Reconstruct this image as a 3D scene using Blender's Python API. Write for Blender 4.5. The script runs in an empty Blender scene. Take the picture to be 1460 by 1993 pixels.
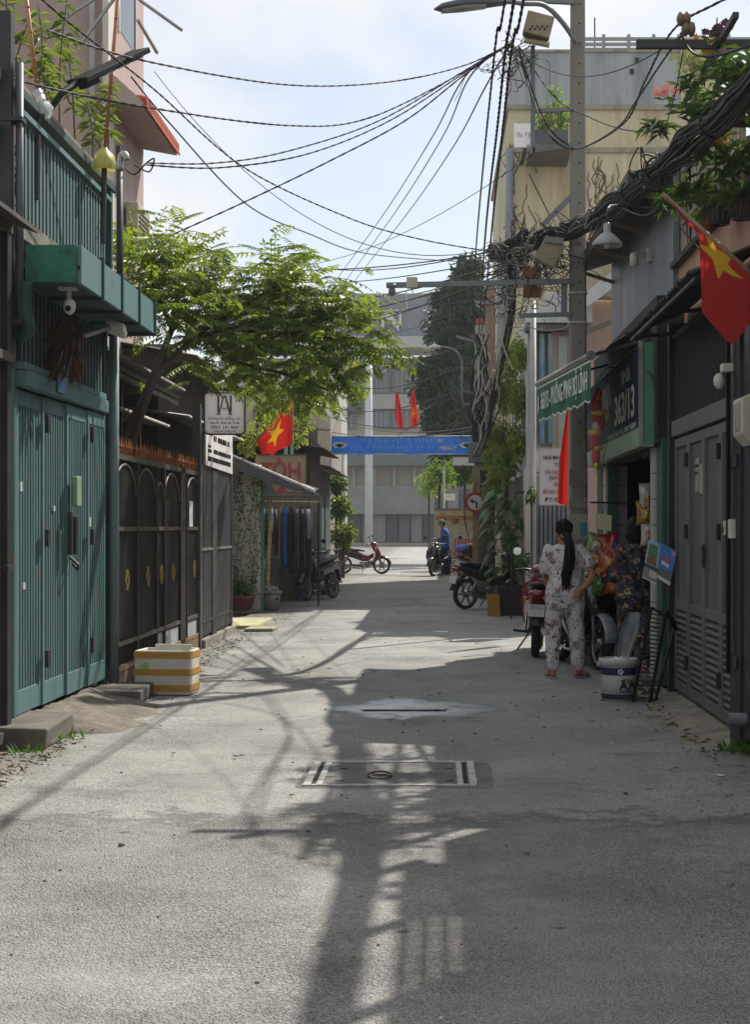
import bpy, bmesh, math, random
from mathutils import Vector, Matrix, noise as mnoise

scene = bpy.context.scene
COL = scene.collection
RAD = math.radians

# ------------------------------------------------------------------ camera
cam_data = bpy.data.cameras.new('camera')
cam = bpy.data.objects.new('camera', cam_data)
COL.objects.link(cam)
cam.location = (0.0, 0.0, 1.5)
cam.rotation_euler = (RAD(90), 0, 0)
cam_data.sensor_fit = 'HORIZONTAL'
cam_data.sensor_width = 36.0
cam_data.lens = 36.0 * 3000.0 / 1460.0
cam_data.shift_x = -120.0 / 1460.0
cam_data.shift_y = 28.5 / 1460.0
cam_data.clip_start = 0.1
cam_data.clip_end = 2000.0
scene.camera = cam

# ------------------------------------------------------------------ sky and sun
SX, SY = 0.53, 0.72                      # ground shift of a shadow per metre of height
SUN_EL = math.atan2(1.0, math.hypot(SX, SY))
SUN_AZ = math.atan2(SX, SY)              # from +Y towards +X
world = bpy.data.worlds.new('World')
scene.world = world
world.use_nodes = True
wn, wl = world.node_tree.nodes, world.node_tree.links
bg = wn['Background']
sky = wn.new('ShaderNodeTexSky')
sky.sky_type = 'NISHITA'
sky.sun_disc = False
sky.sun_elevation = SUN_EL
sky.sun_rotation = SUN_AZ
sky.air_density = 1.0
sky.dust_density = 1.2
sky.ozone_density = 1.0
tc = wn.new('ShaderNodeTexCoord')
mp = wn.new('ShaderNodeMapping'); mp.inputs['Scale'].default_value = (1.0, 1.0, 1.7)
nz = wn.new('ShaderNodeTexNoise'); nz.inputs['Scale'].default_value = 2.6; nz.inputs['Detail'].default_value = 7.0
nz.inputs['Roughness'].default_value = 0.55
rp = wn.new('ShaderNodeValToRGB')
rp.color_ramp.elements[0].position = 0.45; rp.color_ramp.elements[0].color = (.46, .46, .46, 1)
rp.color_ramp.elements[1].position = 0.57; rp.color_ramp.elements[1].color = (1, 1, 1, 1)
mx = wn.new('ShaderNodeMix'); mx.data_type = 'RGBA'
wl.new(tc.outputs['Generated'], mp.inputs['Vector']); wl.new(mp.outputs['Vector'], nz.inputs['Vector'])
wl.new(nz.outputs['Fac'], rp.inputs['Fac'])
wl.new(rp.outputs['Color'], mx.inputs['Factor'])
wl.new(sky.outputs['Color'], mx.inputs['A'])
mx.inputs['B'].default_value = (6.75, 6.85, 6.9, 1)
wl.new(mx.outputs['Result'], bg.inputs['Color'])
bg.inputs['Strength'].default_value = 0.086

sun_data = bpy.data.lights.new('sun', 'SUN')
sun = bpy.data.objects.new('sun', sun_data)
COL.objects.link(sun)
sun_data.energy = 3.65
sun_data.angle = RAD(0.55)
sun_data.color = (1.0, 0.94, 0.84)
sun.location = (30, 40, 55)
sun.rotation_euler = Vector((-SX, -SY, -1.0)).to_track_quat('-Z', 'Y').to_euler()

# ------------------------------------------------------------------ exposure
scene.view_settings.view_transform = 'Standard'
scene.view_settings.look = 'None'
scene.view_settings.gamma = 1.0
scene.view_settings.use_curve_mapping = False
scene.view_settings.exposure = 0.72
scene.render.engine = 'CYCLES'
scene.cycles.use_denoising = True
scene.cycles.max_bounces = 8
scene.cycles.transparent_max_bounces = 12
scene.cycles.sample_clamp_indirect = 8.0

# ------------------------------------------------------------------ helpers
rnd = random.Random(11)
FPX, CU, CV, CH = 3000.0, 850.0, 1025.0, 1.5
def P(u, v, d):
    """a point of the place from where it is seen and how far away it stands"""
    return Vector(((u - CU) * d / FPX, d, CH - (v - CV) * d / FPX))
def jit(mb, amp, seed=0.0, sc=6.0):
    mb.v = [tuple(Vector(v) + amp * mnoise.noise_vector(Vector(v) * sc + Vector((seed, 0, 0)))) for v in mb.v]; return mb
def lin(h):
    h = h.lstrip('#')
    c = [int(h[i:i + 2], 16) / 255 for i in (0, 2, 4)]
    return tuple(x / 12.92 if x <= 0.04045 else ((x + 0.055) / 1.055) ** 2.4 for x in c)

def link_sock(nt, a, b): nt.links.new(a, b)
MATS = {}
def M(key, col, rough=0.6, metal=0.0, var=0.18, scale=6.0, bump=0.0, bscale=60.0, dirt=None, dirt_amt=0.5, rust=None,
      dscale=2.5, streak=False, spec=None, alpha=None, trans=0.0, coat=0.0, sheen=0.0, obj=False):
    """procedural surface: base colour with noise variation, optional dirt and fine relief"""
    if key in MATS: return MATS[key]
    m = bpy.data.materials.new(key); m.use_nodes = True
    nt = m.node_tree; n = nt.nodes; b = n['Principled BSDF']
    c = lin(col) if isinstance(col, str) else col
    if obj:
        pos = n.new('ShaderNodeTexCoord').outputs['Object']
    else:
        pos = n.new('ShaderNodeNewGeometry').outputs['Position']
    src = pos
    if streak:
        mpn = n.new('ShaderNodeMapping'); mpn.inputs['Scale'].default_value = (1, 1, 0.12)
        nt.links.new(pos, mpn.inputs['Vector']); src = mpn.outputs['Vector']
    t = n.new('ShaderNodeTexNoise'); t.inputs['Scale'].default_value = scale; t.inputs['Detail'].default_value = 6
    t.inputs['Roughness'].default_value = 0.62
    nt.links.new(src, t.inputs['Vector'])
    mr = n.new('ShaderNodeMapRange'); mr.inputs['From Min'].default_value = 0.28; mr.inputs['From Max'].default_value = 0.72
    mr.inputs['To Min'].default_value = 1 - var; mr.inputs['To Max'].default_value = 1 + var
    nt.links.new(t.outputs['Fac'], mr.inputs['Value'])
    mul = n.new('ShaderNodeVectorMath'); mul.operation = 'SCALE'
    mul.inputs[0].default_value = c
    nt.links.new(mr.outputs['Result'], mul.inputs['Scale'])
    out = mul.outputs['Vector']
    if dirt:
        d = n.new('ShaderNodeTexNoise'); d.inputs['Scale'].default_value = dscale; d.inputs['Detail'].default_value = 9
        d.inputs['Roughness'].default_value = 0.7
        nt.links.new(src, d.inputs['Vector'])
        dr = n.new('ShaderNodeMapRange'); dr.inputs['From Min'].default_value = 0.46; dr.inputs['From Max'].default_value = 0.68
        dr.inputs['To Max'].default_value = dirt_amt
        nt.links.new(d.outputs['Fac'], dr.inputs['Value'])
        mxn = n.new('ShaderNodeMix'); mxn.data_type = 'RGBA'
        nt.links.new(dr.outputs['Result'], mxn.inputs['Factor'])
        nt.links.new(out, mxn.inputs['A'])
        mxn.inputs['B'].default_value = (*lin(dirt), 1)
        out = mxn.outputs['Result']
    if rust:
        rn_ = n.new('ShaderNodeTexNoise'); rn_.inputs['Scale'].default_value = 3.7; rn_.inputs['Detail'].default_value = 12; rn_.inputs['Roughness'].default_value = 0.78
        nt.links.new(pos, rn_.inputs['Vector'])
        r2_ = n.new('ShaderNodeMapRange'); r2_.inputs['From Min'].default_value = 0.57; r2_.inputs['From Max'].default_value = 0.64; r2_.inputs['To Max'].default_value = 0.75
        nt.links.new(rn_.outputs['Fac'], r2_.inputs['Value'])
        m2_ = n.new('ShaderNodeMix'); m2_.data_type = 'RGBA'
        nt.links.new(r2_.outputs['Result'], m2_.inputs['Factor']); nt.links.new(out, m2_.inputs['A']); m2_.inputs['B'].default_value = (*lin(rust), 1)
        out = m2_.outputs['Result']
    nt.links.new(out, b.inputs['Base Color'])
    b.inputs['Roughness'].default_value = rough
    b.inputs['Metallic'].default_value = metal
    if spec is not None: b.inputs['Specular IOR Level'].default_value = spec
    if coat: b.inputs['Coat Weight'].default_value = coat; b.inputs['Coat Roughness'].default_value = 0.12
    if sheen: b.inputs['Sheen Weight'].default_value = sheen
    if alpha is not None: b.inputs['Alpha'].default_value = alpha
    if trans: b.inputs['Transmission Weight'].default_value = trans
    if rough > 0.15:
        rr = n.new('ShaderNodeMapRange'); rr.inputs['From Min'].default_value = 0.3; rr.inputs['From Max'].default_value = 0.7
        rr.inputs['To Min'].default_value = max(0.05, rough - 0.1); rr.inputs['To Max'].default_value = min(1, rough + 0.12)
        nt.links.new(t.outputs['Fac'], rr.inputs['Value']); nt.links.new(rr.outputs['Result'], b.inputs['Roughness'])
    if bump:
        t2 = n.new('ShaderNodeTexNoise'); t2.inputs['Scale'].default_value = bscale; t2.inputs['Detail'].default_value = 5
        nt.links.new(pos, t2.inputs['Vector'])
        bp = n.new('ShaderNodeBump'); bp.inputs['Strength'].default_value = min(1.0, bump); bp.inputs['Distance'].default_value = 0.01
        nt.links.new(t2.outputs['Fac'], bp.inputs['Height']); nt.links.new(bp.outputs['Normal'], b.inputs['Normal'])
    MATS[key] = m
    return m

def leaf_mat(key, col, col2, trans=0.45, rough=0.45, var=0.35):
    if key in MATS: return MATS[key]
    m = bpy.data.materials.new(key); m.use_nodes = True
    nt = m.node_tree; n = nt.nodes; b = n['Principled BSDF']; out = n['Material Output']
    g = n.new('ShaderNodeNewGeometry')
    t = n.new('ShaderNodeTexNoise'); t.inputs['Scale'].default_value = 3.2; t.inputs['Detail'].default_value = 3
    nt.links.new(g.outputs['Position'], t.inputs['Vector'])
    add = n.new('ShaderNodeMath'); add.operation = 'MULTIPLY_ADD'; add.inputs[1].default_value = 0.5
    nt.links.new(g.outputs['Random Per Island'], add.inputs[0])
    sc = n.new('ShaderNodeMapRange'); sc.inputs['From Min'].default_value = 0.3; sc.inputs['From Max'].default_value = 0.7
    sc.inputs['To Max'].default_value = 0.5
    nt.links.new(t.outputs['Fac'], sc.inputs['Value']); nt.links.new(sc.outputs['Result'], add.inputs[2])
    mix = n.new('ShaderNodeMix'); mix.data_type = 'RGBA'
    mix.inputs['A'].default_value = (*lin(col), 1); mix.inputs['B'].default_value = (*lin(col2), 1)
    nt.links.new(add.outputs['Value'], mix.inputs['Factor'])
    nt.links.new(mix.outputs['Result'], b.inputs['Base Color'])
    b.inputs['Roughness'].default_value = rough
    tr = n.new('ShaderNodeBsdfTranslucent')
    br = n.new('ShaderNodeMix'); br.data_type = 'RGBA'; br.blend_type = 'MULTIPLY'; br.inputs['Factor'].default_value = 1
    br.inputs['B'].default_value = (1.45, 1.35, 0.6, 1)
    nt.links.new(mix.outputs['Result'], br.inputs['A']); nt.links.new(br.outputs['Result'], tr.inputs['Color'])
    ms = n.new('ShaderNodeMixShader'); ms.inputs['Fac'].default_value = trans
    nt.links.new(b.outputs['BSDF'], ms.inputs[1]); nt.links.new(tr.outputs['BSDF'], ms.inputs[2])
    nt.links.new(ms.outputs['Shader'], out.inputs['Surface'])
    MATS[key] = m
    return m

def cloth_mat(key, col, trans=0.35, rough=0.75, var=0.1):
    if key in MATS: return MATS[key]
    m = M(key, col, rough=rough, var=var, scale=5, bump=0.15, bscale=40)
    nt = m.node_tree; n = nt.nodes; b = n['Principled BSDF']; out = n['Material Output']
    tr = n.new('ShaderNodeBsdfTranslucent'); tr.inputs['Color'].default_value = (*lin(col), 1)
    ms = n.new('ShaderNodeMixShader'); ms.inputs['Fac'].default_value = trans
    nt.links.new(b.outputs['BSDF'], ms.inputs[1]); nt.links.new(tr.outputs['BSDF'], ms.inputs[2])
    nt.links.new(ms.outputs['Shader'], out.inputs['Surface'])
    return m

def wloc(o):
    v = Vector((0, 0, 0))
    while o is not None:
        v = v + o.location; o = o.parent
    return v

class MB:
    """collects shapes, then links them as one mesh object"""
    def __init__(s): s.v = []; s.f = []; s.mi = []; s.cur = 0
    def add(s, vs, fs):
        o = len(s.v); s.v += [tuple(v) for v in vs]
        for f in fs: s.f.append(tuple(i + o for i in f)); s.mi.append(s.cur)
        return s
    def box(s, x0, x1, y0, y1, z0, z1):
        return s.add([(x0, y0, z0), (x1, y0, z0), (x1, y1, z0), (x0, y1, z0), (x0, y0, z1), (x1, y0, z1), (x1, y1, z1), (x0, y1, z1)],
                     [(0, 3, 2, 1), (4, 5, 6, 7), (0, 1, 5, 4), (1, 2, 6, 5), (2, 3, 7, 6), (3, 0, 4, 7)])
    def cbox(s, c, size, rot=None):
        h = [x / 2 for x in size]; vs = []
        for k in ((-1, -1, -1), (1, -1, -1), (1, 1, -1), (-1, 1, -1), (-1, -1, 1), (1, -1, 1), (1, 1, 1), (-1, 1, 1)):
            p = Vector((k[0] * h[0], k[1] * h[1], k[2] * h[2]))
            if rot is not None: p = rot @ p
            vs.append(Vector(c) + p)
        return s.add(vs, [(0, 3, 2, 1), (4, 5, 6, 7), (0, 1, 5, 4), (1, 2, 6, 5), (2, 3, 7, 6), (3, 0, 4, 7)])
    def bar(s, p, q, w, h=None, up=(0, 0, 1)):
        p, q = Vector(p), Vector(q); h = h or w; d = (q - p)
        if d.length < 1e-6: return s
        d.normalize(); u = Vector(up)
        if abs(d.dot(u)) > 0.98: u = Vector((0, 1, 0))
        r = d.cross(u).normalized(); u = r.cross(d)
        vs = [c + r * (a * w / 2) + u * (b * h / 2) for c in (p, q) for a, b in ((-1, -1), (1, -1), (1, 1), (-1, 1))]
        return s.add(vs, [(0, 1, 2, 3), (7, 6, 5, 4), (0, 4, 5, 1), (1, 5, 6, 2), (2, 6, 7, 3), (3, 7, 4, 0)])
    def tube(s, pts, r, n=6, cap=True):
        pts = [Vector(p) for p in pts]; k = len(pts)
        rs = r if isinstance(r, (list, tuple)) else [r] * k
        vs = []; prev = None
        for i, p in enumerate(pts):
            d = (pts[min(i + 1, k - 1)] - pts[max(i - 1, 0)])
            d = d.normalized() if d.length > 1e-9 else Vector((0, 0, 1))
            if prev is None:
                a = Vector((0, 0, 1)) if abs(d.z) < 0.9 else Vector((1, 0, 0))
                a = (a - d * a.dot(d)).normalized()
            else:
                a = prev - d * prev.dot(d)
                a = a.normalized() if a.length > 1e-6 else d.orthogonal().normalized()
            prev = a; b = d.cross(a)
            rr = rs[i]; ra, rb = rr if isinstance(rr, (list, tuple)) else (rr, rr)
            for j in range(n):
                t = 2 * math.pi * j / n
                vs.append(p + a * (math.cos(t) * ra) + b * (math.sin(t) * rb))
        fs = []
        for i in range(k - 1):
            for j in range(n):
                fs.append((i * n + j, i * n + (j + 1) % n, (i + 1) * n + (j + 1) % n, (i + 1) * n + j))
        if cap:
            fs.append(tuple(range(n - 1, -1, -1))); fs.append(tuple(range((k - 1) * n, k * n)))
        return s.add(vs, fs)
    def lathe(s, prof, c=(0, 0, 0), n=20, axis='z', cap=True):
        vs = []
        for r, z in prof:
            for j in range(n):
                t = 2 * math.pi * j / n
                x, y = r * math.cos(t), r * math.sin(t)
                p = (x, y, z) if axis == 'z' else ((x, z, y) if axis == 'y' else (z, x, y))
                vs.append(Vector(c) + Vector(p))
        fs = []
        for i in range(len(prof) - 1):
            for j in range(n):
                fs.append((i * n + j, i * n + (j + 1) % n, (i + 1) * n + (j + 1) % n, (i + 1) * n + j))
        if cap:
            fs.append(tuple(range(n - 1, -1, -1))); fs.append(tuple(range((len(prof) - 1) * n, len(prof) * n)))
        return s.add(vs, fs)
    def loft(s, rings, cap=True):
        n = len(rings[0]); vs = [p for r in rings for p in r]; fs = []
        for i in range(len(rings) - 1):
            for j in range(n):
                fs.append((i * n + j, i * n + (j + 1) % n, (i + 1) * n + (j + 1) % n, (i + 1) * n + j))
        if cap:
            fs.append(tuple(range(n - 1, -1, -1))); fs.append(tuple(range((len(rings) - 1) * n, len(rings) * n)))
        return s.add(vs, fs)
    def prism(s, poly, ext):
        n = len(poly); e = Vector(ext); a = [Vector(p) for p in poly]
        vs = a + [p + e for p in a]
        fs = [tuple(range(n - 1, -1, -1)), tuple(range(n, 2 * n))]
        fs += [(j, (j + 1) % n, n + (j + 1) % n, n + j) for j in range(n)]
        return s.add(vs, fs)
    def grid(s, fn, nu, nv):
        vs = [fn(i / nu, j / nv) for j in range(nv + 1) for i in range(nu + 1)]
        fs = [(j * (nu + 1) + i, j * (nu + 1) + i + 1, (j + 1) * (nu + 1) + i + 1, (j + 1) * (nu + 1) + i) for j in range(nv) for i in range(nu)]
        return s.add(vs, fs)
    def ball(s, c, r, nu=10, nv=7):
        rx, ry, rz = r if isinstance(r, (tuple, list)) else (r, r, r)
        rings = []
        for i in range(nv + 1):
            t = math.pi * (i + 0.0) / nv; t = max(0.06, min(math.pi - 0.06, t))
            rings.append([Vector(c) + Vector((rx * math.sin(t) * math.cos(2 * math.pi * j / nu), ry * math.sin(t) * math.sin(2 * math.pi * j / nu), -rz * math.cos(t))) for j in range(nu)])
        return s.loft(rings)
    def leaf(s, p, d, up, L, W, fold=0.25, droop=0.15):
        d = Vector(d).normalized(); r = d.cross(Vector(up))
        r = r.normalized() if r.length > 1e-4 else d.orthogonal().normalized()
        u = r.cross(d); p = Vector(p)
        m = p + d * (L * 0.45); t = p + d * L - u * (L * droop)
        e = u * (W * fold)
        return s.add([p, m + r * (W / 2) + e, t, m - r * (W / 2) + e], [(0, 1, 2), (0, 2, 3)])
    def mesh(s, name):
        me = bpy.data.meshes.new(name); me.from_pydata(s.v, [], s.f); me.update()
        return me
    def build(s, name, mat, parent=None, smooth=False, bevel=0.0, seg=2, origin=None, local=False):
        off = Vector((0, 0, 0)) if local else wloc(parent) if parent is not None else (Vector(origin) if origin is not None else Vector((0, 0, 0)))
        if off.length > 0: s.v = [(v[0] - off.x, v[1] - off.y, v[2] - off.z) for v in s.v]
        me = s.mesh(name)
        mats = mat if isinstance(mat, (list, tuple)) else [mat]
        for mm in mats: me.materials.append(mm)
        if len(mats) > 1: me.polygons.foreach_set('material_index', s.mi)
        if smooth: me.polygons.foreach_set('use_smooth', [True] * len(me.polygons))
        o = bpy.data.objects.new(name, me); COL.objects.link(o)
        if parent is not None: o.parent = parent
        elif origin is not None: o.location = off
        if bevel:
            bv = o.modifiers.new('bevel', 'BEVEL'); bv.width = bevel; bv.segments = seg; bv.limit_method = 'ANGLE'; bv.angle_limit = RAD(40)
        return o

def tag(o, label=None, cat=None, group=None, kind=None):
    if label: o['label'] = label
    if cat: o['category'] = cat
    if group: o['group'] = group
    if kind: o['kind'] = kind
    return o
def thing(name, label, cat, loc=(0, 0, 0), group=None):
    o = bpy.data.objects.new(name, None); COL.objects.link(o); o.location = loc
    o.empty_display_size = 0.1
    return tag(o, label, cat, group)
def struct(name, mb, mat, label, **k):
    o = mb.build(name, mat, **k); tag(o, label, None, kind='structure'); return o
def copy_tree(o, parent=None):
    c = o.copy(); COL.objects.link(c); c.parent = parent
    for ch in [x for x in bpy.data.objects if x.parent == o]: copy_tree(ch, c)
    return c
def dup(o, parent, loc):
    c = o.copy(); COL.objects.link(c); c.parent = parent; c.location = loc; return c

def text(s, loc, right, up, size, mat, parent, name='lettering', ext=0.002, align='CENTER', bold=0.0, sx=1.0, width=None):
    cu = bpy.data.curves.new(name, 'FONT'); cu.body = s; cu.size = size; cu.extrude = ext / 2; cu.align_x = align; cu.align_y = 'CENTER'
    cu.offset = bold * size; cu.resolution_u = 3; cu.space_line = 0.95
    tmp = bpy.data.objects.new('tmp', cu); COL.objects.link(tmp)
    dg = bpy.context.evaluated_depsgraph_get()
    me = bpy.data.meshes.new_from_object(tmp.evaluated_get(dg)); bpy.data.objects.remove(tmp); bpy.data.curves.remove(cu)
    me.name = name; me.materials.clear(); me.materials.append(mat)
    if width:
        xs = [v.co.x for v in me.vertices]
        if xs and max(xs) > min(xs): sx = math.copysign(width / (max(xs) - min(xs)), sx)
    right = Vector(right).normalized(); up = Vector(up).normalized(); nrm = right.cross(up)
    mat4 = Matrix((( right.x * sx, up.x, nrm.x, 0), (right.y * sx, up.y, nrm.y, 0), (right.z * sx, up.z, nrm.z, 0), (0, 0, 0, 1)))
    me.transform(mat4)
    o = bpy.data.objects.new(name, me); COL.objects.link(o)
    if parent is not None: o.parent = parent; o.location = Vector(loc) - wloc(parent)
    else: o.location = loc
    return o

def catmull(pts, k=8):
    pts = [Vector(p) for p in pts]; out = []
    for i in range(len(pts) - 1):
        p0 = pts[max(i - 1, 0)]; p1 = pts[i]; p2 = pts[i + 1]; p3 = pts[min(i + 2, len(pts) - 1)]
        for j in range(k):
            t = j / k
            out.append(0.5 * ((2 * p1) + (p2 - p0) * t + (2 * p0 - 5 * p1 + 4 * p2 - p3) * t * t + (3 * p1 - p0 - 3 * p2 + p3) * t ** 3))
    out.append(pts[-1]); return out
def sagline(a, b, sag, k=18):
    a, b = Vector(a), Vector(b)
    return [a.lerp(b, i / k) - Vector((0, 0, sag * 4 * (i / k) * (1 - i / k))) for i in range(k + 1)]
def ring(c, rx, ry, n=12, z=None, p=2.0, rot=0):
    out = []
    for j in range(n):
        t = 2 * math.pi * j / n; ct, st = math.cos(t), math.sin(t)
        x = math.copysign(abs(ct) ** (2 / p), ct) * rx; y = math.copysign(abs(st) ** (2 / p), st) * ry
        if rot: x, y = x * math.cos(rot) - y * math.sin(rot), x * math.sin(rot) + y * math.cos(rot)
        out.append(Vector((c[0] + x, c[1] + y, c[2])))
    return out
def solid(mb, voxel=0.012, smooth=4, noise_amp=0.0, noise_scale=9.0, seed=0.0):
    """weld overlapping lofts into one continuous skin"""
    me = mb.mesh('tmp'); o = bpy.data.objects.new('tmp', me); COL.objects.link(o)
    r = o.modifiers.new('r', 'REMESH'); r.mode = 'VOXEL'; r.voxel_size = voxel
    sm = o.modifiers.new('s', 'SMOOTH'); sm.iterations = smooth; sm.factor = 0.5
    dg = bpy.context.evaluated_depsgraph_get()
    m2 = bpy.data.meshes.new_from_object(o.evaluated_get(dg)); bpy.data.objects.remove(o)
    out = MB(); nn = [v.normal.copy() for v in m2.vertices]
    for v, nr in zip(m2.vertices, nn):
        p = v.co
        if noise_amp: p = p + nr * (noise_amp * mnoise.noise((p.x * noise_scale, p.y * noise_scale, p.z * noise_scale * 0.55 + seed)))
        out.v.append(tuple(p))
    for f in m2.polygons: out.f.append(tuple(f.vertices)); out.mi.append(0)
    bpy.data.meshes.remove(m2); return out
def leaf_cloud(mb, c, r, n, L, W, rn, shell=0.55, down=0.2, bumps=None):
    """many leaf faces through an uneven volume"""
    c = Vector(c); r = Vector(r) if isinstance(r, (tuple, list, Vector)) else Vector((r, r, r)); i = 0
    while i < n:
        d = Vector((rn.gauss(0, 1), rn.gauss(0, 1), rn.gauss(0, 1))).normalized()
        q = rn.random() ** shell
        lump = 0.75 + 0.45 * mnoise.noise((d.x * 2.1 + c.x, d.y * 2.1 + c.y, d.z * 2.1 + c.z))
        p = c + Vector((d.x * r.x, d.y * r.y, d.z * r.z)) * q * lump
        if mnoise.noise(p * (2.2 / max(r))) < -0.28 and rn.random() < 0.75: i += 1; continue
        dd = (d * 0.6 + Vector((rn.uniform(-1, 1), rn.uniform(-1, 1), rn.uniform(-1, 0.6) - down))).normalized()
        mb.leaf(p, dd, Vector((rn.uniform(-.5, .5), rn.uniform(-.5, .5), 1)), L * rn.uniform(.6, 1.25), W * rn.uniform(.7, 1.2))
        i += 1
# ================================================================== THE SETTING
def asphalt():
    m = bpy.data.materials.new('asphalt'); m.use_nodes = True
    nt = m.node_tree; n = nt.nodes; L = nt.links.new; b = n['Principled BSDF']
    g = n.new('ShaderNodeNewGeometry'); pos = g.outputs['Position']
    def noise(s, det=5, rg=0.6, vec=None, dist=0.0):
        t = n.new('ShaderNodeTexNoise'); t.inputs['Scale'].default_value = s; t.inputs['Detail'].default_value = det
        t.inputs['Roughness'].default_value = rg; t.inputs['Distortion'].default_value = dist; L(vec or pos, t.inputs['Vector']); return t.outputs['Fac']
    def mr(x, a, c, lo=0.0, hi=1.0):
        t = n.new('ShaderNodeMapRange'); t.inputs['From Min'].default_value = a; t.inputs['From Max'].default_value = c
        t.inputs['To Min'].default_value = lo; t.inputs['To Max'].default_value = hi; L(x, t.inputs['Value']); return t.outputs['Result']
    def mix(f, a, c):
        t = n.new('ShaderNodeMix'); t.data_type = 'RGBA'
        L(f, t.inputs['Factor']) if not isinstance(f, float) else setattr(t.inputs['Factor'], 'default_value', f)
        for s_, x in (('A', a), ('B', c)):
            if isinstance(x, tuple): t.inputs[s_].default_value = (*x, 1)
            else: L(x, t.inputs[s_])
        return t.outputs['Result']
    def math_(op, a, c):
        t = n.new('ShaderNodeMath'); t.operation = op
        for i, x in enumerate((a, c)):
            if isinstance(x, (int, float)): t.inputs[i].default_value = x
            else: L(x, t.inputs[i])
        return t.outputs[0]
    sep = n.new('ShaderNodeSeparateXYZ'); L(pos, sep.inputs['Vector'])
    # stones in the binder
    vor = n.new('ShaderNodeTexVoronoi'); vor.inputs['Scale'].default_value = 150; L(pos, vor.inputs['Vector'])
    vor2 = n.new('ShaderNodeTexVoronoi'); vor2.inputs['Scale'].default_value = 82; L(pos, vor2.inputs['Vector'])
    stone = n.new('ShaderNodeSeparateColor'); L(vor.outputs['Color'], stone.inputs['Color'])
    base = mix(mr(stone.outputs['Red'], 0.05, 0.95), (0.115, 0.114, 0.109), (0.55, 0.54, 0.51))
    # broad tone: worn tracks, dust, dark damp or oily areas
    broad = noise(0.55, 6, 0.6)
    base = mix(mr(broad, 0.38, 0.66, 0.0, 0.55), base, (0.35, 0.343, 0.32))
    stain = noise(1.3, 9, 0.72, dist=0.6)
    base = mix(mr(stain, 0.52, 0.68, 0.0, 0.6), base, (0.085, 0.085, 0.083))
    patch = n.new('ShaderNodeTexVoronoi'); patch.inputs['Scale'].default_value = 0.33; L(pos, patch.inputs['Vector'])
    pc_ = n.new('ShaderNodeSeparateColor'); L(patch.outputs['Color'], pc_.inputs['Color'])
    base = mix(mr(pc_.outputs['Green'], 0.0, 1.0, 0.0, 0.5), base, (0.19, 0.189, 0.182))
    track = n.new('ShaderNodeMath'); track.operation = 'SINE'; L(math_('MULTIPLY', math_('ADD', sep.outputs['X'], mr(noise(0.4, 3), 0.3, 0.7, -0.3, 0.3)), 3.4), track.inputs[0])
    base = mix(mr(track.outputs[0], 0.2, 1.0, 0.0, 0.35), base, (0.35, 0.343, 0.32))
    fine = noise(9, 8, 0.7)
    base = mix(mr(fine, 0.52, 0.7, 0.0, 0.35), base, (0.15, 0.146, 0.138))
    base = mix(mr(noise(5.5, 2, 0.5), 0.7, 0.76, 0.0, 0.7), base, (0.05, 0.05, 0.05))
    base = mix(mr(noise(2.1, 10, 0.8), 0.6, 0.64, 0.0, 0.5), base, (0.40, 0.385, 0.35))
    # the older rough surfacing nearer the camera, with an uneven seam
    seam = math_('ADD', sep.outputs['Y'], mr(noise(2.6, 6, 0.7), 0.3, 0.7, -0.35, 0.35))
    old = mr(seam, 7.75, 8.0, 1.0, 0.0)
    seamline = math_('MULTIPLY', mr(seam, 7.7, 7.9), mr(seam, 7.95, 8.1, 1.0, 0.0))
    base = mix(math_('MULTIPLY', seamline, 0.55), base, (0.05, 0.05, 0.05))
    base = mix(math_('MULTIPLY', old, mr(vor2.outputs['Distance'], 0.25, 0.55, 0.0, 0.25)), base, (0.13, 0.127, 0.12))
    # dirt gathered at both edges
    ax = math_('ABSOLUTE', math_('ADD', sep.outputs['X'], 0.35), 0)
    edge = math_('ADD', ax, mr(noise(1.7, 8, 0.7), 0.3, 0.7, -0.45, 0.45))
    base = mix(mr(edge, 1.9, 2.75, 0.0, 0.75), base, (0.12, 0.11, 0.095))
    # cracks
    cr = n.new('ShaderNodeTexVoronoi'); cr.feature = 'DISTANCE_TO_EDGE'; cr.inputs['Scale'].default_value = 0.62
    wv = n.new('ShaderNodeTexNoise'); wv.inputs['Scale'].default_value = 2.4; wv.inputs['Detail'].default_value = 6; L(pos, wv.inputs['Vector'])
    vm = n.new('ShaderNodeVectorMath'); vm.operation = 'MULTIPLY_ADD'; L(wv.outputs['Color'], vm.inputs[0]); vm.inputs[1].default_value = (0.7, 0.7, 0); L(pos, vm.inputs[2])
    L(vm.outputs['Vector'], cr.inputs['Vector'])
    crack = math_('MULTIPLY', mr(cr.outputs['Distance'], 0.0, 0.010, 1.0, 0.0), mr(noise(0.8, 3), 0.5, 0.6))
    crack = math_('MULTIPLY', crack, mr(noise(0.35, 2), 0.6, 0.66))
    base = mix(math_('MULTIPLY', crack, 0.5), base, (0.03, 0.03, 0.03))
    L(base, b.inputs['Base Color'])
    L(mr(noise(4, 5), 0.3, 0.7, 0.62, 0.88), b.inputs['Roughness'])
    b.inputs['Specular IOR Level'].default_value = 0.4
    h1 = math_('MULTIPLY', mr(vor.outputs['Distance'], 0.0, 0.7, 1.0, 0.0), 0.5)
    h2 = math_('MULTIPLY', mr(vor2.outputs['Distance'], 0.0, 0.6, 1.0, 0.0), math_('MULTIPLY_ADD', old, 0.9))
    h = math_('ADD', math_('ADD', h1, math_('MULTIPLY', old, h2)), math_('MULTIPLY', noise(28, 6, 0.7), 1.6))
    h = math_('SUBTRACT', h, math_('MULTIPLY', crack, 2.0))
    h = math_('SUBTRACT', h, math_('MULTIPLY', seamline, 1.2))
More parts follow.
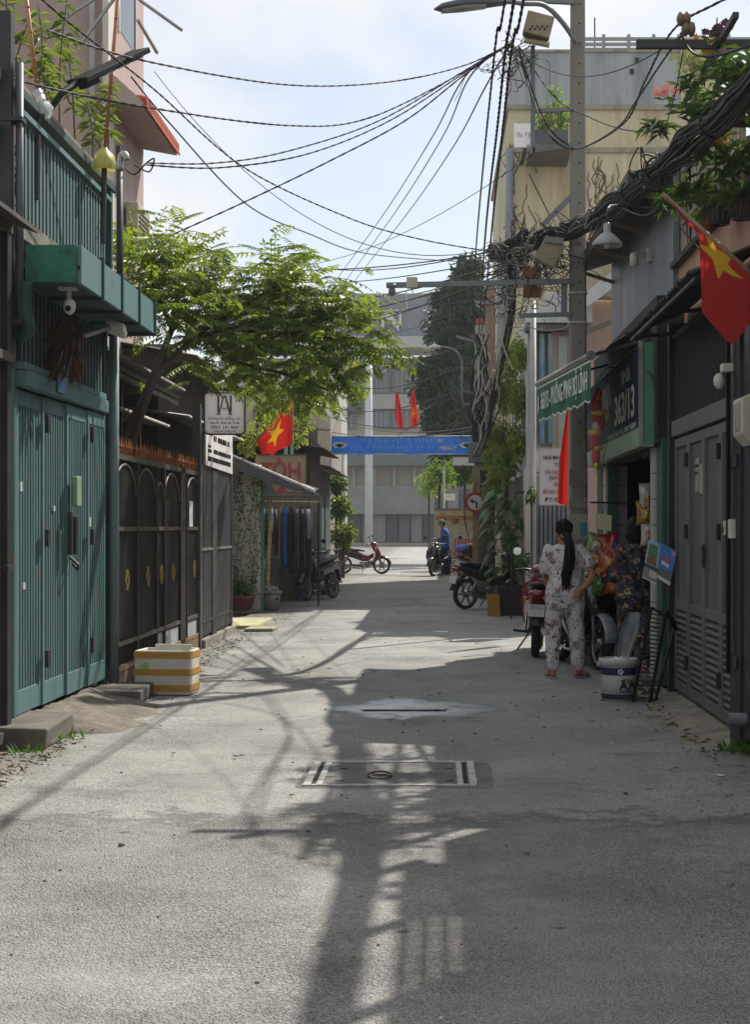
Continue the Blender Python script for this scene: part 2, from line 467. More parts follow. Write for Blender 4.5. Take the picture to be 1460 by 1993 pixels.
    h = math_('MULTIPLY', h, mr(noise(0.9, 4), 0.35, 0.65, 0.35, 1.15))
    bp = n.new('ShaderNodeBump'); bp.inputs['Strength'].default_value = 1.0; bp.inputs['Distance'].default_value = 0.011
    L(h, bp.inputs['Height']); L(bp.outputs['Normal'], b.inputs['Normal'])
    MATS['asphalt'] = m
    return m
asph = asphalt()
concrete = M('concrete', '#8d8578', 0.85, var=0.22, scale=5, bump=0.5, bscale=70, dirt='#4a443c', dirt_amt=0.7, dscale=3)
concrete_dark = M('concrete_dark', '#6a655d', 0.85, var=0.25, scale=4, bump=0.5, bscale=60, dirt='#2d2a27', dirt_amt=0.7)
soil = M('soil', '#5d564a', 0.95, var=0.3, scale=3, bump=0.4)
litter = M('litter_paper', '#d8d5cc', 0.7, var=0.1)

struct('ground', MB().grid(lambda a, c: Vector((-700 + 1400 * a, -60 + 1400 * c, -0.03)), 2, 2), soil, 'bare ground sheet reaching the horizon')
struct('road', MB().grid(lambda a, c: Vector((-3.2 + 5.75 * a, -14 + 70 * c, 0.0)), 8, 60), asph, 'worn grey asphalt alley running to the junction')
struct('cross_road', MB().grid(lambda a, c: Vector((-90 + 180 * a, 56 + 72 * c, -0.004)), 4, 4), asph, 'wide sunlit road at the far end')
pv = MB().box(-60, 60, 118, 140, -0.02, 0.14)
struct('far_pavement', pv, concrete, 'raised concrete pavement before the far building')

# left kerb step under the green gate, in blocks, and the mortar ramp
for i, (y0, y1, x0, x1, z) in enumerate(((10.35, 11.2, -3.05, -2.62, .15), (13.0, 13.75, -3.0, -2.5, .12))):
    k = MB()
    pts = []
    k.prism([(x0, y0, 0), (x1, y0 + .02, 0), (x1 - .02, y1, 0), (x0, y1, 0)], (0.0, 0, z))
    jit(k, .03, i * 3.0, 4); o = k.build('kerb_step', concrete_dark, bevel=0.018); tag(o, ['worn concrete kerb block below the near end of the green gate', 'broken concrete kerb block at the far end of the green gate'][i], 'kerb')
rm = MB()
def rampf(a, c):
    y = 11.15 + 1.95 * c; e = mnoise.noise((a * 3, y * 2.2, 1.3))
    x = -2.98 + (0.72 + 0.16 * mnoise.noise((0, y * 2.7, 4))) * a
    k = min(1, c * 9, (1 - c) * 9)
    return Vector((x, y, (0.15 * (1 - a) ** 0.8 * (1 + .25 * e) + 0.02 * e * (1 - a) + .022 * mnoise.noise((a * 9, y * 8, 3)) * (1 - a)) * (.55 + .45 * k) * (k ** .4 if a > .15 else 1) - 0.008 * a - .01 * (1 - k)))
rm.grid(rampf, 26, 60)
tag(rm.build('ramp', M('mortar', '#736c62', 0.95, var=0.4, scale=9, bump=1.0, bscale=22, dirt='#4a443c', dirt_amt=0.6, dscale=6), smooth=True),
    'rough mortar ramp sloping from the green gate to the road', 'ramp')
# right concrete apron in front of grey gate
ap = MB()
def apf(a, c):
    y = 10.3 + 3.9 * c; w = 0.52 + 0.13 * mnoise.noise((0, y * 1.9, 7.7)) - 0.22 * max(0, (10.9 - y))
    x = 2.2 - w * a
    return Vector((x, y, 0.05 * (1 - a) - 0.004 * a + 0.006 * mnoise.noise((x * 5, y * 5, 0)) * (1 - a)))
ap.grid(apf, 10, 40)
struct('apron', ap, M('apron_concrete', '#8f8878', 0.9, var=0.25, scale=6, bump=0.7, bscale=45, dirt='#4b463d', dirt_amt=0.75, dscale=4), 'cracked concrete apron along the foot of the grey gate', smooth=True)
ap2 = MB()
ap2.box(1.9, 2.4, 14.2, 19.7, -0.01, 0.09)
struct('shop_step', ap2, concrete_dark, 'low concrete step in front of the grocery shop', bevel=.01)

# ---------------- manhole cover
mh = thing('manhole_cover', 'square concrete manhole cover with steel frame and ring handle', 'manhole cover', (-.27, 9.33, 0))
steel_w = M('worn_steel', '#b3b3ae', 0.45, metal=0.4, var=0.25, scale=14, bump=0.3, bscale=90, dirt='#4d463e', dirt_amt=0.6, dscale=9)
fx0, fx1, fy0, fy1 = -.775, .235, 8.88, 9.79
surround = MB()
def srf(a, c):
    t = 2 * math.pi * a; rr = 1 + .05 * mnoise.noise((math.cos(t) * 2.2, math.sin(t) * 2.2, 3))
    q = 0.505 + .03 * c
    x = max(-1, min(1, 1.35 * math.cos(t))) * (fx1 - fx0) * q; y = max(-1, min(1, 1.35 * math.sin(t))) * (fy1 - fy0) * q
    return Vector((-.27 + x * rr + (0.06 * c if x > 0 else 0), 9.335 + y * rr, 0.006 - 0.004 * c))
surround.grid(srf, 60, 2)
surround.build('surround', M('collar', '#77756f', .9, var=.3, scale=8, bump=.8, bscale=40, dirt='#4a4844', dirt_amt=.6, dscale=6), mh)
lid = MB().box(fx0 + .03, fx1 - .03, fy0 + .03, fy1 - .03, -0.02, 0.007)
lid = lid.build('lid', M('lid_concrete', '#6d6d6a', 0.85, var=0.3, scale=12, bump=0.7, bscale=70, dirt='#3a3938', dirt_amt=0.6, dscale=5), mh)
for (a, b2) in (((fx0, fx0 + .045), (fy0, fy1)), ((fx1 - .045, fx1), (fy0, fy1)), ((fx0 + .047, fx1 - .047), (fy0, fy0 + .03)), ((fx0 + .047, fx1 - .047), (fy1 - .03, fy1))):
    MB().box(a[0], a[1], b2[0], b2[1], -0.02, 0.016).build('frame_bar', steel_w, mh, bevel=.003)
for x in (fx0 + .075, fx1 - .115):
    MB().box(x, x + .035, fy0 + .034, fy1 - .034, -0.01, 0.013).build('inner_bar', steel_w, mh, bevel=.002)
dark_gap = M('dark_gap', '#1a1917', 0.9)
for x in (fx0 + .048, fx1 - .075):
    MB().box(x, x + .022, fy0 + .034, fy1 - .034, -0.01, 0.0085).build('gap', dark_gap, mh)
rg = MB(); rg.tube([Vector((-.34 + .07 * math.cos(t), 9.2 + .07 * math.sin(t), .018 + .012 * math.sin(t))) for t in [i * 2 * math.pi / 18 for i in range(19)]], .006, 6)
rg.build('ring_handle', M('rusty_iron', '#4d3a2c', 0.8, metal=.3, var=.3, scale=20, bump=.4), mh, smooth=True)
MB().lathe([(.05, .0), (.05, .0075), (.0, .0078)], (-.34, 9.27, 0.001), 14).build('handle_recess', dark_gap, mh)
for (x, y) in ((-.6, 9.5), (.05, 9.5), (-.6, 9.05), (.05, 9.05)):
    MB().box(x, x + .05, y, y + .04, 0, .0082).build('lifting_slot', dark_gap, mh)

# ---------------- wet patch and drain slot
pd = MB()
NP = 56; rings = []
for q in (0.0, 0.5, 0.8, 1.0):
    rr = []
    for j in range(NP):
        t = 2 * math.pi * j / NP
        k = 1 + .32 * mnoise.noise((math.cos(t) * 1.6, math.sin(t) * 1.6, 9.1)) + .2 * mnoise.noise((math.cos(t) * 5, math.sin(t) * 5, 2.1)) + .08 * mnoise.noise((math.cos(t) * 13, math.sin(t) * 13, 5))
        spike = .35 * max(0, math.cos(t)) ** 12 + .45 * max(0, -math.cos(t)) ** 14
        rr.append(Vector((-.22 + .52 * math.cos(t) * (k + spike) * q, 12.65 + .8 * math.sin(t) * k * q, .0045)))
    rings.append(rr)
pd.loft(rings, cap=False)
wet = bpy.data.materials.new('wet_film_painted_sheen'); wet.use_nodes = True
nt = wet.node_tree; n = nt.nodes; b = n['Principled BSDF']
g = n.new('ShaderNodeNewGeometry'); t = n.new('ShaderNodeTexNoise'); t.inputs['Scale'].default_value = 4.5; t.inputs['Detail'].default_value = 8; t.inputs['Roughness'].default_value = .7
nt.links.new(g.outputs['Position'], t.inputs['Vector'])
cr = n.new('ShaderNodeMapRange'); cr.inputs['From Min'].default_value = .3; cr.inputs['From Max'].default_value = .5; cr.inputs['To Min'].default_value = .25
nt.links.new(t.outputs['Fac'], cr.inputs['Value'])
b.inputs['Base Color'].default_value = (.66, .69, .72, 1); b.inputs['Roughness'].default_value = .16; b.inputs['IOR'].default_value = 1.5  # pale base colour stands in for the bright sky reflection on the water
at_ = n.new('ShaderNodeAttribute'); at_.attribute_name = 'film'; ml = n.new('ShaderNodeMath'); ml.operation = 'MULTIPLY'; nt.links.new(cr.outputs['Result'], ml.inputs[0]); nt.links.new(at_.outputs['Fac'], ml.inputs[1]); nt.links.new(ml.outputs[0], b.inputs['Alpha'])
t3 = n.new('ShaderNodeTexNoise'); t3.inputs['Scale'].default_value = 35; t3.inputs['Detail'].default_value = 4
nt.links.new(g.outputs['Position'], t3.inputs['Vector'])
bp = n.new('ShaderNodeBump'); bp.inputs['Strength'].default_value = .35; bp.inputs['Distance'].default_value = .01
nt.links.new(t3.outputs['Fac'], bp.inputs['Height']); nt.links.new(bp.outputs['Normal'], b.inputs['Normal'])
pdo = struct('puddle', pd, wet, 'shallow spilt water drying on the asphalt, bright reflection painted in')
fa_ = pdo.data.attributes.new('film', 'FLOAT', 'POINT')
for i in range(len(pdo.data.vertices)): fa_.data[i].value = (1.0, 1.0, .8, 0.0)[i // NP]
dr = thing('drain_slot', 'narrow drain slot in the wet patch on the road', 'drain', (-.2, 12.55, 0))
MB().box(-.6, .08, 12.5, 12.58, -.02, .009).build('slot', dark_gap, dr)
MB().box(-.63, .11, 12.585, 12.61, -.02, .0105).build('lip', steel_w, dr)

# ---------------- debris along the edges (nobody could count it)
db = MB(); dr_ = random.Random(5)
for i in range(1500):
    left = dr_.random() < .6
    y = 5 + 22 * dr_.random() ** 1.4
    x = (-2.45 - abs(dr_.gauss(0, .28)) + .12 * mnoise.noise((y, 0, 0))) if left else (1.95 - abs(dr_.gauss(0, .25)))
    if dr_.random() < .12: x = dr_.uniform(-2.6, 1.9)
    if x < -3: continue
    s = dr_.uniform(.004, .013) * (1 if dr_.random() < .96 else 1.8)
    db.cbox((x, y, s * .25), (s, s * dr_.uniform(.6, 1.4), s * .6), Matrix.Rotation(dr_.uniform(0, 6), 3, 'Z') @ Matrix.Rotation(dr_.uniform(-.4, .4), 3, 'X'))
o = db.build('gravel', M('grit', '#6f675a', .9, var=.4, scale=30)); tag(o, 'loose grit and small stones scattered along the alley', kind='stuff')
dl = MB()
for i in range(900):
    left = dr_.random() < .75
    y = 8.5 + 12 * dr_.random() ** 1.5 if left else 10 + 8 * dr_.random()
    x = -2.5 - abs(dr_.gauss(0, .2)) if left else 1.75 + abs(dr_.gauss(0, .1))
    if dr_.random() < .07: x = dr_.uniform(-2.4, 1.5)
    dl.leaf((x, y, .012), (dr_.uniform(-1, 1), dr_.uniform(-1, 1), .15), (0, 0, 1), dr_.uniform(.03, .07), dr_.uniform(.012, .025))
o = dl.build('leaf_litter', leaf_mat('dry_leaf', '#6b5a34', '#3d3220', .1, .8)); tag(o, 'dry fallen leaves gathered along the alley edges', kind='stuff')
for i, (u, v, w, lab) in enumerate(((1402, 1510, .035, 'white scrap of paper on the road near the grey gate'), (1218, 1546, .02, 'dark pebble lying on the shaded road'), (858, 1985, .01, 'pale scrap at the bottom edge of the road'),
                                    (1190, 1448, .02, 'thin pale twig lying on the shaded road'), (812, 1181, .12, 'white paint scrap on the road before the parked bikes'), (600, 1620, .015, 'small dark stone on the rough asphalt'))):
    d = 4500 / (v - 1025); p = P(u, v, d)
    lt = MB(); lt.prism([(p.x - w * .6, p.y - w * .4, .005), (p.x + w * .5, p.y - w * .5, .005), (p.x + w * .6, p.y + w * .3, .005), (p.x - .1 * w, p.y + w * .55, .005), (p.x - w * .5, p.y + w * .3, .005)], (0.1 * w, 0, .006))
    o = lt.build('scrap', litter if i not in (1, 5) else dark_gap, origin=(p.x, p.y, 0)); tag(o, lab, 'litter')
# weeds at wall foot
wd_mat = leaf_mat('weed', '#5c8a2e', '#33561c', .4)
for i, (x, y, lab, n_) in enumerate(((-2.7, 10.1, 'small weed growing at the near kerb of the green gate', 16), (-2.62, 10.75, 'yellow green weed sprouting beside the mortar ramp', 12), (2.0, 10.2, 'low grass tuft beside the grey gate pillar', 60), (1.62, 13.3, 'thin weeds at the foot of the leaning rack', 45), (1.9, 13.75, 'weeds in the corner between shop and grey gate', 40))):
    w = MB()
    for k in range(n_):
        w.leaf((x + dr_.gauss(0, .07), y + dr_.gauss(0, .09), 0.01), (dr_.uniform(-.7, .7), dr_.uniform(-.7, .7), .8), (dr_.uniform(-1, 1), 1, 0), dr_.uniform(.04, .11), .018)
    tag(w.build('weed', wd_mat, origin=(x, y, 0)), lab, kind='stuff')
# ================================================================== LEFT SIDE
teal = M('teal_paint', '#476769', .55, var=.2, scale=3, dirt='#2c4443', dirt_amt=.6, dscale=4, bump=.25, streak=True, rust='#6e5a45')
teal_l = M('teal_paint_light', '#587c7f', .55, var=.2, scale=4, dirt='#3a5655', dirt_amt=.6, dscale=4, bump=.25, streak=True, rust='#75634e')
gap_t = M('teal_gap', '#0e1d1d', .8, var=.2)
teal_d = M('teal_paint_dark', '#1f4a47', .6, var=.2, scale=5, dirt='#122b29', dirt_amt=.5)
black_metal = M('black_iron', '#23221f', .5, metal=.2, var=.25, scale=9, dirt='#5a4630', dirt_amt=.35, dscale=7, bump=.15)
dark_steel = M('dark_steel', '#2f3033', .5, metal=.3, var=.2, dirt='#55504a', dirt_amt=.3, dscale=5)
brown_metal = M('brown_metal', '#5b5350', .55, metal=.1, var=.15, scale=4, streak=True, dirt='#38332f', dirt_amt=.5, dscale=5)
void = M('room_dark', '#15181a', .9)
wall_grey = M('wall_grey', '#8c8982', .85, var=.2, scale=2, dirt='#4a4742', dirt_amt=.6, bump=.25, bscale=40, streak=True)

# ---------------- nearest brown slatted gate
bg_ = thing('brown_gate', 'brown ribbed metal gate at the left edge of the alley', 'gate', (-2.93, 8.2, 0))
MB().box(-2.99, -2.965, 5.8, 10.55, .06, 3.55).build('backing_sheet', M('brown_dark', '#2a2624', .7, var=.2), bg_)
sl = None
for i in range(58):
    y = 5.85 + i * .081
    if sl is None:
        sl = MB().box(-.004, .004, -.026, .026, 0, 3.38).build('slat', brown_metal, bg_, local=True); sl.location = (-.03, y - 8.2, .12)
    else: dup(sl, bg_, (-.03, y - 8.2, .12))
MB().box(-2.962, -2.90, 5.8, 10.55, .05, .12).build('bottom_rail', brown_metal, bg_)
MB().box(-2.962, -2.89, 5.8, 10.55, 2.62, 2.68).build('lock_rail', brown_metal, bg_)
MB().box(-2.962, -2.9, 5.8, 10.55, 3.5, 3.58).build('top_rail', brown_metal, bg_)
MB().box(-2.962, -2.91, 10.45, 10.55, .02, 3.6).build('stile', dark_steel, bg_)
rf = MB(); rf.prism([(-3.4, 5.8, 3.75), (-2.72, 5.8, 3.5), (-2.72, 5.8, 3.53), (-3.4, 5.8, 3.78)], (0, 4.75, 0)); rf.build('eave_sheet', brown_metal, bg_)
MB().box(-2.9, -2.865, 10.3, 10.46, 1.2, 1.24).build('handle', dark_steel, bg_)

# ---------------- tall square steel post with solar lamp
ps = thing('steel_post', 'tall dark square steel post at the corner of the green house', 'post', (-2.96, 10.7, 0))
MB().box(-3.02, -2.94, 10.64, 10.74, 2.62, 5.06).build('shaft', dark_steel, ps, bevel=.004)
MB().tube([(-2.9, 10.72, 2.9), (-2.9, 10.72, 4.72)], .028, 8).build('conduit', M('grey_pvc', '#5a5c5f', .5, var=.1), ps, smooth=True)
MB().box(-3.01, -2.86, 10.63, 10.75, 2.9, 2.93).build('clamp', dark_steel, ps)
MB().box(-3.01, -2.86, 10.63, 10.75, 4.3, 4.33).build('clamp', dark_steel, ps)

# ---------------- green house with gate, canopy and balcony
GX = -2.92
gh = thing('green_house', 'teal green house front with folding gate, canopy and barred balcony', 'house', (-3.4, 12.2, 0))
MB().box(-7.5, -3.02, 10.82, 13.72, 0, 3.5).build('wall', teal_d, gh)
MB().box(-7.5, -2.9, 10.78, 13.75, 3.52, 3.66).build('balcony_slab', M('slab_old', '#77736a', .9, var=.25, dirt='#33302b', dirt_amt=.7, dscale=4, bump=.4), gh)
MB().box(-7.5, -4.3, 10.9, 13.7, 3.66, 5.0).build('upper_wall', M('upper_cream', '#a79a72', .85, var=.2, dirt='#5a5340', dirt_amt=.5, bump=.3, bscale=30), gh)
# gate leaves
slat_m = None
ly = [10.83, 11.50, 12.17, 12.84, 13.5]
for i in range(4):
    y0, y1 = ly[i] + .004, ly[i + 1] - .004
    ox = (-.04, -.025, -.005, .01)[i]
    lf = MB().box(GX - .02 + ox, GX - .008 + ox, y0 + .02, y1 - .02, .2, 2.44).build('gate_leaf', gap_t, gh)
    for (a, b2, c, d) in ((y0, y0 + .04, .17, 2.47), (y1 - .04, y1, .17, 2.47)):
        MB().box(GX - .02 + ox, GX + .006 + ox, a, b2, c, d).build('stile', teal_l, lf, bevel=.004)
    for (c, d) in ((.17, .34), (2.36, 2.47)):
        MB().box(GX - .02 + ox, GX + .004 + ox, y0 + .042, y1 - .042, c, d).build('rail', teal_l, lf, bevel=.004)
    ns = 8
    for k in range(ns):
        y = y0 + .04 + (y1 - y0 - .08) * (k + .5) / ns
        if slat_m is None:
            sb = MB().box(-.003, .003, -.022, .022, 0, 2.02).build('slat', teal, lf, local=True); slat_m = sb
            sb.location = Vector((GX - .0045 + ox, y, .34)) - wloc(lf)
        else: dup(slat_m, lf, Vector((GX - .0045 + ox, y, .34)) - wloc(lf))
    for z in (.45, 1.35, 2.2):
        if i in (1, 3):
            MB().box(GX + .026 + ox, GX + .055 + ox, y0 - .03, y0 + .03, z, z + .13).build('hinge', dark_steel, lf, bevel=.004)
lh = [x for x in gh.children if x.name.startswith('gate_leaf')]
for y, z, h in ((12.08, 1.28, .34), (12.24, 1.28, .3)):
    MB().box(GX + .03, GX + .065, y - .025, y + .025, z, z + h).build('pull_handle', dark_steel, gh, bevel=.006)
MB().box(GX + .03, GX + .075, 12.2, 12.36, 1.66, 1.9).build('letter_slot', M('letter_green', '#7f9a7d', .5, var=.15), gh, bevel=.01)
MB().tube([(GX + .03, 12.14, 1.26), (GX + .09, 12.16, 1.2), (GX + .08, 12.2, 1.16), (GX + .03, 12.24, 1.2)], .012, 6).build('padlock', dark_steel, gh)
for k, (y, z, w, h, c_) in enumerate(((10.95, 1.75, .05, .07, '#b5b8b4'), (11.02, 1.05, .06, .05, '#a9adb5'), (12.9, 1.5, .06, .08, '#b8ae98'), (11.8, 1.62, .05, .04, '#9fb0b0'))):
    MB().box(GX - .07, GX + .0085 + (-.045, -.045, .005, -.02)[k], y, y + w, z, z + h).build('sticker', M('sticker_%d' % k, c_, .7, var=.3, scale=40), gh)
# frame, lintel rails, transom
MB().box(GX - .06, GX + .01, 13.51, 13.62, .1, 3.3).build('jamb', teal_d, gh, bevel=.006)
MB().box(GX - .1, GX - .03, 10.76, 10.825, .1, 3.3).build('jamb', teal, gh, bevel=.006)
MB().box(GX - .05, GX + .05, 10.83, 13.5, 2.49, 2.60).build('lintel', teal_l, gh, bevel=.008)
MB().box(GX - .05, GX + .03, 10.83, 13.5, 2.605, 2.66).build('lintel_cap', teal_l, gh, bevel=.006)
MB().box(GX - .04, GX - .02, 10.83, 13.5, 2.66, 3.35).build('transom_backing', void, gh)
tm = None
for k in range(24):
    y = 10.9 + k * .1115
    if tm is None:
        tm = MB().box(-.004, .004, -.02, .02, 0, .56).build('transom_bar', teal, gh, local=True); tm.location = Vector((GX - .015, y, 2.66)) - wloc(gh)
    else: dup(tm, gh, Vector((GX - .015, y, 2.66)) - wloc(gh))
MB().box(GX - .03, GX + .01, 10.83, 13.5, 3.22, 3.26).build('transom_rail', teal, gh)
# canopy: stepped sheet-metal gutter boxes
cn = MB(); cn.box(-2.95, -2.5, 10.8, 13.62, 3.30, 3.325); cn.build('canopy_sheet', teal_d, gh)
for i in range(4):
    y0 = 10.8 + i * .705
    c = MB(); c.prism([(-2.52, y0, 3.2), (-2.49, y0, 3.2), (-2.49, y0, 3.47), (-2.52, y0, 3.47)], (0, .66, 0.0))
    c.build('canopy_fascia', teal_l, gh, bevel=.004)
    MB().box(-2.9, -2.475, y0 + .662, y0 + .70, 3.18, 3.5).build('canopy_rib', teal_d, gh)
MB().box(-2.88, -2.522, 10.785, 10.81, 3.21, 3.47).build('canopy_end', M('worn_green', '#2f7a60', .7, var=.3, scale=9, dirt='#1b4036', dirt_amt=.7, dscale=8, bump=.4), gh)
MB().box(-2.9, -2.53, 10.82, 13.6, 3.21, 3.23).build('canopy_soffit', teal_d, gh)
el = MB(); el.tube(catmull([(-2.87, 10.74, 3.2), (-2.87, 10.74, 2.98), (-2.85, 10.76, 2.88), (-2.92, 10.8, 2.84)], 5), .055, 10)
el.build('downpipe', teal_d, gh, smooth=True)
MB().tube([(GX + .06, 13.66, .05), (GX + .06, 13.66, 3.5)], .045, 10).build('downpipe', M('grey_teal_pipe', '#6d7f7f', .5, var=.12), gh, smooth=True)
# balcony railing
MB().box(-2.965, -2.945, 10.85, 13.72, 3.66, 4.36).build('balcony_backing', gap_t, gh)
bb = None
for k in range(27):
    y = 10.92 + k * .1045
    if bb is None:
        bb = MB().box(-.003, .003, -.02, .02, 0, .72).build('baluster', teal_l, gh, local=True); bb.location = Vector((-2.941, y, 3.66)) - wloc(gh)
    else: dup(bb, gh, Vector((-2.941, y, 3.66)) - wloc(gh))
MB().box(-2.95, -2.895, 10.82, 13.76, 4.38, 4.425).build('handrail', teal_l, gh, bevel=.005)
MB().box(-2.97, -2.9, 13.74, 13.8, 3.6, 4.55).build('balcony_post', teal_d, gh)
MB().box(-2.99, -2.89, 10.76, 13.9, 4.50, 4.57).build('top_beam', M('beam_green', '#23403d', .6, var=.25, dirt='#5a5347', dirt_amt=.5), gh, bevel=.005)
wood = M('old_board', '#8a7a60', .85, var=.25, scale=6, bump=.4, dirt='#4a4032', dirt_amt=.5)
MB().box(-3.2, -2.9, 10.8, 13.88, 4.575, 4.6).build('shelf_board', wood, gh)
MB().box(-3.24, -3.21, 10.8, 13.88, 4.575, 4.75).build('planter_side', wood, gh)
MB().box(-3.6, -3.0, 10.3, 10.62, 4.2, 4.27).build('cross_beam', teal_d, gh)
MB().box(-3.9, -3.0, 10.3, 10.62, 4.58, 4.66).build('cross_beam', wood, gh)
wm = MB()
for k in range(14): wm.bar((-3.9, 10.72, 3.75 + k * .06), (-3.02, 10.72, 3.75 + k * .06), .006)
for k in range(14): wm.bar((-3.9 + k * .066, 10.72, 3.7), (-3.9 + k * .066, 10.72, 4.6), .006)
wm.build('wire_mesh', M('mesh_wire', '#8c7f5c', .6, var=.2), gh)

# camera, floodlight, dried plant and card under canopy
white_p = M('white_plastic', '#c9c6bd', .45, var=.08, scale=8, dirt='#8a857a', dirt_amt=.3)
cc = thing('security_camera', 'white dome camera hanging under the green canopy', 'camera', (-2.62, 11.0, 3.2))
MB().box(-2.7, -2.57, 10.97, 11.07, 3.19, 3.207).build('base_plate', white_p, cc)
MB().tube([(-2.63, 11.02, 3.19), (-2.63, 11.02, 3.12)], .018, 8).build('stem', white_p, cc)
c = MB(); c.ball((-2.62, 11.0, 3.07), (.045, .05, .06), 12, 8); c.build('head', white_p, cc, smooth=True)
MB().lathe([(.0, -.012), (.02, -.01), (.022, .0)], (-2.62, 10.955, 3.05), 10, 'y').build('lens', dark_gap, cc)
fl = thing('flood_lamp', 'white floodlight on a short arm under the green canopy', 'lamp', (-2.58, 12.6, 3.1))
MB().bar((-2.75, 12.0, 2.98), (-2.66, 12.55, 3.12), .03).build('arm', M('alu', '#9a9a96', .4, metal=.6), fl)
rot = Matrix.Rotation(.35, 3, 'Y') @ Matrix.Rotation(-.3, 3, 'X')
MB().cbox((-2.62, 12.6, 3.12), (.16, .2, .05), rot).build('housing', white_p, fl, bevel=.01)
MB().cbox((-2.62, 12.6, 3.092), (.13, .17, .012), rot).build('glass', M('lamp_glass', '#d8d8cc', .2, var=.05), fl)
dp = thing('dried_plant', 'dried brown hanging plant tied under the green canopy', 'plant', (-2.75, 11.45, 2.6))
d1 = MB(); rr = random.Random(3)
for k in range(170):
    a = rr.uniform(0, 6.28); h = rr.uniform(0, 1)
    d1.leaf((-2.75 + .06 * math.cos(a), 11.45 + .08 * math.sin(a), 3.1 - .42 * h), (math.cos(a) * .5, math.sin(a) * .5, -1), (1, 0, .3), rr.uniform(.1, .26), .014)
d1.build('leaves', leaf_mat('dried_brown', '#5a3a28', '#2f221a', .15, .8), dp)
MB().tube([(-2.75, 11.45, 3.21), (-2.75, 11.45, 2.9)], .008, 5).build('stem', black_metal, dp)
cd = MB().box(-2.86, -2.852, 11.62, 11.82, 2.52, 2.86).build('card', M('blue_card', '#5f86b8', .6, var=.4, scale=14), origin=(-2.855, 11.7, 2.5)); tag(cd, 'small blue card hung on the transom bars', 'card')

# solar street lamp on its arm
sl_ = thing('solar_lamp', 'black flat solar street lamp on a bent arm above the balcony', 'lamp', tuple(P(95, 215, 11.6)))
sa, sb2, sc_ = P(97, 214, 11.6), P(122, 180, 11.7), P(150, 163, 11.85)
bm = M('black_plastic', '#141516', .65, var=.15, spec=.2)
MB().tube([sa, sb2, sc_], .026, 8).build('arm', bm, sl_)
h0, h1 = P(150, 160, 11.85), P(274, 101, 12.5)
ax = (h1 - h0).normalized()
hb = MB(); sidev = Vector((ax.y, -ax.x, 0)).normalized(); upv = sidev.cross(ax).normalized()
if upv.z < 0: upv = -upv
def obb(mb, c0, c1, w, t, off=0): 
    q = [c + sidev * a * w / 2 + upv * (off + bb_ * t / 2) for c in (c0, c1) for a, bb_ in ((-1, -1), (1, -1), (1, 1), (-1, 1))]
    mb.add(q, [(0, 1, 2, 3), (7, 6, 5, 4), (0, 4, 5, 1), (1, 5, 6, 2), (2, 6, 7, 3), (3, 7, 4, 0)])
obb(hb, h0, h1, .2, .045); hb.build('panel', bm, sl_, bevel=.008)
for k in range(3):
    g_ = MB(); a0 = h0.lerp(h1, .3 + .22 * k); a1 = h0.lerp(h1, .47 + .22 * k); obb(g_, a0, a1, .14, .012, -.03)
    g_.build('light_module', M('led_glass', '#9fa7a4', .3, var=.2), sl_)
g_ = MB(); obb(g_, h0.lerp(h1, .05), h0.lerp(h1, .25), .08, .05, -.045); g_.build('sensor_box', bm, sl_)

# grey conduit post with black pole at the end of balcony
cp = thing('conduit_post', 'grey conduit mast with cable clamp at the balcony end', 'mast', (-2.93, 13.95, 3.4))
MB().tube([(-2.87, 13.95, 3.3), (-2.87, 13.95, 4.72)], .03, 8).build('pole', dark_steel, cp, smooth=True)
MB().tube(catmull([(-2.87, 13.95, 4.72), (-2.86, 13.95, 4.84), (-2.82, 13.93, 4.86), (-2.8, 13.93, 4.81)], 4), .033, 8).build('bend', M('alu', '#9a9a96'), cp, smooth=True)
MB().box(-2.91, -2.87, 13.97, 14.01, 4.75, 4.95).build('bracket', dark_steel, cp)

# bamboo poles tied with plastic bags
bam = M('bamboo', '#a8704a', .5, var=.2, scale=10)
for i, (a, c, lab) in enumerate(((P(48, -30, 11.2), P(74, 190, 11.3), 'brown bamboo pole rising beside the dark post'), (P(232, -30, 12.6), P(203, 300, 12.9), 'brown bamboo pole wrapped with a yellow bag at its foot'))):
    bp_ = thing('bamboo_pole', lab, 'pole', tuple(c))
    MB().tube([a, c], .016, 7).build('cane', bam, bp_, smooth=True)
    for t_ in (.2, .42, .66, .85):
        q = a.lerp(c, t_); MB().lathe([(.018, -.008), (.02, 0), (.018, .008)], q, 8).build('node', bam, bp_)
    bgm = MB(); rr = random.Random(i)
    def bagf(s_, t_):
        an = s_ * 2 * math.pi; w = (.02 + .075 * math.sin(t_ * 1.9)) * (1 + .35 * mnoise.noise((math.cos(an) * 2, math.sin(an) * 2, t_ * 4 + i)))
        return c + Vector((w * math.cos(an), w * math.sin(an), .06 - .2 * t_))
    bgm.grid(bagf, 16, 8)
    bgm.build('plastic_bag', cloth_mat('bag_clear' if i == 0 else 'bag_yellow', '#cfd6d6' if i == 0 else '#cfc97c', .4, .35), bp_, smooth=True)
    MB().tube([c + Vector((0, 0, -.1)), c + Vector((-.01, 0, -.75))], .024, 7).build('holder_pipe', dark_steel, bp_)

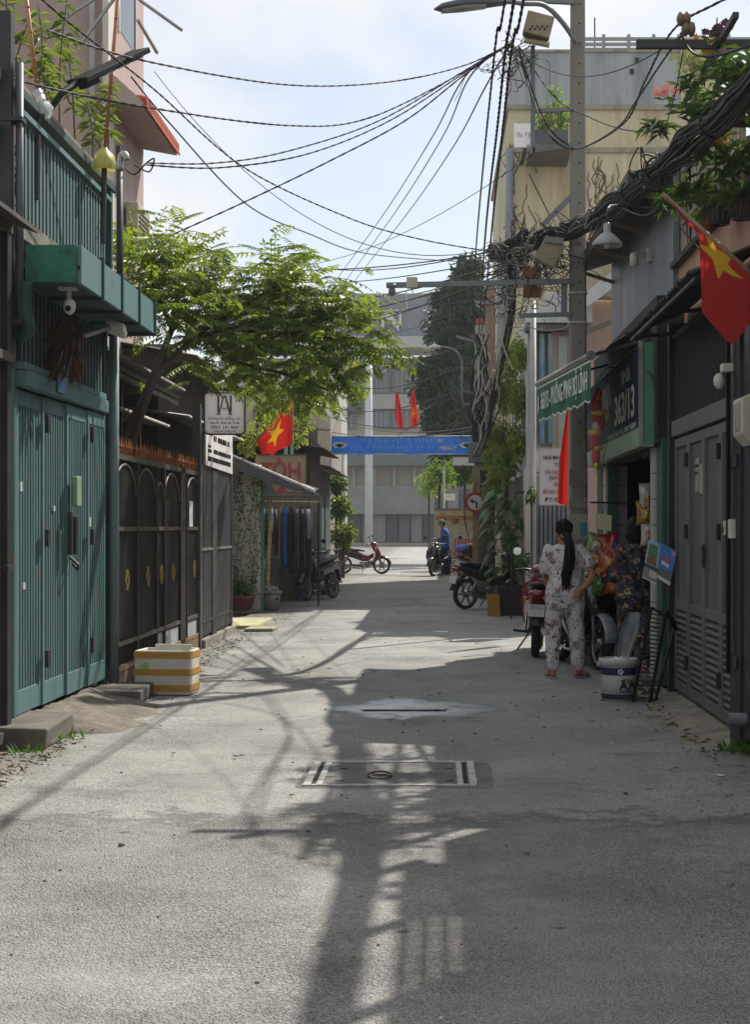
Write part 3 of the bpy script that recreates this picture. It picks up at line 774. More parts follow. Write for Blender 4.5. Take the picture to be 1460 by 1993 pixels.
# balcony plants: tall leggy stems with lance leaves
pl_m = leaf_mat('lance_leaf', '#83984f', '#4d632f', .45)
stem_m = M('green_stem', '#5b5a34', .7, var=.2)
def leggy(base, h, lean, nl, label, L=.16, seed=0, start=.35):
    r_ = random.Random(seed); pt = thing('balcony_plant', label, 'plant', tuple(base))
    tip = Vector(base) + Vector((lean[0], lean[1], h)); path = catmull([base, Vector(base).lerp(tip, .5) + Vector((r_.uniform(-.05, .05), 0, 0)), tip], 6)
    MB().tube(path, [.009 - .005 * i / len(path) for i in range(len(path))], 5).build('stem', stem_m, pt)
    lm = MB()
    for k in range(nl):
        t_ = start + (1 - start) * (k // 6) / max(1, (nl // 6)) ; i_ = min(len(path) - 1, int(t_ * (len(path) - 1)))
        a = r_.uniform(0, 6.28); lm.leaf(path[i_] + Vector((0, 0, r_.uniform(-.03, .03))), (math.cos(a), math.sin(a), r_.uniform(-.45, .35)), (0, 0, 1), L * r_.uniform(.6, 1.2), .024, .2, .3)
    lm.build('leaves', pl_m, pt)
lg = [((15, 175), 11.4, 1.0, 48, 'leggy plant with thin leaves at the far left of the balcony'), ((42, 185), 11.5, .55, 40, 'short leafy stem beside the dark steel post'),
      ((80, 200), 11.9, .75, 54, 'green plant behind the bent lamp arm'), ((110, 225), 12.0, .5, 42, 'small leafy plant under the solar lamp'), ((128, 250), 12.2, 1.05, 60, 'tall leggy plant rising behind the solar lamp'),
      ((158, 280), 12.6, .85, 48, 'tall thin plant in the middle of the balcony trough'), ((190, 320), 13.0, .55, 50, 'bushy plant drooping beside the yellow bag'), ((222, 300), 13.3, .6, 66, 'leafy plant against the pink building wall')]
for i, ((u, v), d, h, nl, lab) in enumerate(lg):
    leggy(P(u, v, d) + Vector((-.05, 0, 0)), h, (rnd.uniform(-.08, .12), rnd.uniform(-.1, .1)), nl, lab, seed=i)
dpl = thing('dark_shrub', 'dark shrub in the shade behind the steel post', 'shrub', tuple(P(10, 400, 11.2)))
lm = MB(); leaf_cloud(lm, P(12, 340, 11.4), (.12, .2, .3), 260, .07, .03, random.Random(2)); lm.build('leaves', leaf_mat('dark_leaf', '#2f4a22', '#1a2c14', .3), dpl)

# ---------------- pink building behind
pink = M('pink_render', '#ab9792', .85, var=.12, scale=1.5, dirt='#7d6a64', dirt_amt=.35, streak=True, bump=.15, bscale=30)
pb = thing('pink_building', 'tall pink rendered building with red tiled eave behind the green house', 'building', (-6, 21, 0))
MB().box(-9, -3.9, 18.2, 20.5, 0, 11).build('wall', pink, pb)
MB().box(-3.93, -3.86, 18.12, 18.45, 0, 11).build('pilaster', M('pale_render', '#cfc8c0', .85, var=.15, dirt='#8a8078', dirt_amt=.4, streak=True), pb)
MB().tube([(-4.05, 18.12, 4), (-4.05, 18.12, 11)], .035, 8).build('downpipe', M('pvc_light', '#a9a7a4', .5), pb, smooth=True)
ev = MB(); ev.prism([(-3.9, 18.15, 6.52), (-3.46, 18.15, 6.44), (-3.46, 18.15, 6.5), (-3.9, 18.15, 6.9)], (0, 2.4, 0)); ev.build('eave', pink, pb)
tile_m = M('red_tile', '#a5482f', .75, var=.3, scale=12, bump=.3)
tl = None
for i in range(22):
    for j in range(3):
        y = 18.2 + i * .107; x = -3.5 - j * .13; z = 6.53 + j * .125
        if tl is None:
            tb = MB(); tb.prism([(-.08, -.05, 0), (-.08, -.03, .03), (-.08, 0, .042), (-.08, .03, .03), (-.08, .05, 0)], (.17, 0, -.14)); tl = tb.build('roof_tile', tile_m, pb, local=True); tl.location = Vector((x, y, z + .03)) - wloc(pb)
        else: dup(tl, pb, Vector((x, y, z + .03)) - wloc(pb))
te = None
for i in range(26):
    if te is None:
        q = MB(); q.prism([(0, .035 * math.cos(t), .06 * math.sin(t)) for t in [k * math.pi / 4 for k in range(8)]], (-.12, 0, .02)); te = q.build('tile_end', tile_m, pb, local=True); te.location = Vector((-3.42, 18.2 + i * .09, 6.52)) - wloc(pb)
    else: dup(te, pb, Vector((-3.42, 18.2 + i * .09, 6.52)) - wloc(pb))
MB().box(-3.88, -3.72, 19.2, 20.0, 4.9, 5.55).build('wall_unit', M('ac_beige', '#b3ab98', .6, var=.15, dirt='#6e675b', dirt_amt=.4), pb, bevel=.02)
for k in range(8): MB().box(-3.722, -3.712, 19.25, 19.9, 5.0 + k * .06, 5.025 + k * .06).build('vent_slat', dark_steel, pb)
for (z0, z1) in ((7.6, 9.4),):
    w = MB().box(-3.92, -3.895, 18.9, 19.9, z0, z1).build('window', M('glass_dark', '#39434a', .1, spec=.6), pb)
    MB().box(-3.9, -3.88, 18.85, 18.9, z0 - .05, z1 + .05).build('frame', white_p, w)
    MB().box(-3.9, -3.88, 19.9, 19.95, z0 - .05, z1 + .05).build('frame', white_p, w)
# roof antenna rods sticking out
an = thing('roof_antenna', 'thin grey antenna rods sticking out of the pink building', 'antenna', tuple(P(277, 20, 18.3)))
for (a, c) in ((P(270, 0, 18.3), P(354, 60, 18.8)), (P(268, 40, 18.3), P(306, 104, 18.8)), (P(105, 50, 17.9), P(190, -5, 17.9)), (P(155, 88, 17.9), P(225, -5, 17.9))):
    MB().tube([a, c], .022, 6).build('rod', M('alu', '#9a9a96'), an)

# ---------------- black iron fence with arched panels
FX = -2.93
bf = thing('black_fence', 'black iron fence with arched panels, gold diamonds and rusty spikes', 'fence', (FX, 16.7, 0))
MB().box(FX - .1, FX + .03, 13.85, 19.0, 0, .16).build('plinth', M('brick_plinth', '#6d5647', .9, var=.3, bump=.4, dirt='#33291f', dirt_amt=.6), bf)
rail_m = M('worn_rail', '#4e4a43', .5, metal=.4, var=.3, scale=10, dirt='#7a5a3c', dirt_amt=.4, dscale=9)
rust = M('rust', '#96592f', .85, var=.35, scale=14, bump=.4)
gold = M('gold_paint', '#b39a5a', .5, metal=.2, var=.2)
grey_sheet = M('grey_sheet', '#9aa3a6', .6, var=.15, dirt='#6b5c4a', dirt_amt=.5, dscale=4)
panels = [(13.95, 14.95), (15.0, 16.0), (16.05, 16.45), (16.5, 17.45), (17.95, 18.95)]
sheet_m = M('panel_black', '#100f0e', .6, spec=.12, var=.3, scale=5, dirt='#241d17', dirt_amt=.45, dscale=5, streak=True)
bar0 = None
for i, (y0, y1) in enumerate(panels):
    w = y1 - y0; yc = (y0 + y1) / 2
    pn = MB()
    poly = [(FX - .01, y0, .42)] + [(FX - .01, y1, .42), (FX - .01, y1, 1.78)]
    arc = [(FX - .01, yc + w * .5 * math.cos(t), 1.78 + .30 * math.sin(t) * (1 if w > .6 else .6)) for t in [math.pi * k / 14 for k in range(1, 14)]]
    poly += arc + [(FX - .01, y0, 1.78)]
    pn.prism(poly, (.012, 0, 0)); pn = pn.build('fence_panel', sheet_m, bf)
    ar = MB(); ar.tube([Vector(p) + Vector((.02, 0, 0)) for p in [poly[2]] + arc + [poly[-1]]], .014, 6); ar.build('arch_trim', rail_m, pn, smooth=True)
    MB().box(FX + .002, FX + .028, y0, y1, 1.46, 1.50).build('mid_rail', rail_m, pn)
    MB().box(FX + .002, FX + .028, y0, y1, .40, .44).build('low_rail', rail_m, pn)
    nb = max(3, int(w / .11))
    for k in range(nb):
        y = y0 + (k + .5) * w / nb
        if bar0 is None:
            bar0 = MB().box(-.008, .008, -.008, .008, 0, 1.95).build('bar', black_metal, pn, local=True); bar0.location = Vector((FX - .02, y, .18)) - wloc(pn)
        else: dup(bar0, pn, Vector((FX - .02, y, .18)) - wloc(pn))
    dm = MB(); s_ = .075
    for (a, c) in (((0, 0, .1), (0, s_, 0)), ((0, s_, 0), (0, 0, -.1)), ((0, 0, -.1), (0, -s_, 0)), ((0, -s_, 0), (0, 0, .1))):
        dm.bar(Vector((FX + .03, yc, 1.0)) + Vector(a), Vector((FX + .03, yc, 1.0)) + Vector(c), .008, .014, up=(1, 0, 0))
    if w > .3: dm.build('diamond', gold, pn)
    if i >= 2: MB().box(FX - .002, FX + .008, y0 + .03, y1 - .03, .2, .38).build('kick_sheet', grey_sheet, pn)
MB().box(FX - .03, FX + .03, 13.85, 19.0, 2.12, 2.17).build('top_rail', rail_m, bf)
MB().box(FX - .03, FX + .03, 13.85, 19.0, .17, .21).build('bottom_rail', M('rail_tan', '#7d6b54', .6, var=.25), bf)
for y in (13.9, 14.98, 16.02, 16.47, 17.5, 17.93, 18.97): MB().box(FX - .03, FX + .032, y - .022, y + .022, .02, 2.14).build('post', black_metal, bf)
for y in (17.6, 17.75): MB().box(FX - .02, FX + .03, y - .06, y + .06, .02, 2.2).build('wide_post', black_metal, bf)
sp0 = None
for k in range(54):
    y = 13.92 + k * .094
    if sp0 is None:
        q = MB(); q.lathe([(.011, 0), (.012, .06), (.02, .075), (.013, .1), (.001, .17)], (0, 0, 0), 6); sp0 = q.build('spike', rust, bf, local=True); sp0.location = Vector((FX, y, 2.17)) - wloc(bf)
    else:
        d_ = dup(sp0, bf, Vector((FX + rnd.uniform(-.006, .006), y, 2.17)) - wloc(bf)); d_.rotation_euler = (rnd.uniform(-.12, .12), rnd.uniform(-.1, .1), 0)
MB().box(FX + .03, FX + .034, 18.05, 18.3, 1.5, 1.8).build('notice', M('notice_paper', '#b9bcc0', .7, var=.15), bf)

# ---------------- house behind the fence
hb_ = thing('fenced_house', 'low grey house with tin roof and brick pillar behind the black fence', 'house', (-4.5, 16.5, 0))
MB().box(-7.5, -4.6, 13.9, 19.0, 0, 3.15).build('wall', M('wall_brownish', '#57514a', .9, var=.25, dirt='#2c2824', dirt_amt=.6, streak=True), hb_)
tin = M('old_tin', '#6f6a62', .6, metal=.35, var=.3, scale=5, dirt='#4d3a2a', dirt_amt=.5, dscale=3, bump=.2)
def corr(name, x0, x1, y0, y1, z0, z1, parent, mat, amp=.018, pitch=.076, along='y'):
    mb = MB(); nn = int((y1 - y0) / pitch * 4)
    mb.grid(lambda a, c: Vector((x0 + (x1 - x0) * a, y0 + (y1 - y0) * c, z0 + (z1 - z0) * a + amp * math.sin((y1 - y0) * c / pitch * 2 * math.pi))), 1, nn)
    o = mb.build(name, mat, parent, smooth=True)
    sd = o.modifiers.new('thick', 'SOLIDIFY'); sd.thickness = .004
    return o
corr('roof_sheet', -5.2, -3.1, 13.9, 19.0, 3.55, 3.18, hb_, tin)
corr('roof_sheet', -5.0, -3.25, 14.2, 18.8, 2.95, 2.72, hb_, M('pale_tin', '#8e8b84', .6, metal=.3, var=.25, dirt='#4a4038', dirt_amt=.5))
for z in (3.05, 3.12): MB().bar((-3.2, 13.9, z - .03), (-3.2, 19, z - .03), .04, .05).build('purlin', black_metal, hb_)
for y in (14.1, 15.3, 16.4, 17.4): MB().box(-3.42, -3.35, y, y + .07, 0, 3.1).build('post', black_metal, hb_)
MB().box(-2.98, -2.88, 18.78, 18.9, 0, 3.0).build('gate_post', M('post_grey', '#4a4d4e', .5, metal=.2, var=.2), hb_)
br_m = M('brick_red', '#a35236', .85, var=.3, scale=16, bump=.4)
MB().box(-4.55, -4.05, 17.0, 17.3, 0, 2.75).build('brick_core', M('mortar_joint', '#8f8577', .95), hb_)
bk0 = None
for r_ in range(34):
    for c_ in range(3):
        x = -4.5 + c_ * .19 + (.09 if r_ % 2 else 0); z = .08 + r_ * .08
        if x > -4.06: continue
        if bk0 is None: bk0 = MB().box(-.085, .085, -.01, .012, 0, .065).build('brick', br_m, hb_, local=True); bk0.location = Vector((x, 16.995, z)) - wloc(hb_)
        else: dup(bk0, hb_, Vector((x, 16.995, z)) - wloc(hb_))
MB().box(-4.58, -4.56, 14.6, 15.6, .6, 2.2).build('window', M('glass_dark', '#39434a'), hb_)
MB().box(-3.62, -3.5, 16.6, 16.72, 1.9, 2.55).build('blue_drum', M('blue_drum', '#4f7d9a', .5), hb_)
for i, (x, y) in enumerate(((-3.8, 15.6), (-3.7, 15.95))):
    MB().lathe([(.09, 0), (.09, 2.35), (.1, 2.36), (.1, 2.42), (.05, 2.44)], (x, y, 0), 12).build('vent_pipe', M('pipe_beige', '#9a8f78', .7, var=.2), hb_, smooth=True)

ds_ = thing('dark_shed', 'dark wooden shed with tin roof behind the charcoal gate', 'shed', (-4.5, 21.7, 0))
for k in range(15): MB().box(-3.5, -3.45, 19.1 + k * .355, 19.44 + k * .355, 0, 3.7).build('plank', M('shed_wood', '#3b342b', .9, var=.35, scale=3, streak=True, bump=.3), ds_)
MB().box(-6.5, -3.5, 19.1, 24.4, 0, 3.7).build('wall', MATS['shed_wood'], ds_)
corr('roof_sheet', -5.2, -2.95, 19.0, 24.6, 4.0, 3.6, ds_, M('tin_brown', '#4d443b', .7, metal=.2, var=.3, dirt='#2c2722', dirt_amt=.5))
corr('roof_sheet', -4.8, -3.05, 19.0, 24.4, 3.1, 2.86, ds_, M('pale_tin', '#8e8b84'))
# ---------------- dark double gate after the fence
dg_ = thing('dark_gate', 'dark charcoal sheet gate beyond the black fence', 'gate', (-2.92, 20.3, 0))
char = M('charcoal_sheet', '#37383a', .5, metal=.2, var=.2, scale=4, dirt='#1f1f20', dirt_amt=.4, streak=True)
for (y0, y1) in ((19.05, 19.95), (20.35, 21.75)):
    g_ = MB().box(-2.95, -2.93, y0, y1, .12, 2.3).build('gate_leaf', char, dg_)
    nn = int((y1 - y0) / .13); w = (y1 - y0) / nn
    for k in range(nn): MB().box(-2.929, -2.912, y0 + k * w + .01, y0 + (k + 1) * w - .01, .14, 2.28).build('board', char, g_, bevel=.003)
    MB().box(-2.915, -2.895, y0, y1, 1.2, 1.23).build('rail', M('alu', '#9a9a96'), g_)
    MB().box(-2.915, -2.90, y0, y1, .3, .33).build('rail', dark_steel, g_)
MB().box(-3.0, -2.9, 19.95, 20.35, .0, 2.3).build('post', void, dg_)
MB().box(-3.05, -2.9, 21.76, 21.9, 0, 2.4).build('end_post', dark_steel, dg_)
MB().box(-3.1, -2.85, 19.0, 21.9, 0, .1).build('threshold', concrete, dg_)
# ================================================================== LEFT SIDE, SIGNS AND SMALL THINGS
# ---------------- square hanging sign
sign_w = M('sign_white', '#e6e3e1', .4, var=.05, scale=3)
ink_g = M('ink_olive', '#4c5340', .6, var=.05)
ink_d = M('ink_dark', '#2b2b2e', .6, var=.05)
sg = thing('hanging_sign', 'square white sign with olive letter emblem hanging by the tree', 'sign', (-2.64, 19.2, 2.65))
def rrect(x0, x1, z0, z1, r, y, k=5):
    pts = []
    for (cx, cz, a0) in ((x1 - r, z1 - r, 0), (x0 + r, z1 - r, 90), (x0 + r, z0 + r, 180), (x1 - r, z0 + r, 270)):
        for i in range(k + 1):
            t_ = RAD(a0 + 90 * i / k); pts.append(Vector((cx + r * math.cos(t_), y, cz + r * math.sin(t_))))
    return pts
q = rrect(-2.892, -2.393, 2.653, 3.162, .05, 19.21); MB().tube(q + [q[0], q[1]], .014, 6).build('case', M('sign_edge', '#2a2a2c', .4), sg)
MB().prism(rrect(-2.886, -2.399, 2.659, 3.156, .045, 19.192), (0, .02, 0)).build('face', cloth_mat('acrylic_white', '#e4e0e2', .45, .4), sg)
def sgt(s, z, size, mat, width=None, bold=0): text(s, (-2.642, 19.19, z), (1, 0, 0), (0, 0, 1), size, mat, sg, width=width, bold=bold, ext=.003)
# emblem: an A between two uprights with feet
em = MB(); cx = -2.642; yy = 19.188
for sx_ in (-1, 1):
    em.bar((cx + sx_ * .078, yy, 2.92), (cx + sx_ * .078, yy, 3.13), .012, .022, up=(1, 0, 0))
    em.bar((cx + sx_ * .072, yy, 2.9), (cx + sx_ * .008, yy, 3.13), .012, .022 if sx_ > 0 else .014, up=(1, 0, 0))
    em.bar((cx + sx_ * .05, yy, 2.898), (cx + sx_ * .1, yy, 2.898), .012, .012, up=(0, 0, 1))
em.tube([Vector((cx + .03 * math.cos(t_), yy, 2.985 + .022 * math.sin(t_))) for t_ in [math.pi + math.pi * k / 8 for k in range(9)]], .006, 5)
em.build('emblem', ink_g, sg)
sgt('Hương An dưỡng sinh', 2.845, .06, ink_d, .40)
sgt('Chăm Sóc - Dưỡng Sinh - Ấn Bát', 2.79, .04, ink_d, .37, .02)
sgt('0965 141 869', 2.735, .055, ink_d, .34, .01)
sgt('Hương An Dưỡng Sinh', 2.69, .04, ink_d, .28)
MB().bar((-2.93, 19.23, 3.0), (-2.89, 19.23, 3.0), .03).build('bracket', dark_steel, sg)
MB().bar((-2.66, 19.23, 3.17), (-2.70, 19.23, 3.32), .012).build('hanger', dark_steel, sg)

s2 = thing('wall_sign', 'white lettered board fixed above the dark charcoal gate', 'sign', (-2.9, 20.3, 2.25))
pts = [(-2.9, 19.25, 2.27), (-2.9, 21.75, 2.24), (-2.9, 21.75, 2.78), (-2.9, 19.25, 2.78)]
MB().prism(pts, (.02, 0, 0)).build('board', sign_w, s2)
def scribble(parent, p0, right, up, w, h, mat, seed, nrm, gap=.35):
    """a row of print too small to read"""
    r2 = random.Random(seed); mb = MB(); x = 0; right = Vector(right); up = Vector(up); nrm = Vector(nrm)
    while x < w:
        cw = h * r2.uniform(.35, .7)
        if r2.random() < .16: x += cw; continue
        k = r2.choice((0, 1, 2)); o_ = Vector(p0) + right * x
        segs = [((0, 0), (0, h))] + [[((0, h), (cw * .7, h)), ((0, h * .5), (cw * .6, h * .5))], [((cw * .7, 0), (cw * .7, h * .8)), ((0, h * .8), (cw * .7, h * .8))], [((0, 0), (cw * .7, 0)), ((0, h * .55), (cw * .7, h * .55)), ((cw * .7, 0), (cw * .7, h * .55))]][k]
        for (a, c) in segs: mb.bar(o_ + right * a[0] + up * a[1], o_ + right * c[0] + up * c[1], .004, h * .11, up=nrm)
        x += cw + h * gap * .5
    mb.build('print', mat, parent)
for k, (z, h, w, y) in enumerate(((2.66, .05, .3, 19.5), (2.60, .07, 1.5, 19.9), (2.50, .035, .25, 19.4), (2.44, .04, .3, 19.4), (2.44, .055, 1.7, 19.85), (2.33, .06, 2.1, 19.4))):
    scribble(s2, (-2.877, y, z), (0, 1, 0), (0, 0, 1), w, h, ink_d, k, (1, 0, 0))

# ---------------- white wall end with vine, pot and bucket
ww = thing('white_wall', 'whitewashed wall end behind the climbing vine', 'wall', (-3.35, 27.3, 0))
lime = M('limewash', '#c9c4b8', .9, var=.12, scale=3, dirt='#8a8478', dirt_amt=.5, streak=True, bump=.25, bscale=30)
MB().box(-3.7, -3.12, 27.2, 27.45, 0, 2.6).build('face', lime, ww)
MB().box(-3.12, -3.07, 27.25, 27.45, 0, 2.55).build('corner_post', M('corner_teal', '#5e7d78', .6, var=.2), ww)
MB().box(-7, -3.7, 25.2, 27.4, 0, 2.55).build('side', wall_grey, ww)
slab = MB().box(-3.5, -2.62, 22.6, 24.6, -.01, .05).build('slab', M('slab_yellow', '#b9b58c', .8, var=.2, dirt='#6d684c', dirt_amt=.4, dscale=4), origin=(-3, 23.6, 0)); tag(slab, 'pale yellow slab on the ground before the white wall', 'slab')
mat_ = MB(); mat_.prism([(-2.75, 22.0, .015), (-2.35, 22.05, .015), (-2.32, 22.6, .015), (-2.72, 22.55, .015)], (0, 0, .03)); tag(mat_.build('floor_board', M('board_pale', '#a59c88', .8, var=.2), origin=(-2.5, 22.3, 0)), 'thin pale board lying by the dark gate threshold', 'board')
vn = thing('climbing_vine', 'thin green vine climbing the whitewashed wall', 'vine', (-3.4, 27.1, 0))
vs_ = MB(); vl = MB(); r_ = random.Random(8)
for k in range(6):
    x = -3.55 + .08 * k; pts = [Vector((x, 27.14, .3))]
    for j in range(16): pts.append(pts[-1] + Vector((r_.uniform(-.05, .05), 0, .135)))
    vs_.tube(pts, .005, 4)
    for q in pts:
        for _ in range(8 if q.z > 1.7 or q.z < .7 else 5):
            vl.leaf(q + Vector((r_.gauss(0, .06), -r_.uniform(0, .05), r_.gauss(0, .06))), (r_.uniform(-1, 1), -.7, r_.uniform(-1, .5)), (0, 0, 1), r_.uniform(.04, .085), .04)
vs_.build('stem', stem_m, vn); vl.build('leaves', leaf_mat('vine_leaf', '#4d7434', '#2c4a20', .4), vn)
terr = M('terracotta', '#7d3c30', .75, var=.2, dirt='#4a2a22', dirt_amt=.4, bump=.2)
pt = thing('plant_pot', 'round terracotta pot with low leafy plant at the white wall', 'pot', (-3.42, 26.85, 0))
MB().lathe([(.15, 0), (.2, .04), (.245, .2), (.262, .21), (.262, .25), (.235, .25), (.225, .19), (.0, .18)], (-3.42, 26.85, 0.05), 22, cap=False).build('pot', terr, pt, smooth=True)
lm = MB(); leaf_cloud(lm, (-3.4, 26.85, .42), (.24, .2, .2), 260, .12, .05, random.Random(4)); lm.build('leaves', leaf_mat('pot_leaf', '#4f7d3a', '#2e5424', .4), pt)
lm = MB()
for k in range(26):
    a = r_.uniform(0, 6.28); lm.leaf((-3.6, 26.85, .3), (math.cos(a), math.sin(a), r_.uniform(.5, 1.4)), (0, 0, 1), r_.uniform(.22, .4), .02)
lm.build('spiky_leaves', pl_m, pt)
MB().box(-3.75, -3.1, 26.5, 27.15, 0, .05).build('pot_tray', concrete_dark, pt)
def bucket(root, r0, r1, h, c, mat, rim=None, n=26):
    c = Vector(c)
    MB().lathe([(0, 0.004), (r0, 0), (r0 + (r1 - r0) * .5, h * .5), (r1, h), (r1 - .006, h), (r0 - .004, .02), (0, .02)], c, n, cap=False).build('pail', mat, root, smooth=True)
    MB().lathe([(r1, h * .84), (r1 + .012, h * .84), (r1 + .014, h * .97), (r1 + .006, h), (r1 - .004, h)], c, n, cap=False).build('rim', rim or mat, root, smooth=True)
gb = thing('bucket', 'grey plastic bucket with rubbish beside the clothes rack', 'bucket', (-2.95, 27.5, 0))
pail_g = M('pail_grey', '#8c887f', .6, var=.15, dirt='#4d4942', dirt_amt=.5)
bucket(gb, .13, .175, .36, (-2.95, 27.5, 0), pail_g)
MB().box(-2.85, -2.82, 27.28, 27.34, .2, .24).build('tag', dark_gap, gb)
jn = MB()
for k in range(9): jn.cbox((-2.95 + r_.uniform(-.09, .09), 27.5 + r_.uniform(-.1, .1), .36 + r_.uniform(0, .08)), (.09, .07, .05), Matrix.Rotation(r_.uniform(0, 3), 3, 'Z') @ Matrix.Rotation(r_.uniform(0, 2), 3, 'X'))
jn.build('rubbish', M('rubbish', '#9a8f83', .6, var=.5, scale=15), gb)
rp_ = MB(); pth = [Vector((-3.05 - .02 * math.sin(z * 3), 28.0, z)) for z in [0.3 + .05 * k for k in range(36)]]
rp_.tube(pth, [.045 if i % 2 else .028 for i in range(36)], 8)
tag(rp_.build('coiled_hose', M('hose_tan', '#a89a6e', .6, var=.2), origin=(-3.05, 28, .3), smooth=True), 'ribbed tan hose hanging beside the garments', 'hose')

# ---------------- clothes rail with garments
cr_ = thing('clothes_rail', 'metal clothes rail under the grey tarp', 'clothes rail', (-2.85, 29.2, 0))
MB().tube([(-3.4, 29.2, 1.98), (-2.2, 29.2, 1.96)], .014, 8).build('bar', M('alu', '#9a9a96'), cr_)
for x in (-3.38, -2.24): MB().tube([(x, 29.2, 0), (x, 29.2, 1.98)], .016, 8).build('leg', dark_steel, cr_)
garm = [(-3.34, '#c5cdd6', .75, 'white shirt hanging first on the clothes rail', .07), (-3.26, '#1f6e56', .72, 'green shirt hanging on the clothes rail', .07), (-3.19, '#2a2f3a', .78, 'dark grey shirt hanging between green and pale shirts', .06),
        (-3.12, '#a5abc0', .7, 'pale lilac shirt hanging on the clothes rail', .07), (-3.05, '#3a3936', .9, 'black shirt hanging beside the pale lilac one', .06), (-2.97, '#8a6a5e', 1.05, 'flowered brown dress on the clothes rail', .06),
        (-2.86, '#1f5ea8', 1.12, 'bright blue dress on the clothes rail', .1), (-2.75, '#1b2436', 1.25, 'navy trousers hanging beside the blue dress', .09), (-2.65, '#3d3f33', .8, 'dark olive jacket on the clothes rail', .08),
        (-2.55, '#14192b', 1.22, 'black navy coat with pale seam on the clothes rail', .1), (-2.43, '#12172a', 1.28, 'dark navy track suit with grey sleeve at the rail end', .12)]
for i, (x, colr, Lg, lab, wd) in enumerate(garm):
    gt = thing('garment', lab, 'garment', (x, 29.2, 1.9 - Lg), group='garments on the clothes rail')
    g_ = MB(); rings = []
    for k in range(11):
        t_ = k / 10; z = 1.88 - Lg * t_
        wy = (.06 + .2 * min(1, t_ * 3.5)) * (1 - .1 * t_); wx = wd * (.35 + .25 * t_)
        ringp = []
        for j in range(22):
            a = 2 * math.pi * j / 22
            fold = 1 + .35 * mnoise.noise((math.cos(a) * 2.4, math.sin(a) * 2.4 + i * 7, t_ * 1.2))
            ringp.append(Vector((x + wx * math.cos(a) * fold, 29.2 + wy * math.sin(a), z + (.02 * math.sin(a * 5 + i) if k == 10 else 0))))
        rings.append(ringp)
    g_.loft(rings)
    g_.build('cloth', M('garment_%d' % i, colr, .85, var=.25 if i != 5 else .7, scale=8 if i != 5 else 22, bump=.2), gt, smooth=True)
    for sy_ in ((-1, 1) if i not in (5, 6, 7) else ()):
        sv = MB(); sv.tube([(x, 29.2 + sy_ * .17, 1.82), (x + .03, 29.2 + sy_ * .24, 1.6), (x + .02, 29.2 + sy_ * .22, 1.82 - min(.55, Lg * .6))], [.045, .05, .04], 8)
        sv.build('sleeve', MATS['garment_%d' % i] if i != 10 else M('sleeve_grey', '#8d8e9a', .85, var=.15), gt, smooth=True)
    MB().tube(catmull([(x, 29.2, 1.98), (x, 29.22, 2.01), (x, 29.2, 2.02), (x, 29.18, 1.98), (x, 29.2, 1.9)], 3), .005, 5).build('hanger_hook', dark_steel, gt)
    if i in (9, 10): MB().box(x - .052, x - .045, 29.0 - .08, 29.0 - .07, .72, 1.8).build('seam', M('seam', '#8b8fa5', .7), gt)

# ---------------- shed behind the rail, tarp and barber sign
sh = thing('barber_shed', 'tin shed with low grey wall behind the clothes', 'shed', (-4, 32, 0))
MB().box(-6.5, -3.15, 27.6, 36, 0, .9).build('low_wall', M('wall_dim', '#55544f', .9, var=.25, dirt='#2c2b28', dirt_amt=.6), sh)
MB().box(-6.5, -2.75, 31.2, 31.4, 0, .95).build('low_wall', MATS['wall_dim'], sh)
MB().box(-6.5, -3.3, 30.6, 36, .9, 2.6).build('back_wall', M('wall_mid', '#6b675f', .9, var=.25, dirt='#3a3833', dirt_amt=.5), sh)
MB().box(-6.5, -2.72, 33.2, 36, 0, 3.4).build('end_wall', M('wall_brown', '#5b5046', .9, var=.3, dirt='#332c26', dirt_amt=.6, streak=True, bump=.3), sh)
for k in range(12):
    MB().box(-3.45 + k * .095, -3.45 + k * .095 + .085, 30.3, 30.32, 1.78, 2.1).build('tin_strip', M('tin_strip', '#8d7f66', .7, var=.3, scale=8, dirt='#52452f', dirt_amt=.4), sh)
MB().box(-3.5, -2.3, 30.28, 30.3, 2.1, 2.16).build('edge_strip', M('pale_tin', '#8e8b84'), sh)
for x in (-3.3,): MB().box(x, x + .05, 30.2, 30.26, 0, 2.4).build('post', M('corner_teal', '#5e7d78'), sh)
corr('roof_sheet', -5.5, -2.3, 31.5, 36.2, 3.7, 3.1, sh, tin)
MB().box(-2.75, -2.7, 30.9, 31.15, .0, 1.3).build('door_panel', M('door_blue', '#27406b', .6, var=.2), sh)
tp = thing('tarp', 'dark grey tarp awning with white edge over the clothes rail', 'tarp', (-3, 28.5, 2.3))
A0, A1 = P(448, 888, 26.6), P(612, 958, 27.6); B0, B1 = P(450, 905, 28.2), P(622, 950, 28.6)
def tarpf(a, c):
    top = A0.lerp(A1, a); bot = B0.lerp(B1, a)
    p = top.lerp(bot, c) - Vector((0, 0, .1 * math.sin(math.pi * c) * math.sin(math.pi * min(1, a * 1.2))))
    return p + Vector((0, 0, .02 * mnoise.noise((a * 7, c * 4, 2))))
MB().grid(tarpf, 26, 12).build('sheet', M('tarp_grey', '#4b4c50', .7, var=.15, bump=.2), tp, smooth=True)
def tarpe(a, c):
    top = A0.lerp(A1, a)
    return top + Vector((0, -.02 * c, -(.0 + (.14 + .05 * math.sin(a * 5) + .04 * mnoise.noise((a * 5, 0, 3))) * c)))
MB().grid(tarpe, 26, 3).build('skirt', MATS['tarp_grey'], tp, smooth=True)
MB().tube([A0 + Vector((0, 0, .03)), A1 + Vector((0, 0, .03))], .022, 6).build('edge_roll', M('tarp_white', '#d5d5d2', .6, var=.06), tp)
MB().tube([A0, B0], .012, 5).build('support_rod', dark_steel, tp)
bs = thing('barber_sign', 'faded cream barber sign with pink letters seen from behind', 'sign', tuple(P(546, 945, 31)))
cream = cloth_mat('sign_cream', '#dcc9a4', .45, .5)
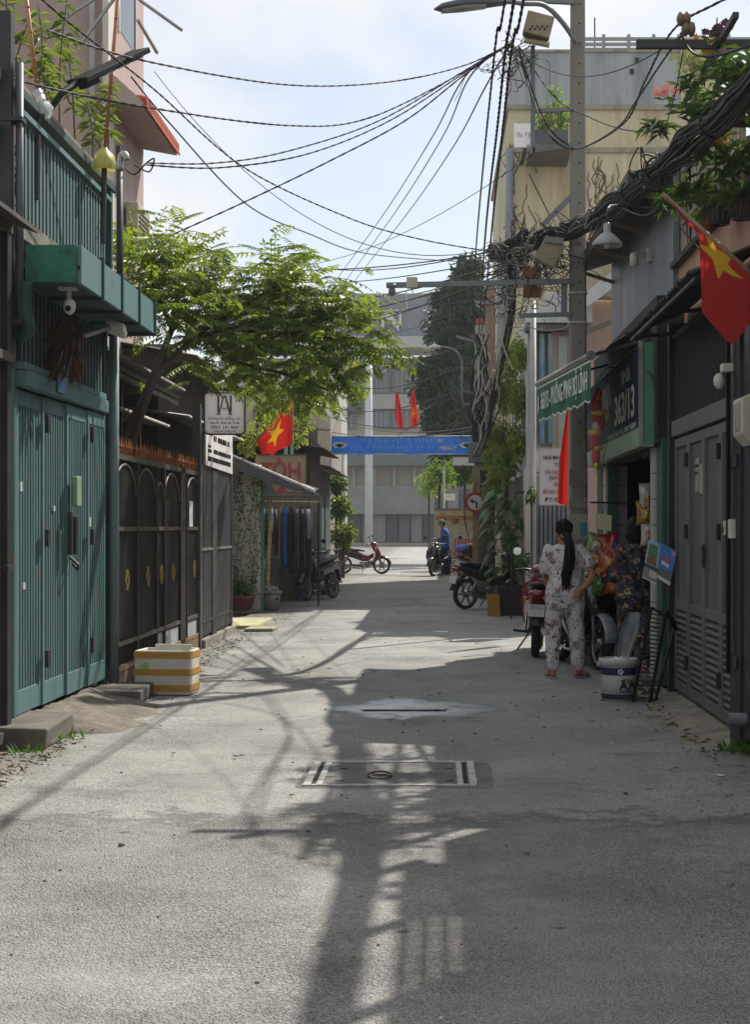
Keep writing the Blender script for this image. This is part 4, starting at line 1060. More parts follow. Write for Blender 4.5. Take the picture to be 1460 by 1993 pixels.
q0, q1 = P(497, 885, 31), P(596, 958, 31)
MB().box(q0.x, q1.x, 31.0, 31.02, q1.z, q0.z).build('panel', cream, bs)
for (a, c, e, f) in ((q0.x - .03, q1.x + .03, q0.z, q0.z + .035), (q0.x - .03, q0.x, q1.z, q0.z), (q1.x, q1.x + .035, q1.z, q0.z)):
    MB().box(a, c, 30.97, 31.05, e, f).build('frame', dark_steel, bs)
pinkink = M('ink_pink', '#b8505a', .6, var=.08); pinkp = M('ink_pink_pale', '#dba79a', .6)
for s, v, w in (('HỚT', 918, .82), ('TÓC', 958, .82)):
    p = P(547, v, 30.985)
    text(s, p, (1, 0, 0), (0, 0, 1), .44, pinkink, bs, bold=.035, sx=-1, width=w, ext=.004)
    text(s, p + Vector((0, .008, 0)), (1, 0, 0), (0, 0, 1), .44, pinkp, bs, bold=.06, sx=-1, width=w * 1.06, ext=.003, name='lettering_edge')
for x in (q0.x, q1.x): MB().box(x - .02, x + .02, 31.05, 31.09, 0, q1.z + .3).build('post', dark_steel, bs)

# ---------------- flags
def star_hit(x, y, r):
    """inside a five-pointed star of radius r"""
    a = math.atan2(x, y); d = math.hypot(x, y)
    k = (a / (2 * math.pi / 5)) % 1.0; k = abs(k - .5) * 2      # 1 at point, 0 at notch
    ro, ri = r, r * .382
    ang = (1 - k) * math.pi / 5
    # edge between the point (ro,0) and the notch (ri at 36 deg)
    x1, y1, x2, y2 = ro, 0.0, ri * math.cos(math.pi / 5), ri * math.sin(math.pi / 5)
    den = math.sin(ang) * (x2 - x1) - math.cos(ang) * (y2 - y1)
    lim = (y1 * (x2 - x1) - x1 * (y2 - y1)) / den if abs(den) > 1e-9 else ro
    return d < lim
red_c = cloth_mat('flag_red', '#b3231f', .5, .7); yel_c = cloth_mat('flag_yellow', '#cfa01c', .45, .7)
def flag(label, fn, star, nu=60, nv=44, pole=None, pole_r=.011, loc=(0, 0, 0), pole_mat=None):
    f = thing('flag', label, 'flag', loc, group='red flags with a yellow star')
    mb = MB(); vs = [fn(i / nu, j / nv) for j in range(nv + 1) for i in range(nu + 1)]
    fs = []; mi = []
    for j in range(nv):
        for i in range(nu):
            fs.append((j * (nu + 1) + i, j * (nu + 1) + i + 1, (j + 1) * (nu + 1) + i + 1, (j + 1) * (nu + 1) + i))
            mi.append(1 if star and star_hit((((i + .5) / nu) - star[0]) * star[2], (((j + .5) / nv) - star[1]) * star[3], 1.0) else 0)
    mb.add(vs, fs); mb.mi = mi
    mb.build('cloth', [red_c, yel_c], f, smooth=True)
    if pole: MB().tube(pole, pole_r, 7).build('pole', pole_mat or M('flag_pole', '#7d6a55', .6, var=.2), f, smooth=True)
    return f
def hang(p0, p1, lens, waves, amp, seed=0, lean=(0, 0)):
    """cloth hung from the line p0-p1; lens = [(s, length)]"""
    p0, p1 = Vector(p0), Vector(p1); ax = (p1 - p0).normalized(); nr = Vector((0, -1, 0))
    def ln(s):
        for (a, la), (c, lc) in zip(lens, lens[1:]):
            if s <= c: k = (s - a) / (c - a); k = k * k * (3 - 2 * k); return la + (lc - la) * k
        return lens[-1][1]
    def fn(s, t):
        p = p0.lerp(p1, s); L_ = ln(s)
        q = p + Vector((lean[0] * t * L_, lean[1] * t * L_, -t * L_))
        w = amp * t ** .6 * (math.sin(s * waves * 6.28 + seed + t * .8) + .5 * math.sin(s * waves * 11 + seed * 2 - t))
        return q + nr * w + Vector((.35 * w * math.cos(s * 9 + seed), 0, 0))
    return fn
# left flag on an inclined pole by the dark gate
fa, fb = P(452, 922, 21.9), P(570, 766, 21.6)
l0 = fa.lerp(fb, .42)
flag('red flag with yellow star on a pole above the grey tarp', hang(l0, fb, [(0, .1), (.2, .33), (.5, .52), (1, .70)], 1.3, .045, 1.2, (-.02, 0)), (.52, .5, 3.4, 3.0), 60, 50, pole=[fa, fb], loc=tuple(fa))

# ---------------- styrofoam box with tape
sf = thing('foam_box', 'white foam box with brown tape bands beside the black fence', 'box', (-2.3, 14.0, 0))
foam = M('foam', '#d2cec2', .8, var=.06, scale=8, dirt='#a39b88', dirt_amt=.4, dscale=5, bump=.25, bscale=120)
tape = M('tape', '#bd8a32', .35, var=.15)
bx = MB(); th = .03
x0, x1, y0, y1, hh = -2.66, -2.16, 13.68, 14.03, .40
import_rot = 0
for (a, c, e, f) in ((x0, x1, y0, y0 + th), (x0, x1, y1 - th, y1), (x0, x0 + th, y0 + th, y1 - th), (x1 - th, x1, y0 + th, y1 - th)):
    jit(MB().box(a, c, e, f, .008, hh), .005, a * 3).build('side', foam, sf, bevel=.008)
MB().box(x0 + th, x1 - th, y0 + th, y1 - th, .008, .035).build('base', foam, sf)
MB().box(x0 + .1, x1 - .06, y1 - th - .02, y1 - th + .002, .2, hh + .035).build('lid_piece', foam, sf, bevel=.006)
for z in (.04, .18, .33):
    tpb = MB(); m_ = .006
    tpb.box(x0 - m_, x1 + m_, y0 - m_, y0 + .004, z, z + .055); tpb.box(x1 - .004, x1 + m_, y0 + .005, y1 - .005, z, z + .055); tpb.box(x0 - m_, x0 + .004, y0 + .005, y1 - .005, z, z + .055)
    jit(tpb, .004, z * 9, 5).build('tape_band', tape, sf)
MB().box(x0 - .004, x0 + .0, y0 + .05, y0 + .2, .12, .26).build('label_patch', M('label_green', '#8fbf7a', .5), sf)
MB().prism([(x0 + .06, y0 - .004, .2), (x0 + .14, y0 - .004, .22), (x0 + .12, y0 - .004, .3), (x0 + .05, y0 - .004, .27)], (0, .003, 0)).build('label_patch', M('label_green', '#8fbf7a'), sf)
sf.rotation_euler = (0, 0, RAD(-6))

# ---------------- overhanging tree
tr = thing('tree', 'feathery leaved tree leaning over the black fence', 'tree', (-3.25, 15.3, 0))
bark = M('bark', '#3d342a', .9, var=.3, scale=12, bump=.6, bscale=50)
def br(p): return [Vector(q) for q in p]
trunk = catmull(br([(-3.3, 15.2, 0), (-3.28, 15.25, 1.2), (-3.2, 15.3, 2.1), P(295, 740, 15.5), P(335, 640, 16)]), 6)
tk = MB(); tk.tube(trunk, [.055 - .025 * i / len(trunk) for i in range(len(trunk))], 9)
tk2 = catmull(br([(-3.25, 15.28, 1.6), P(285, 780, 15.3), P(318, 720, 15.6), P(375, 655, 16.2)]), 6); tk.tube(tk2, [.038 - .016 * i / len(tk2) for i in range(len(tk2))], 8)
tk.build('trunk', bark, tr, smooth=True)
limbs = [
    [P(335, 640, 16), P(300, 560, 15.6), P(270, 500, 15.2)],
    [P(335, 640, 16), P(345, 560, 16.2), P(310, 470, 16)],
    [P(335, 640, 16), P(390, 560, 16.4), P(400, 500, 16.6)],
    [P(375, 655, 16.2), P(450, 610, 16.6), P(530, 560, 17), P(570, 520, 17.2)],
    [P(375, 655, 16.2), P(480, 640, 16.8), P(600, 612, 17.2), P(680, 600, 17.4)],
    [P(440, 640, 16.5), P(560, 650, 17), P(650, 660, 17.4), P(740, 680, 17.8)],
    [P(400, 650, 16.4), P(450, 700, 16.8), P(560, 730, 17.2), P(640, 760, 17.5)],
    [P(530, 560, 17), P(600, 570, 17.3), P(690, 590, 17.6)],
]
tips = []
lb = MB()
for L_ in limbs:
    c = catmull(L_, 6); lb.tube(c, [.03 - .022 * i / len(c) for i in range(len(c))], 6)
    tips += c[2:]
lb.build('limb', bark, tr, smooth=True)
fr = MB(); tw = MB(); r_ = random.Random(21)
def gc(m, s): return max(m - 1.5 * s, min(m + 1.5 * s, r_.gauss(m, s)))
def frond(base, d, L_, nl, ll, droop):
    d = Vector(d).normalized(); pts = [Vector(base)]; cur = d.copy()
    for k in range(nl):
        cur = (cur + Vector((0, 0, -droop / nl))).normalized(); pts.append(pts[-1] + cur * (L_ / nl))
    tw.tube(pts[::2] + [pts[-1]], .0035, 3, cap=False)
    side0 = d.cross(Vector((0, 0, 1)))
    side0 = side0.normalized() if side0.length > .05 else Vector((1, 0, 0))
    tilt = r_.uniform(-.5, .5)
    for k in range(1, nl + 1):
        t_ = k / nl; sz = ll * (.55 + .75 * math.sin(math.pi * min(1, .18 + t_ * .72)))
        f_ = (pts[k] - pts[k - 1]).normalized(); up = side0.cross(f_).normalized()
        sd = (side0 * math.cos(tilt) + up * math.sin(tilt))
        for s_ in (-1, 1):
            ld = (sd * s_ + f_ * .55 + Vector((0, 0, -.28)) + Vector((r_.uniform(-.12, .12),) * 3)).normalized()
            fr.leaf(pts[k], ld, up + sd * s_ * .3, sz, sz * .36, .12, .18)
    fr.leaf(pts[-1], cur, Vector((0, 0, 1)), ll, ll * .36)
# explicit long fronds at the crown's outline
for (a, c) in (((270, 520), (330, 425)), ((300, 530), (415, 450)), ((255, 520), (235, 440)), ((470, 590), (600, 505)), ((530, 590), (520, 490)), ((545, 600), (560, 510)), ((560, 590), (640, 590)),
               ((640, 620), (750, 615)), ((690, 620), (780, 690)), ((640, 700), (690, 790)), ((330, 560), (450, 540)), ((600, 640), (680, 590)), ((700, 660), (735, 720)), ((680, 640), (720, 600))):
    dd = 16 + (a[0] - 250) / 270
    A_ = P(a[0], a[1], dd); C_ = P(c[0], c[1], dd - .15)
    for q in range(3):
        j = Vector((gc(0, .05), gc(0, .12), gc(0, .05)))
        v_ = C_ + j - A_
        frond(A_ + j * .3, v_ + Vector((0, 0, .1)), v_.length * 1.05, 11, .085, .25)
for p in tips:
    for q in range(7):
        a = r_.uniform(0, 6.28); j = Vector((gc(0, .16), gc(0, .28), gc(.02, .13)))
        frond(p + j * 1.15, (math.cos(a), math.sin(a), r_.uniform(-.35, .7)), r_.uniform(.22, .46), r_.choice((6, 7, 8, 9)), r_.uniform(.045, .1), r_.uniform(.3, .9))
for (u, v, d, s_, n_) in ((300, 580, 15.8, .3, 40), (240, 560, 15.2, .3, 30), (250, 480, 15.0, .22, 26), (420, 610, 16.5, .35, 40), (520, 640, 17, .35, 42), (470, 690, 16.8, .3, 30), (600, 690, 17.4, .3, 30), (370, 690, 16.5, .3, 26), (680, 690, 17.6, .25, 22), (330, 500, 15.8, .25, 28), (440, 550, 16.6, .25, 24), (640, 640, 17.4, .25, 20)):
    c = P(u, v, d)
    for k in range(int(n_ * .6)):
        a = r_.uniform(0, 6.28)
        frond(c + Vector((gc(0, s_), gc(0, s_ * 1.3), gc(0, s_ * .7))), (math.cos(a), math.sin(a), r_.uniform(-.3, .8)), r_.uniform(.2, .42), 8, r_.uniform(.06, .09), r_.uniform(.3, .9))
tree_leaf = leaf_mat('tree_leaf', '#869a40', '#46602c', .56, .4)
# leaves hanging below the crown
for (u, v, d, s_, n_) in ((500, 720, 18.2, .24, 22), (545, 755, 18.6, .22, 22), (590, 750, 18.6, .22, 20), (640, 740, 18.2, .2, 14), (700, 720, 18, .18, 12), (740, 690, 18, .14, 8), (520, 690, 18, .25, 18), (560, 700, 18.4, .25, 16), (620, 730, 18.4, .18, 10), (500, 780, 20, .16, 12)):
    c = P(u, v, d)
    for k in range(n_):
        a = r_.uniform(0, 6.28); frond(c + Vector((gc(0, s_), gc(0, s_), gc(0, s_ * .7))), (math.cos(a), math.sin(a), r_.uniform(-.7, .3)), r_.uniform(.2, .4), 8, r_.uniform(.06, .085), r_.uniform(.4, 1))
fr.build('crown', tree_leaf, tr); tw.build('twigs', M('twig', '#6b6a3a', .8), tr)
# hanging creeper next to the barber sign
hc = thing('creeper', 'light green creeper hanging behind the red flag', 'creeper', tuple(P(500, 880, 28)))
lm = MB()
for (u, v, d, s_, n_) in ((500, 840, 27, .28, 220), (480, 870, 27, .22, 160), (560, 830, 29, .22, 160), (590, 820, 29, .25, 160), (520, 800, 28, .3, 180), (620, 780, 29, .22, 120), (585, 850, 29.5, .2, 120)):
    leaf_cloud(lm, P(u, v, d), (s_, s_, s_ * 1.2), n_, .085, .045, r_)
lm.build('leaves', leaf_mat('creeper_leaf', '#a0ac55', '#66793a', .55), hc)
MB().tube(catmull([P(470, 930, 27.6), P(500, 850, 27.6), P(580, 790, 28.6), P(630, 770, 29)], 5), .014, 5).build('stem', stem_m, hc)
# ================================================================== RIGHT SIDE
RX = 2.12
grey_p = M('grey_gate_paint', '#5e6063', .55, var=.18, scale=4, dirt='#7a766d', dirt_amt=.4, dscale=4, streak=True, bump=.2, rust='#4a4540')
grey_d = M('grey_gate_dark', '#36383b', .55, metal=.1, var=.15)
navy_p = M('navy_post', '#262a31', .5, metal=.2, var=.15, dirt='#3d3d3f', dirt_amt=.3)
green_fr = M('green_frame', '#2f5a49', .55, var=.2, scale=5, dirt='#1c332a', dirt_amt=.4)
tile_w = M('white_tile', '#b9bbb3', .35, var=.1, scale=2, dirt='#77776c', dirt_amt=.35, dscale=3, streak=True)

# ---------------- grey folding gate with louvred foot
gg = thing('grey_gate', 'grey folding gate with louvred lower panels on the right', 'gate', (RX, 12.2, 0))
gy = [10.72, 11.44, 12.18, 12.92, 13.64]
slg = lvg = None
for i in range(4):
    y0, y1 = gy[i] + .004, gy[i + 1] - .004
    lf = MB().box(RX + .02, RX + .035, y0 + .02, y1 - .02, .1, 2.24).build('gate_leaf', grey_d, gg)
    for a in (y0, y1 - .06): MB().box(RX - .015, RX + .04, a, a + .06, .07, 2.27).build('stile', grey_p, lf, bevel=.004)
    for (c, d) in ((.07, .16), (.78, .86), (2.19, 2.27)): MB().box(RX - .012, RX + .038, y0 + .062, y1 - .062, c, d).build('rail', grey_p, lf, bevel=.004)
    n_ = 9
    for k in range(n_):
        y = y0 + .062 + (y1 - y0 - .124) * (k + .5) / n_
        if slg is None: slg = MB().box(-.004, .004, -.026, .026, 0, 1.33).build('slat', grey_p, lf, local=True); slg.location = Vector((RX + .0155, y, .86)) - wloc(lf)
        else: dup(slg, lf, Vector((RX + .0155, y, .86)) - wloc(lf))
    for k in range(11):
        z = .185 + k * .054; L_ = (y1 - y0 - .124)
        if lvg is None:
            q = MB(); q.prism([(-.016, -L_ / 2, 0), (.02, -L_ / 2, .026), (.02, -L_ / 2, .034), (-.016, -L_ / 2, .012)], (0, L_, 0)); lvg = q.build('louvre', grey_p, lf, local=True); lvg.location = Vector((RX + .006, (y0 + y1) / 2, z)) - wloc(lf)
        else: dup(lvg, lf, Vector((RX + .006, (y0 + y1) / 2, z)) - wloc(lf))
    for z in (.3, 1.4, 2.0):
        if i in (0, 2): MB().box(RX - .045, RX - .016, y1 - .02, y1 + .04, z, z + .12).build('hinge', navy_p, lf, bevel=.004)
MB().box(RX - .03, RX - .015, 12.1, 12.18, 1.18, 1.36).build('pull_handle', navy_p, gg)
MB().box(RX - .024, RX - .0155, 12.32, 12.5, 1.78, 2.05).build('notice', M('notice_a', '#8d9087', .6, var=.2, scale=20), gg)
MB().box(RX - .024, RX - .0155, 12.16, 12.28, 1.76, 2.0).build('notice', M('notice_b', '#a59c7c', .6, var=.25, scale=20), gg)
scribble(gg, (RX - .026, 12.49, 1.98), (0, -1, 0), (0, 0, 1), .15, .02, ink_d, 31, (1, 0, 0)); scribble(gg, (RX - .026, 12.49, 1.92), (0, -1, 0), (0, 0, 1), .15, .02, ink_d, 32, (1, 0, 0))
MB().box(RX - .04, RX + .06, 10.7, 13.66, 2.29, 2.43).build('lintel', grey_p, gg, bevel=.008)
MB().box(RX + .05, RX + .06, 10.7, 13.66, 2.43, 3.2).build('transom_backing', void, gg)
tb0 = None
for k in range(30):
    y = 10.78 + k * .098
    if tb0 is None: tb0 = MB().box(-.009, .009, -.011, .011, 0, .75).build('transom_bar', grey_d, gg, local=True); tb0.location = Vector((RX, y, 2.43)) - wloc(gg)
    else: dup(tb0, gg, Vector((RX, y, 2.43)) - wloc(gg))
MB().box(RX - .03, RX + .05, 10.7, 13.66, 3.16, 3.2).build('top_rail', grey_d, gg)
MB().box(RX - .06, RX + .1, 13.66, 13.78, 0, 3.3).build('jamb', navy_p, gg, bevel=.006)
MB().box(RX - .05, RX + .02, 13.79, 13.92, .9, 1.0).build('lock_box', navy_p, gg)
# near pillar and its fittings
np_ = thing('steel_pillar', 'dark steel pillar at the right edge beside the grey gate', 'pillar', (2.12, 10.4, 0))
MB().box(2.02, 2.25, 10.28, 10.62, 0, 3.12).build('shaft', navy_p, np_, bevel=.008)
MB().box(2.04, 2.24, 7.0, 10.27, .1, 3.2).build('side_sheet', navy_p, np_)
for z in (.55, 1.9): MB().box(2.0, 2.03, 10.3, 10.6, z, z + .08).build('strap', navy_p, np_)
MB().tube([(1.99, 10.52, .5), (1.99, 10.52, 3.3)], .016, 7).build('cable_pipe', M('black_plastic', '#1b1d1f'), np_)
MB().tube([(1.93, 10.15, .23), (2.2, 10.15, .23)], .045, 12).build('pipe_end', M('grey_pvc', '#5a5c5f'), np_, smooth=True)
bxm = M('box_cream', '#bfb9a4', .5, var=.08, dirt='#8a8371', dirt_amt=.3)
mbx = thing('meter_box', 'cream wall box on the pillar at the right edge', 'box', (2.0, 10.0, 2.0))
q = MB(); q.prism([(2.03, 9.9, 2.02), (1.96, 9.9, 2.1), (1.96, 9.9, 2.33), (2.03, 9.9, 2.36)], (0, .3, 0)); q.build('case', bxm, mbx, bevel=.01)
MB().box(1.953, 1.961, 9.95, 10.15, 2.12, 2.3).build('cover', M('box_window', '#8f8f86', .3), mbx)
ib = thing('door_bell', 'small white intercom box on the dark pillar', 'intercom', (1.99, 10.4, 1.45))
MB().box(1.985, 2.02, 10.4, 10.52, 1.42, 1.55).build('case', white_p, ib, bevel=.006)
MB().box(1.97, 2.0, 10.56, 10.61, 1.44, 1.54).build('side_unit', white_p, ib, bevel=.006)
MB().box(1.966, 1.97, 10.57, 10.6, 1.46, 1.5).build('slot', dark_gap, ib)
c2 = thing('dome_camera', 'white round camera on the dark pillar by the grey gate', 'camera', (1.92, 10.5, 2.5))
MB().box(1.94, 2.02, 10.46, 10.56, 2.55, 2.61).build('mount', white_p, c2, bevel=.01)
q = MB(); q.ball((1.925, 10.5, 2.49), (.04, .045, .055), 12, 8); q.build('head', white_p, c2, smooth=True)

# ---------------- corrugated awning over the gate (torn edge)
aw = thing('tin_canopy', 'dark old tin canopy with ragged edge above the grey gate', 'canopy', (1.95, 12, 3.5))
old_dark = M('old_tin_dark', '#3c3a38', .7, metal=.25, var=.3, scale=6, dirt='#1f1d1b', dirt_amt=.5, bump=.2)
def canf(a, c):
    y = 10.3 + 3.5 * c; x = 2.22 - .52 * a - .05 * a * mnoise.noise((y * 6, 0, 0))
    return Vector((x, y, 3.42 - .22 * a + .014 * math.sin(y / .076 * 6.28)))
q = MB().grid(canf, 3, 190).build('sheet', old_dark, aw, smooth=True); q.modifiers.new('t', 'SOLIDIFY').thickness = .006
for y in (10.5, 12.0, 13.5): MB().bar((2.2, y, 3.2), (1.74, y, 3.16), .03).build('bracket', navy_p, aw)
MB().bar((1.74, 10.35, 3.165), (1.74, 13.75, 3.165), .025).build('edge_bar', navy_p, aw)

# ---------------- peach balcony house over the gate
peach = M('peach_render', '#c39a83', .85, var=.15, scale=2, dirt='#7d5f50', dirt_amt=.45, streak=True, bump=.2, bscale=40)
ph = thing('peach_house', 'peach rendered house with planted balcony above the grey gate', 'house', (2.9, 12.3, 0))
MB().box(2.25, 2.4, 10.55, 14.35, 3.05, 3.9).build('parapet', peach, ph)
MB().box(2.3, 7, 10.6, 13.65, .0, 3.05).build('wall', M('wall_shop', '#4a4d4e', .85, var=.2), ph)
MB().box(2.18, 2.46, 10.5, 14.4, 3.9, 3.95).build('coping', M('coping', '#4f4841', .85, var=.3, dirt='#25221e', dirt_amt=.6), ph)
MB().box(2.41, 7, 10.6, 14.3, 3.06, 3.2).build('floor_slab', concrete_dark, ph)
MB().box(4.3, 7, 10.6, 14.3, 3.2, 6.1).build('upper_wall', peach, ph)
rack = M('rack_wood', '#a9a294', .7, var=.25, scale=8, dirt='#5a5347', dirt_amt=.4)
for (a, c) in (((2.28, 10.55, 4.78), (2.28, 14.3, 4.78)), ((2.28, 10.55, 4.3), (2.28, 14.3, 4.3)), ((2.28, 10.55, 4.0), (2.28, 14.3, 4.62))):
    MB().bar(a, c, .035).build('rack_rail', rack, ph)
for y in (10.6, 11.5, 12.4, 13.3, 14.25): MB().box(2.26, 2.3, y - .02, y + .02, 3.95, 4.95).build('rack_post', rack, ph)
sk = None
for k in range(32):
    y = 10.66 + k * .112 + rnd.uniform(-.02, .02)
    if sk is None: sk = MB().tube([(0, 0, 0), (.01, .0, .75)], .009, 6).build('rack_stick', rack, ph, local=True); sk.location = Vector((2.3, y, 3.95)) - wloc(ph)
    else:
        d_ = dup(sk, ph, Vector((2.3, y, 3.95)) - wloc(ph)); d_.rotation_euler = (rnd.uniform(-.12, .12), rnd.uniform(-.06, .06), 0)
MB().bar((2.05, 10.55, 5.0), (2.05, 12.6, 5.0), .04).build('overhead_beam', dark_steel, ph)
MB().bar((2.6, 11.2, 5.0), (1.45, 11.2, 5.0), .05, .06).build('cantilever_beam', dark_steel, ph)
MB().bar((2.6, 10.9, 4.35), (1.9, 10.9, 4.35), .05, .05).build('cantilever_beam', dark_steel, ph)
# hanging insulator pair at cantilever end
ins = thing('insulator_pair', 'two brown ceramic insulators on the roof beam end', 'insulator', (1.45, 11.2, 4.9))
cer = M('ceramic_brown', '#6b5a3c', .35, var=.2)
for (u, v) in ((1331, 38), (1340, 58)):
    q = MB(); q.lathe([(.02, -.05), (.05, -.035), (.052, -.01), (.035, 0), (.055, .015), (.05, .04), (.02, .05)], P(u, v, 11.2), 14, 'x'); q.build('spool', cer, ins, smooth=True)

# ---------------- hanging flower baskets and orchids on the balcony
def flower(label, c, r, nleaf, nflow, colr, colr2, seed, leafL=.14, basket=None, fr_=None):
    r2 = random.Random(seed); c = Vector(c); f = thing('orchid_basket', label, 'plant', tuple(c))
    lm = MB()
    for k in range(nleaf):
        a = r2.uniform(0, 6.28); b_ = c + Vector((r2.gauss(0, r * .35), r2.gauss(0, r * .35), r2.gauss(0, r * .25)))
        lm.leaf(b_, (math.cos(a), math.sin(a), r2.uniform(-.5, .9)), (0, 0, 1), leafL * r2.uniform(.7, 1.3), .032, .3, .25)
    lm.build('leaves', leaf_mat('orchid_leaf', '#4d6d35', '#28401e', .35), f)
    if nflow:
        fm = MB(); fc = c + Vector(fr_ or (0, 0, r))
        for k in range(nflow):
            q = fc + Vector((r2.gauss(0, r * .45), r2.gauss(0, r * .45), r2.gauss(0, r * .25)))
            for j in range(5):
                a = j * 1.2566 + r2.uniform(0, .4); fm.leaf(q, (math.cos(a), -.35, math.sin(a)), (0, -1, .2), .03, .026, .1, .1)
        fm.build('blossoms', leaf_mat('blossom_' + colr, colr, colr2, .12), f)
    if basket:
        k = MB()
        for j in range(14):
            a = 2 * math.pi * j / 14; k.tube([c + Vector((.07 * math.cos(a), .07 * math.sin(a), -basket)), c + Vector((.1 * math.cos(a), .1 * math.sin(a), -.02))], .006, 4)
        for z in (-basket, -basket * .6, -.03):
            rr_ = .07 + .03 * (z + basket) / basket; k.tube([c + Vector((rr_ * math.cos(t_), rr_ * math.sin(t_), z)) for t_ in [2 * math.pi * j / 14 for j in range(15)]], .006, 4)
        k.build('basket', M('basket_dark', '#33363a', .6), f)
        MB().lathe([(.066, -basket + .01), (.085, -.05), (0, -.045)], c, 12, cap=False).build('fibre', M('coir', '#4a3b2a', .95, var=.3), f)
    return f
flower('dark purple orchid at the top of the plant rack', P(1395, 85, 11.2), .09, 16, 26, '#5a2146', '#35162e', 1)
flower('yellow orchid spray beside the purple one', P(1392, 125, 11.3), .11, 26, 34, '#c9a83a', '#a8802a', 2)
flower('pale cream flower bush below the yellow orchids', P(1352, 165, 11.8), .16, 70, 90, '#c5c49b', '#8f9a6a', 3, .1)
flower('pink orchid spray against the blue grey wall', P(1300, 200, 12.8), .09, 10, 26, '#d9a3a3', '#c98088', 4)
flower('violet grey orchid in the middle of the rack', P(1410, 130, 11.0), .08, 30, 14, '#8a7390', '#66556f', 5)
flower('dense dark foliage plant at the top right corner', P(1440, 150, 10.6), .26, 170, 0, '#000000', '#000000', 6, .16)
flower('dark green hanging plant behind the cable bundle', P(1370, 220, 11.4), .22, 130, 8, '#c7c7bb', '#a9a99b', 7, .15)
flower('mustard yellow orchid under the cable bundle', P(1385, 300, 11.6), .12, 26, 46, '#b88f2a', '#8c6a1e', 8, .12)
flower('reddish orchid clump beneath the bundle', P(1350, 300, 11.9), .1, 20, 18, '#8f5a50', '#6a3f3a', 9, .12)
flower('orchid in a slatted hanging basket', P(1400, 395, 11.4), .14, 60, 0, '#000000', '#000000', 10, .2, .16)
flower('orchid in a plain hanging basket at the right edge', P(1445, 385, 10.9), .13, 50, 0, '#000000', '#000000', 11, .18, .15)
flower('broad leaved green plant near the flag top', P(1305, 395, 13.0), .12, 46, 0, '#000000', '#000000', 12, .16)
flower('drooping leafy plant over the parapet', P(1345, 370, 12.2), .17, 90, 0, '#000000', '#000000', 13, .18)
flower('small fern in a cup pot on the parapet corner', P(1280, 250, 13.0), .1, 50, 0, '#000000', '#000000', 14, .14)
flower('thin leafed plant under the overhead beam', P(1430, 215, 10.8), .2, 100, 10, '#8e4d44', '#6d3b38', 15, .15)
flower('grassy plant spreading behind the rack sticks', P(1430, 320, 11.2), .2, 100, 0, '#000000', '#000000', 16, .2)
pc = thing('clay_pot', 'orange clay pot at the foot of the rack', 'pot', tuple(P(1370, 440, 12.2)))
MB().lathe([(.05, -.08), (.075, .05), (.085, .055), (.085, .08), (.07, .08)], P(1372, 432, 12.2), 14).build('body', M('clay_orange', '#8f4f33', .8, var=.2), pc, smooth=True)

# ---------------- off-frame neighbour on the right whose balcony shades the foreground
nb_ = thing('right_house', 'neighbouring house with barred balcony right of the alley foreground', 'house', (3.5, 5, 0))
MB().box(2.3, 7, -8, 10.2, 0, 3.2).build('wall', peach, nb_)
for (y0, y1, z1) in ((-8, 8.1, 4.46), (8.1, 9.15, 3.9), (9.15, 9.62, 4.46), (9.62, 10.3, 4.1)): MB().box(2.2, 2.45 if z1 > 4.2 else 2.27, y0, y1, 3.2, z1).build('parapet', peach, nb_)
for k in range(4): MB().box(2.22, 2.25, 8.1, 9.15, 3.99 + k * .14, 4.05 + k * .14).build('slat', rack, nb_)
MB().box(4.2, 7, -8, 10.2, 3.2, 6.2).build('upper_wall', peach, nb_)
for z in (4.93, 5.02): MB().bar((2.3, -8, z), (2.3, 10.2, z), .09).build('rail', rack, nb_)
for k in range(19):
    y = -7.5 + k * .98
    MB().box(2.27, 2.33, y - .03, y + .03, 4.47, 4.95).build('post', rack, nb_)
for i, (y, n_, r) in enumerate(((9.75, 40, .22), (6.2, 120, .35), (4.2, 40, .3))):
    t_ = thing('balcony_shrub', ['shrub on the near balcony rail, closest to the grey gate', 'shrub second along the near balcony rail', 'shrub third along the near balcony rail', 'shrub fourth along the near balcony rail', 'shrub fifth along the near balcony rail', 'shrub sixth along the near balcony rail', 'shrub last along the near balcony rail'][i], 'shrub', (2.35, y, 4.46))
    lm = MB(); leaf_cloud(lm, (2.38, y, 4.72), (.14, r, .18), n_, .13, .07, random.Random(50 + i)); lm.build('leaves', leaf_mat('orchid_leaf', '#4d6d35', '#28401e'), t_)
    MB().box(2.25, 2.42, y - .35, y + .35, 4.465, 4.54).build('planter', concrete_dark, t_)

# ---------------- grocery shop
sp = thing('grocery_shop', 'small grocery shop with dark doorway and tiled pillars', 'shop', (2.4, 16.9, 0))
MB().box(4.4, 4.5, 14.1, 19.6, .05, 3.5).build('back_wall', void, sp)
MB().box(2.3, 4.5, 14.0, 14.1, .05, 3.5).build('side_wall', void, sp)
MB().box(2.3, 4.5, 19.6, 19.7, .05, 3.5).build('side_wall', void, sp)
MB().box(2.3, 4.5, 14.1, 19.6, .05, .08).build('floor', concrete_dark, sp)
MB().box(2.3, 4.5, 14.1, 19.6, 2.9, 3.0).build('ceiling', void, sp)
pl = MB().box(2.02, 2.3, 14.3, 14.52, .06, 2.25).build('pillar', M('tile_joint', '#4a4a46', .9), sp)
for k in range(9):
    z = .08 + k * .24
    MB().box(2.012, 2.3, 14.294, 14.515, z, z + .232).build('tile', tile_w, pl, bevel=.002)
pl = MB().box(2.05, 2.3, 18.6, 18.9, .06, 2.25).build('pillar', MATS['tile_joint'], sp)
for k in range(9):
    z = .08 + k * .24
    MB().box(2.042, 2.3, 18.594, 18.9, z, z + .232).build('tile', tile_w, pl, bevel=.002)
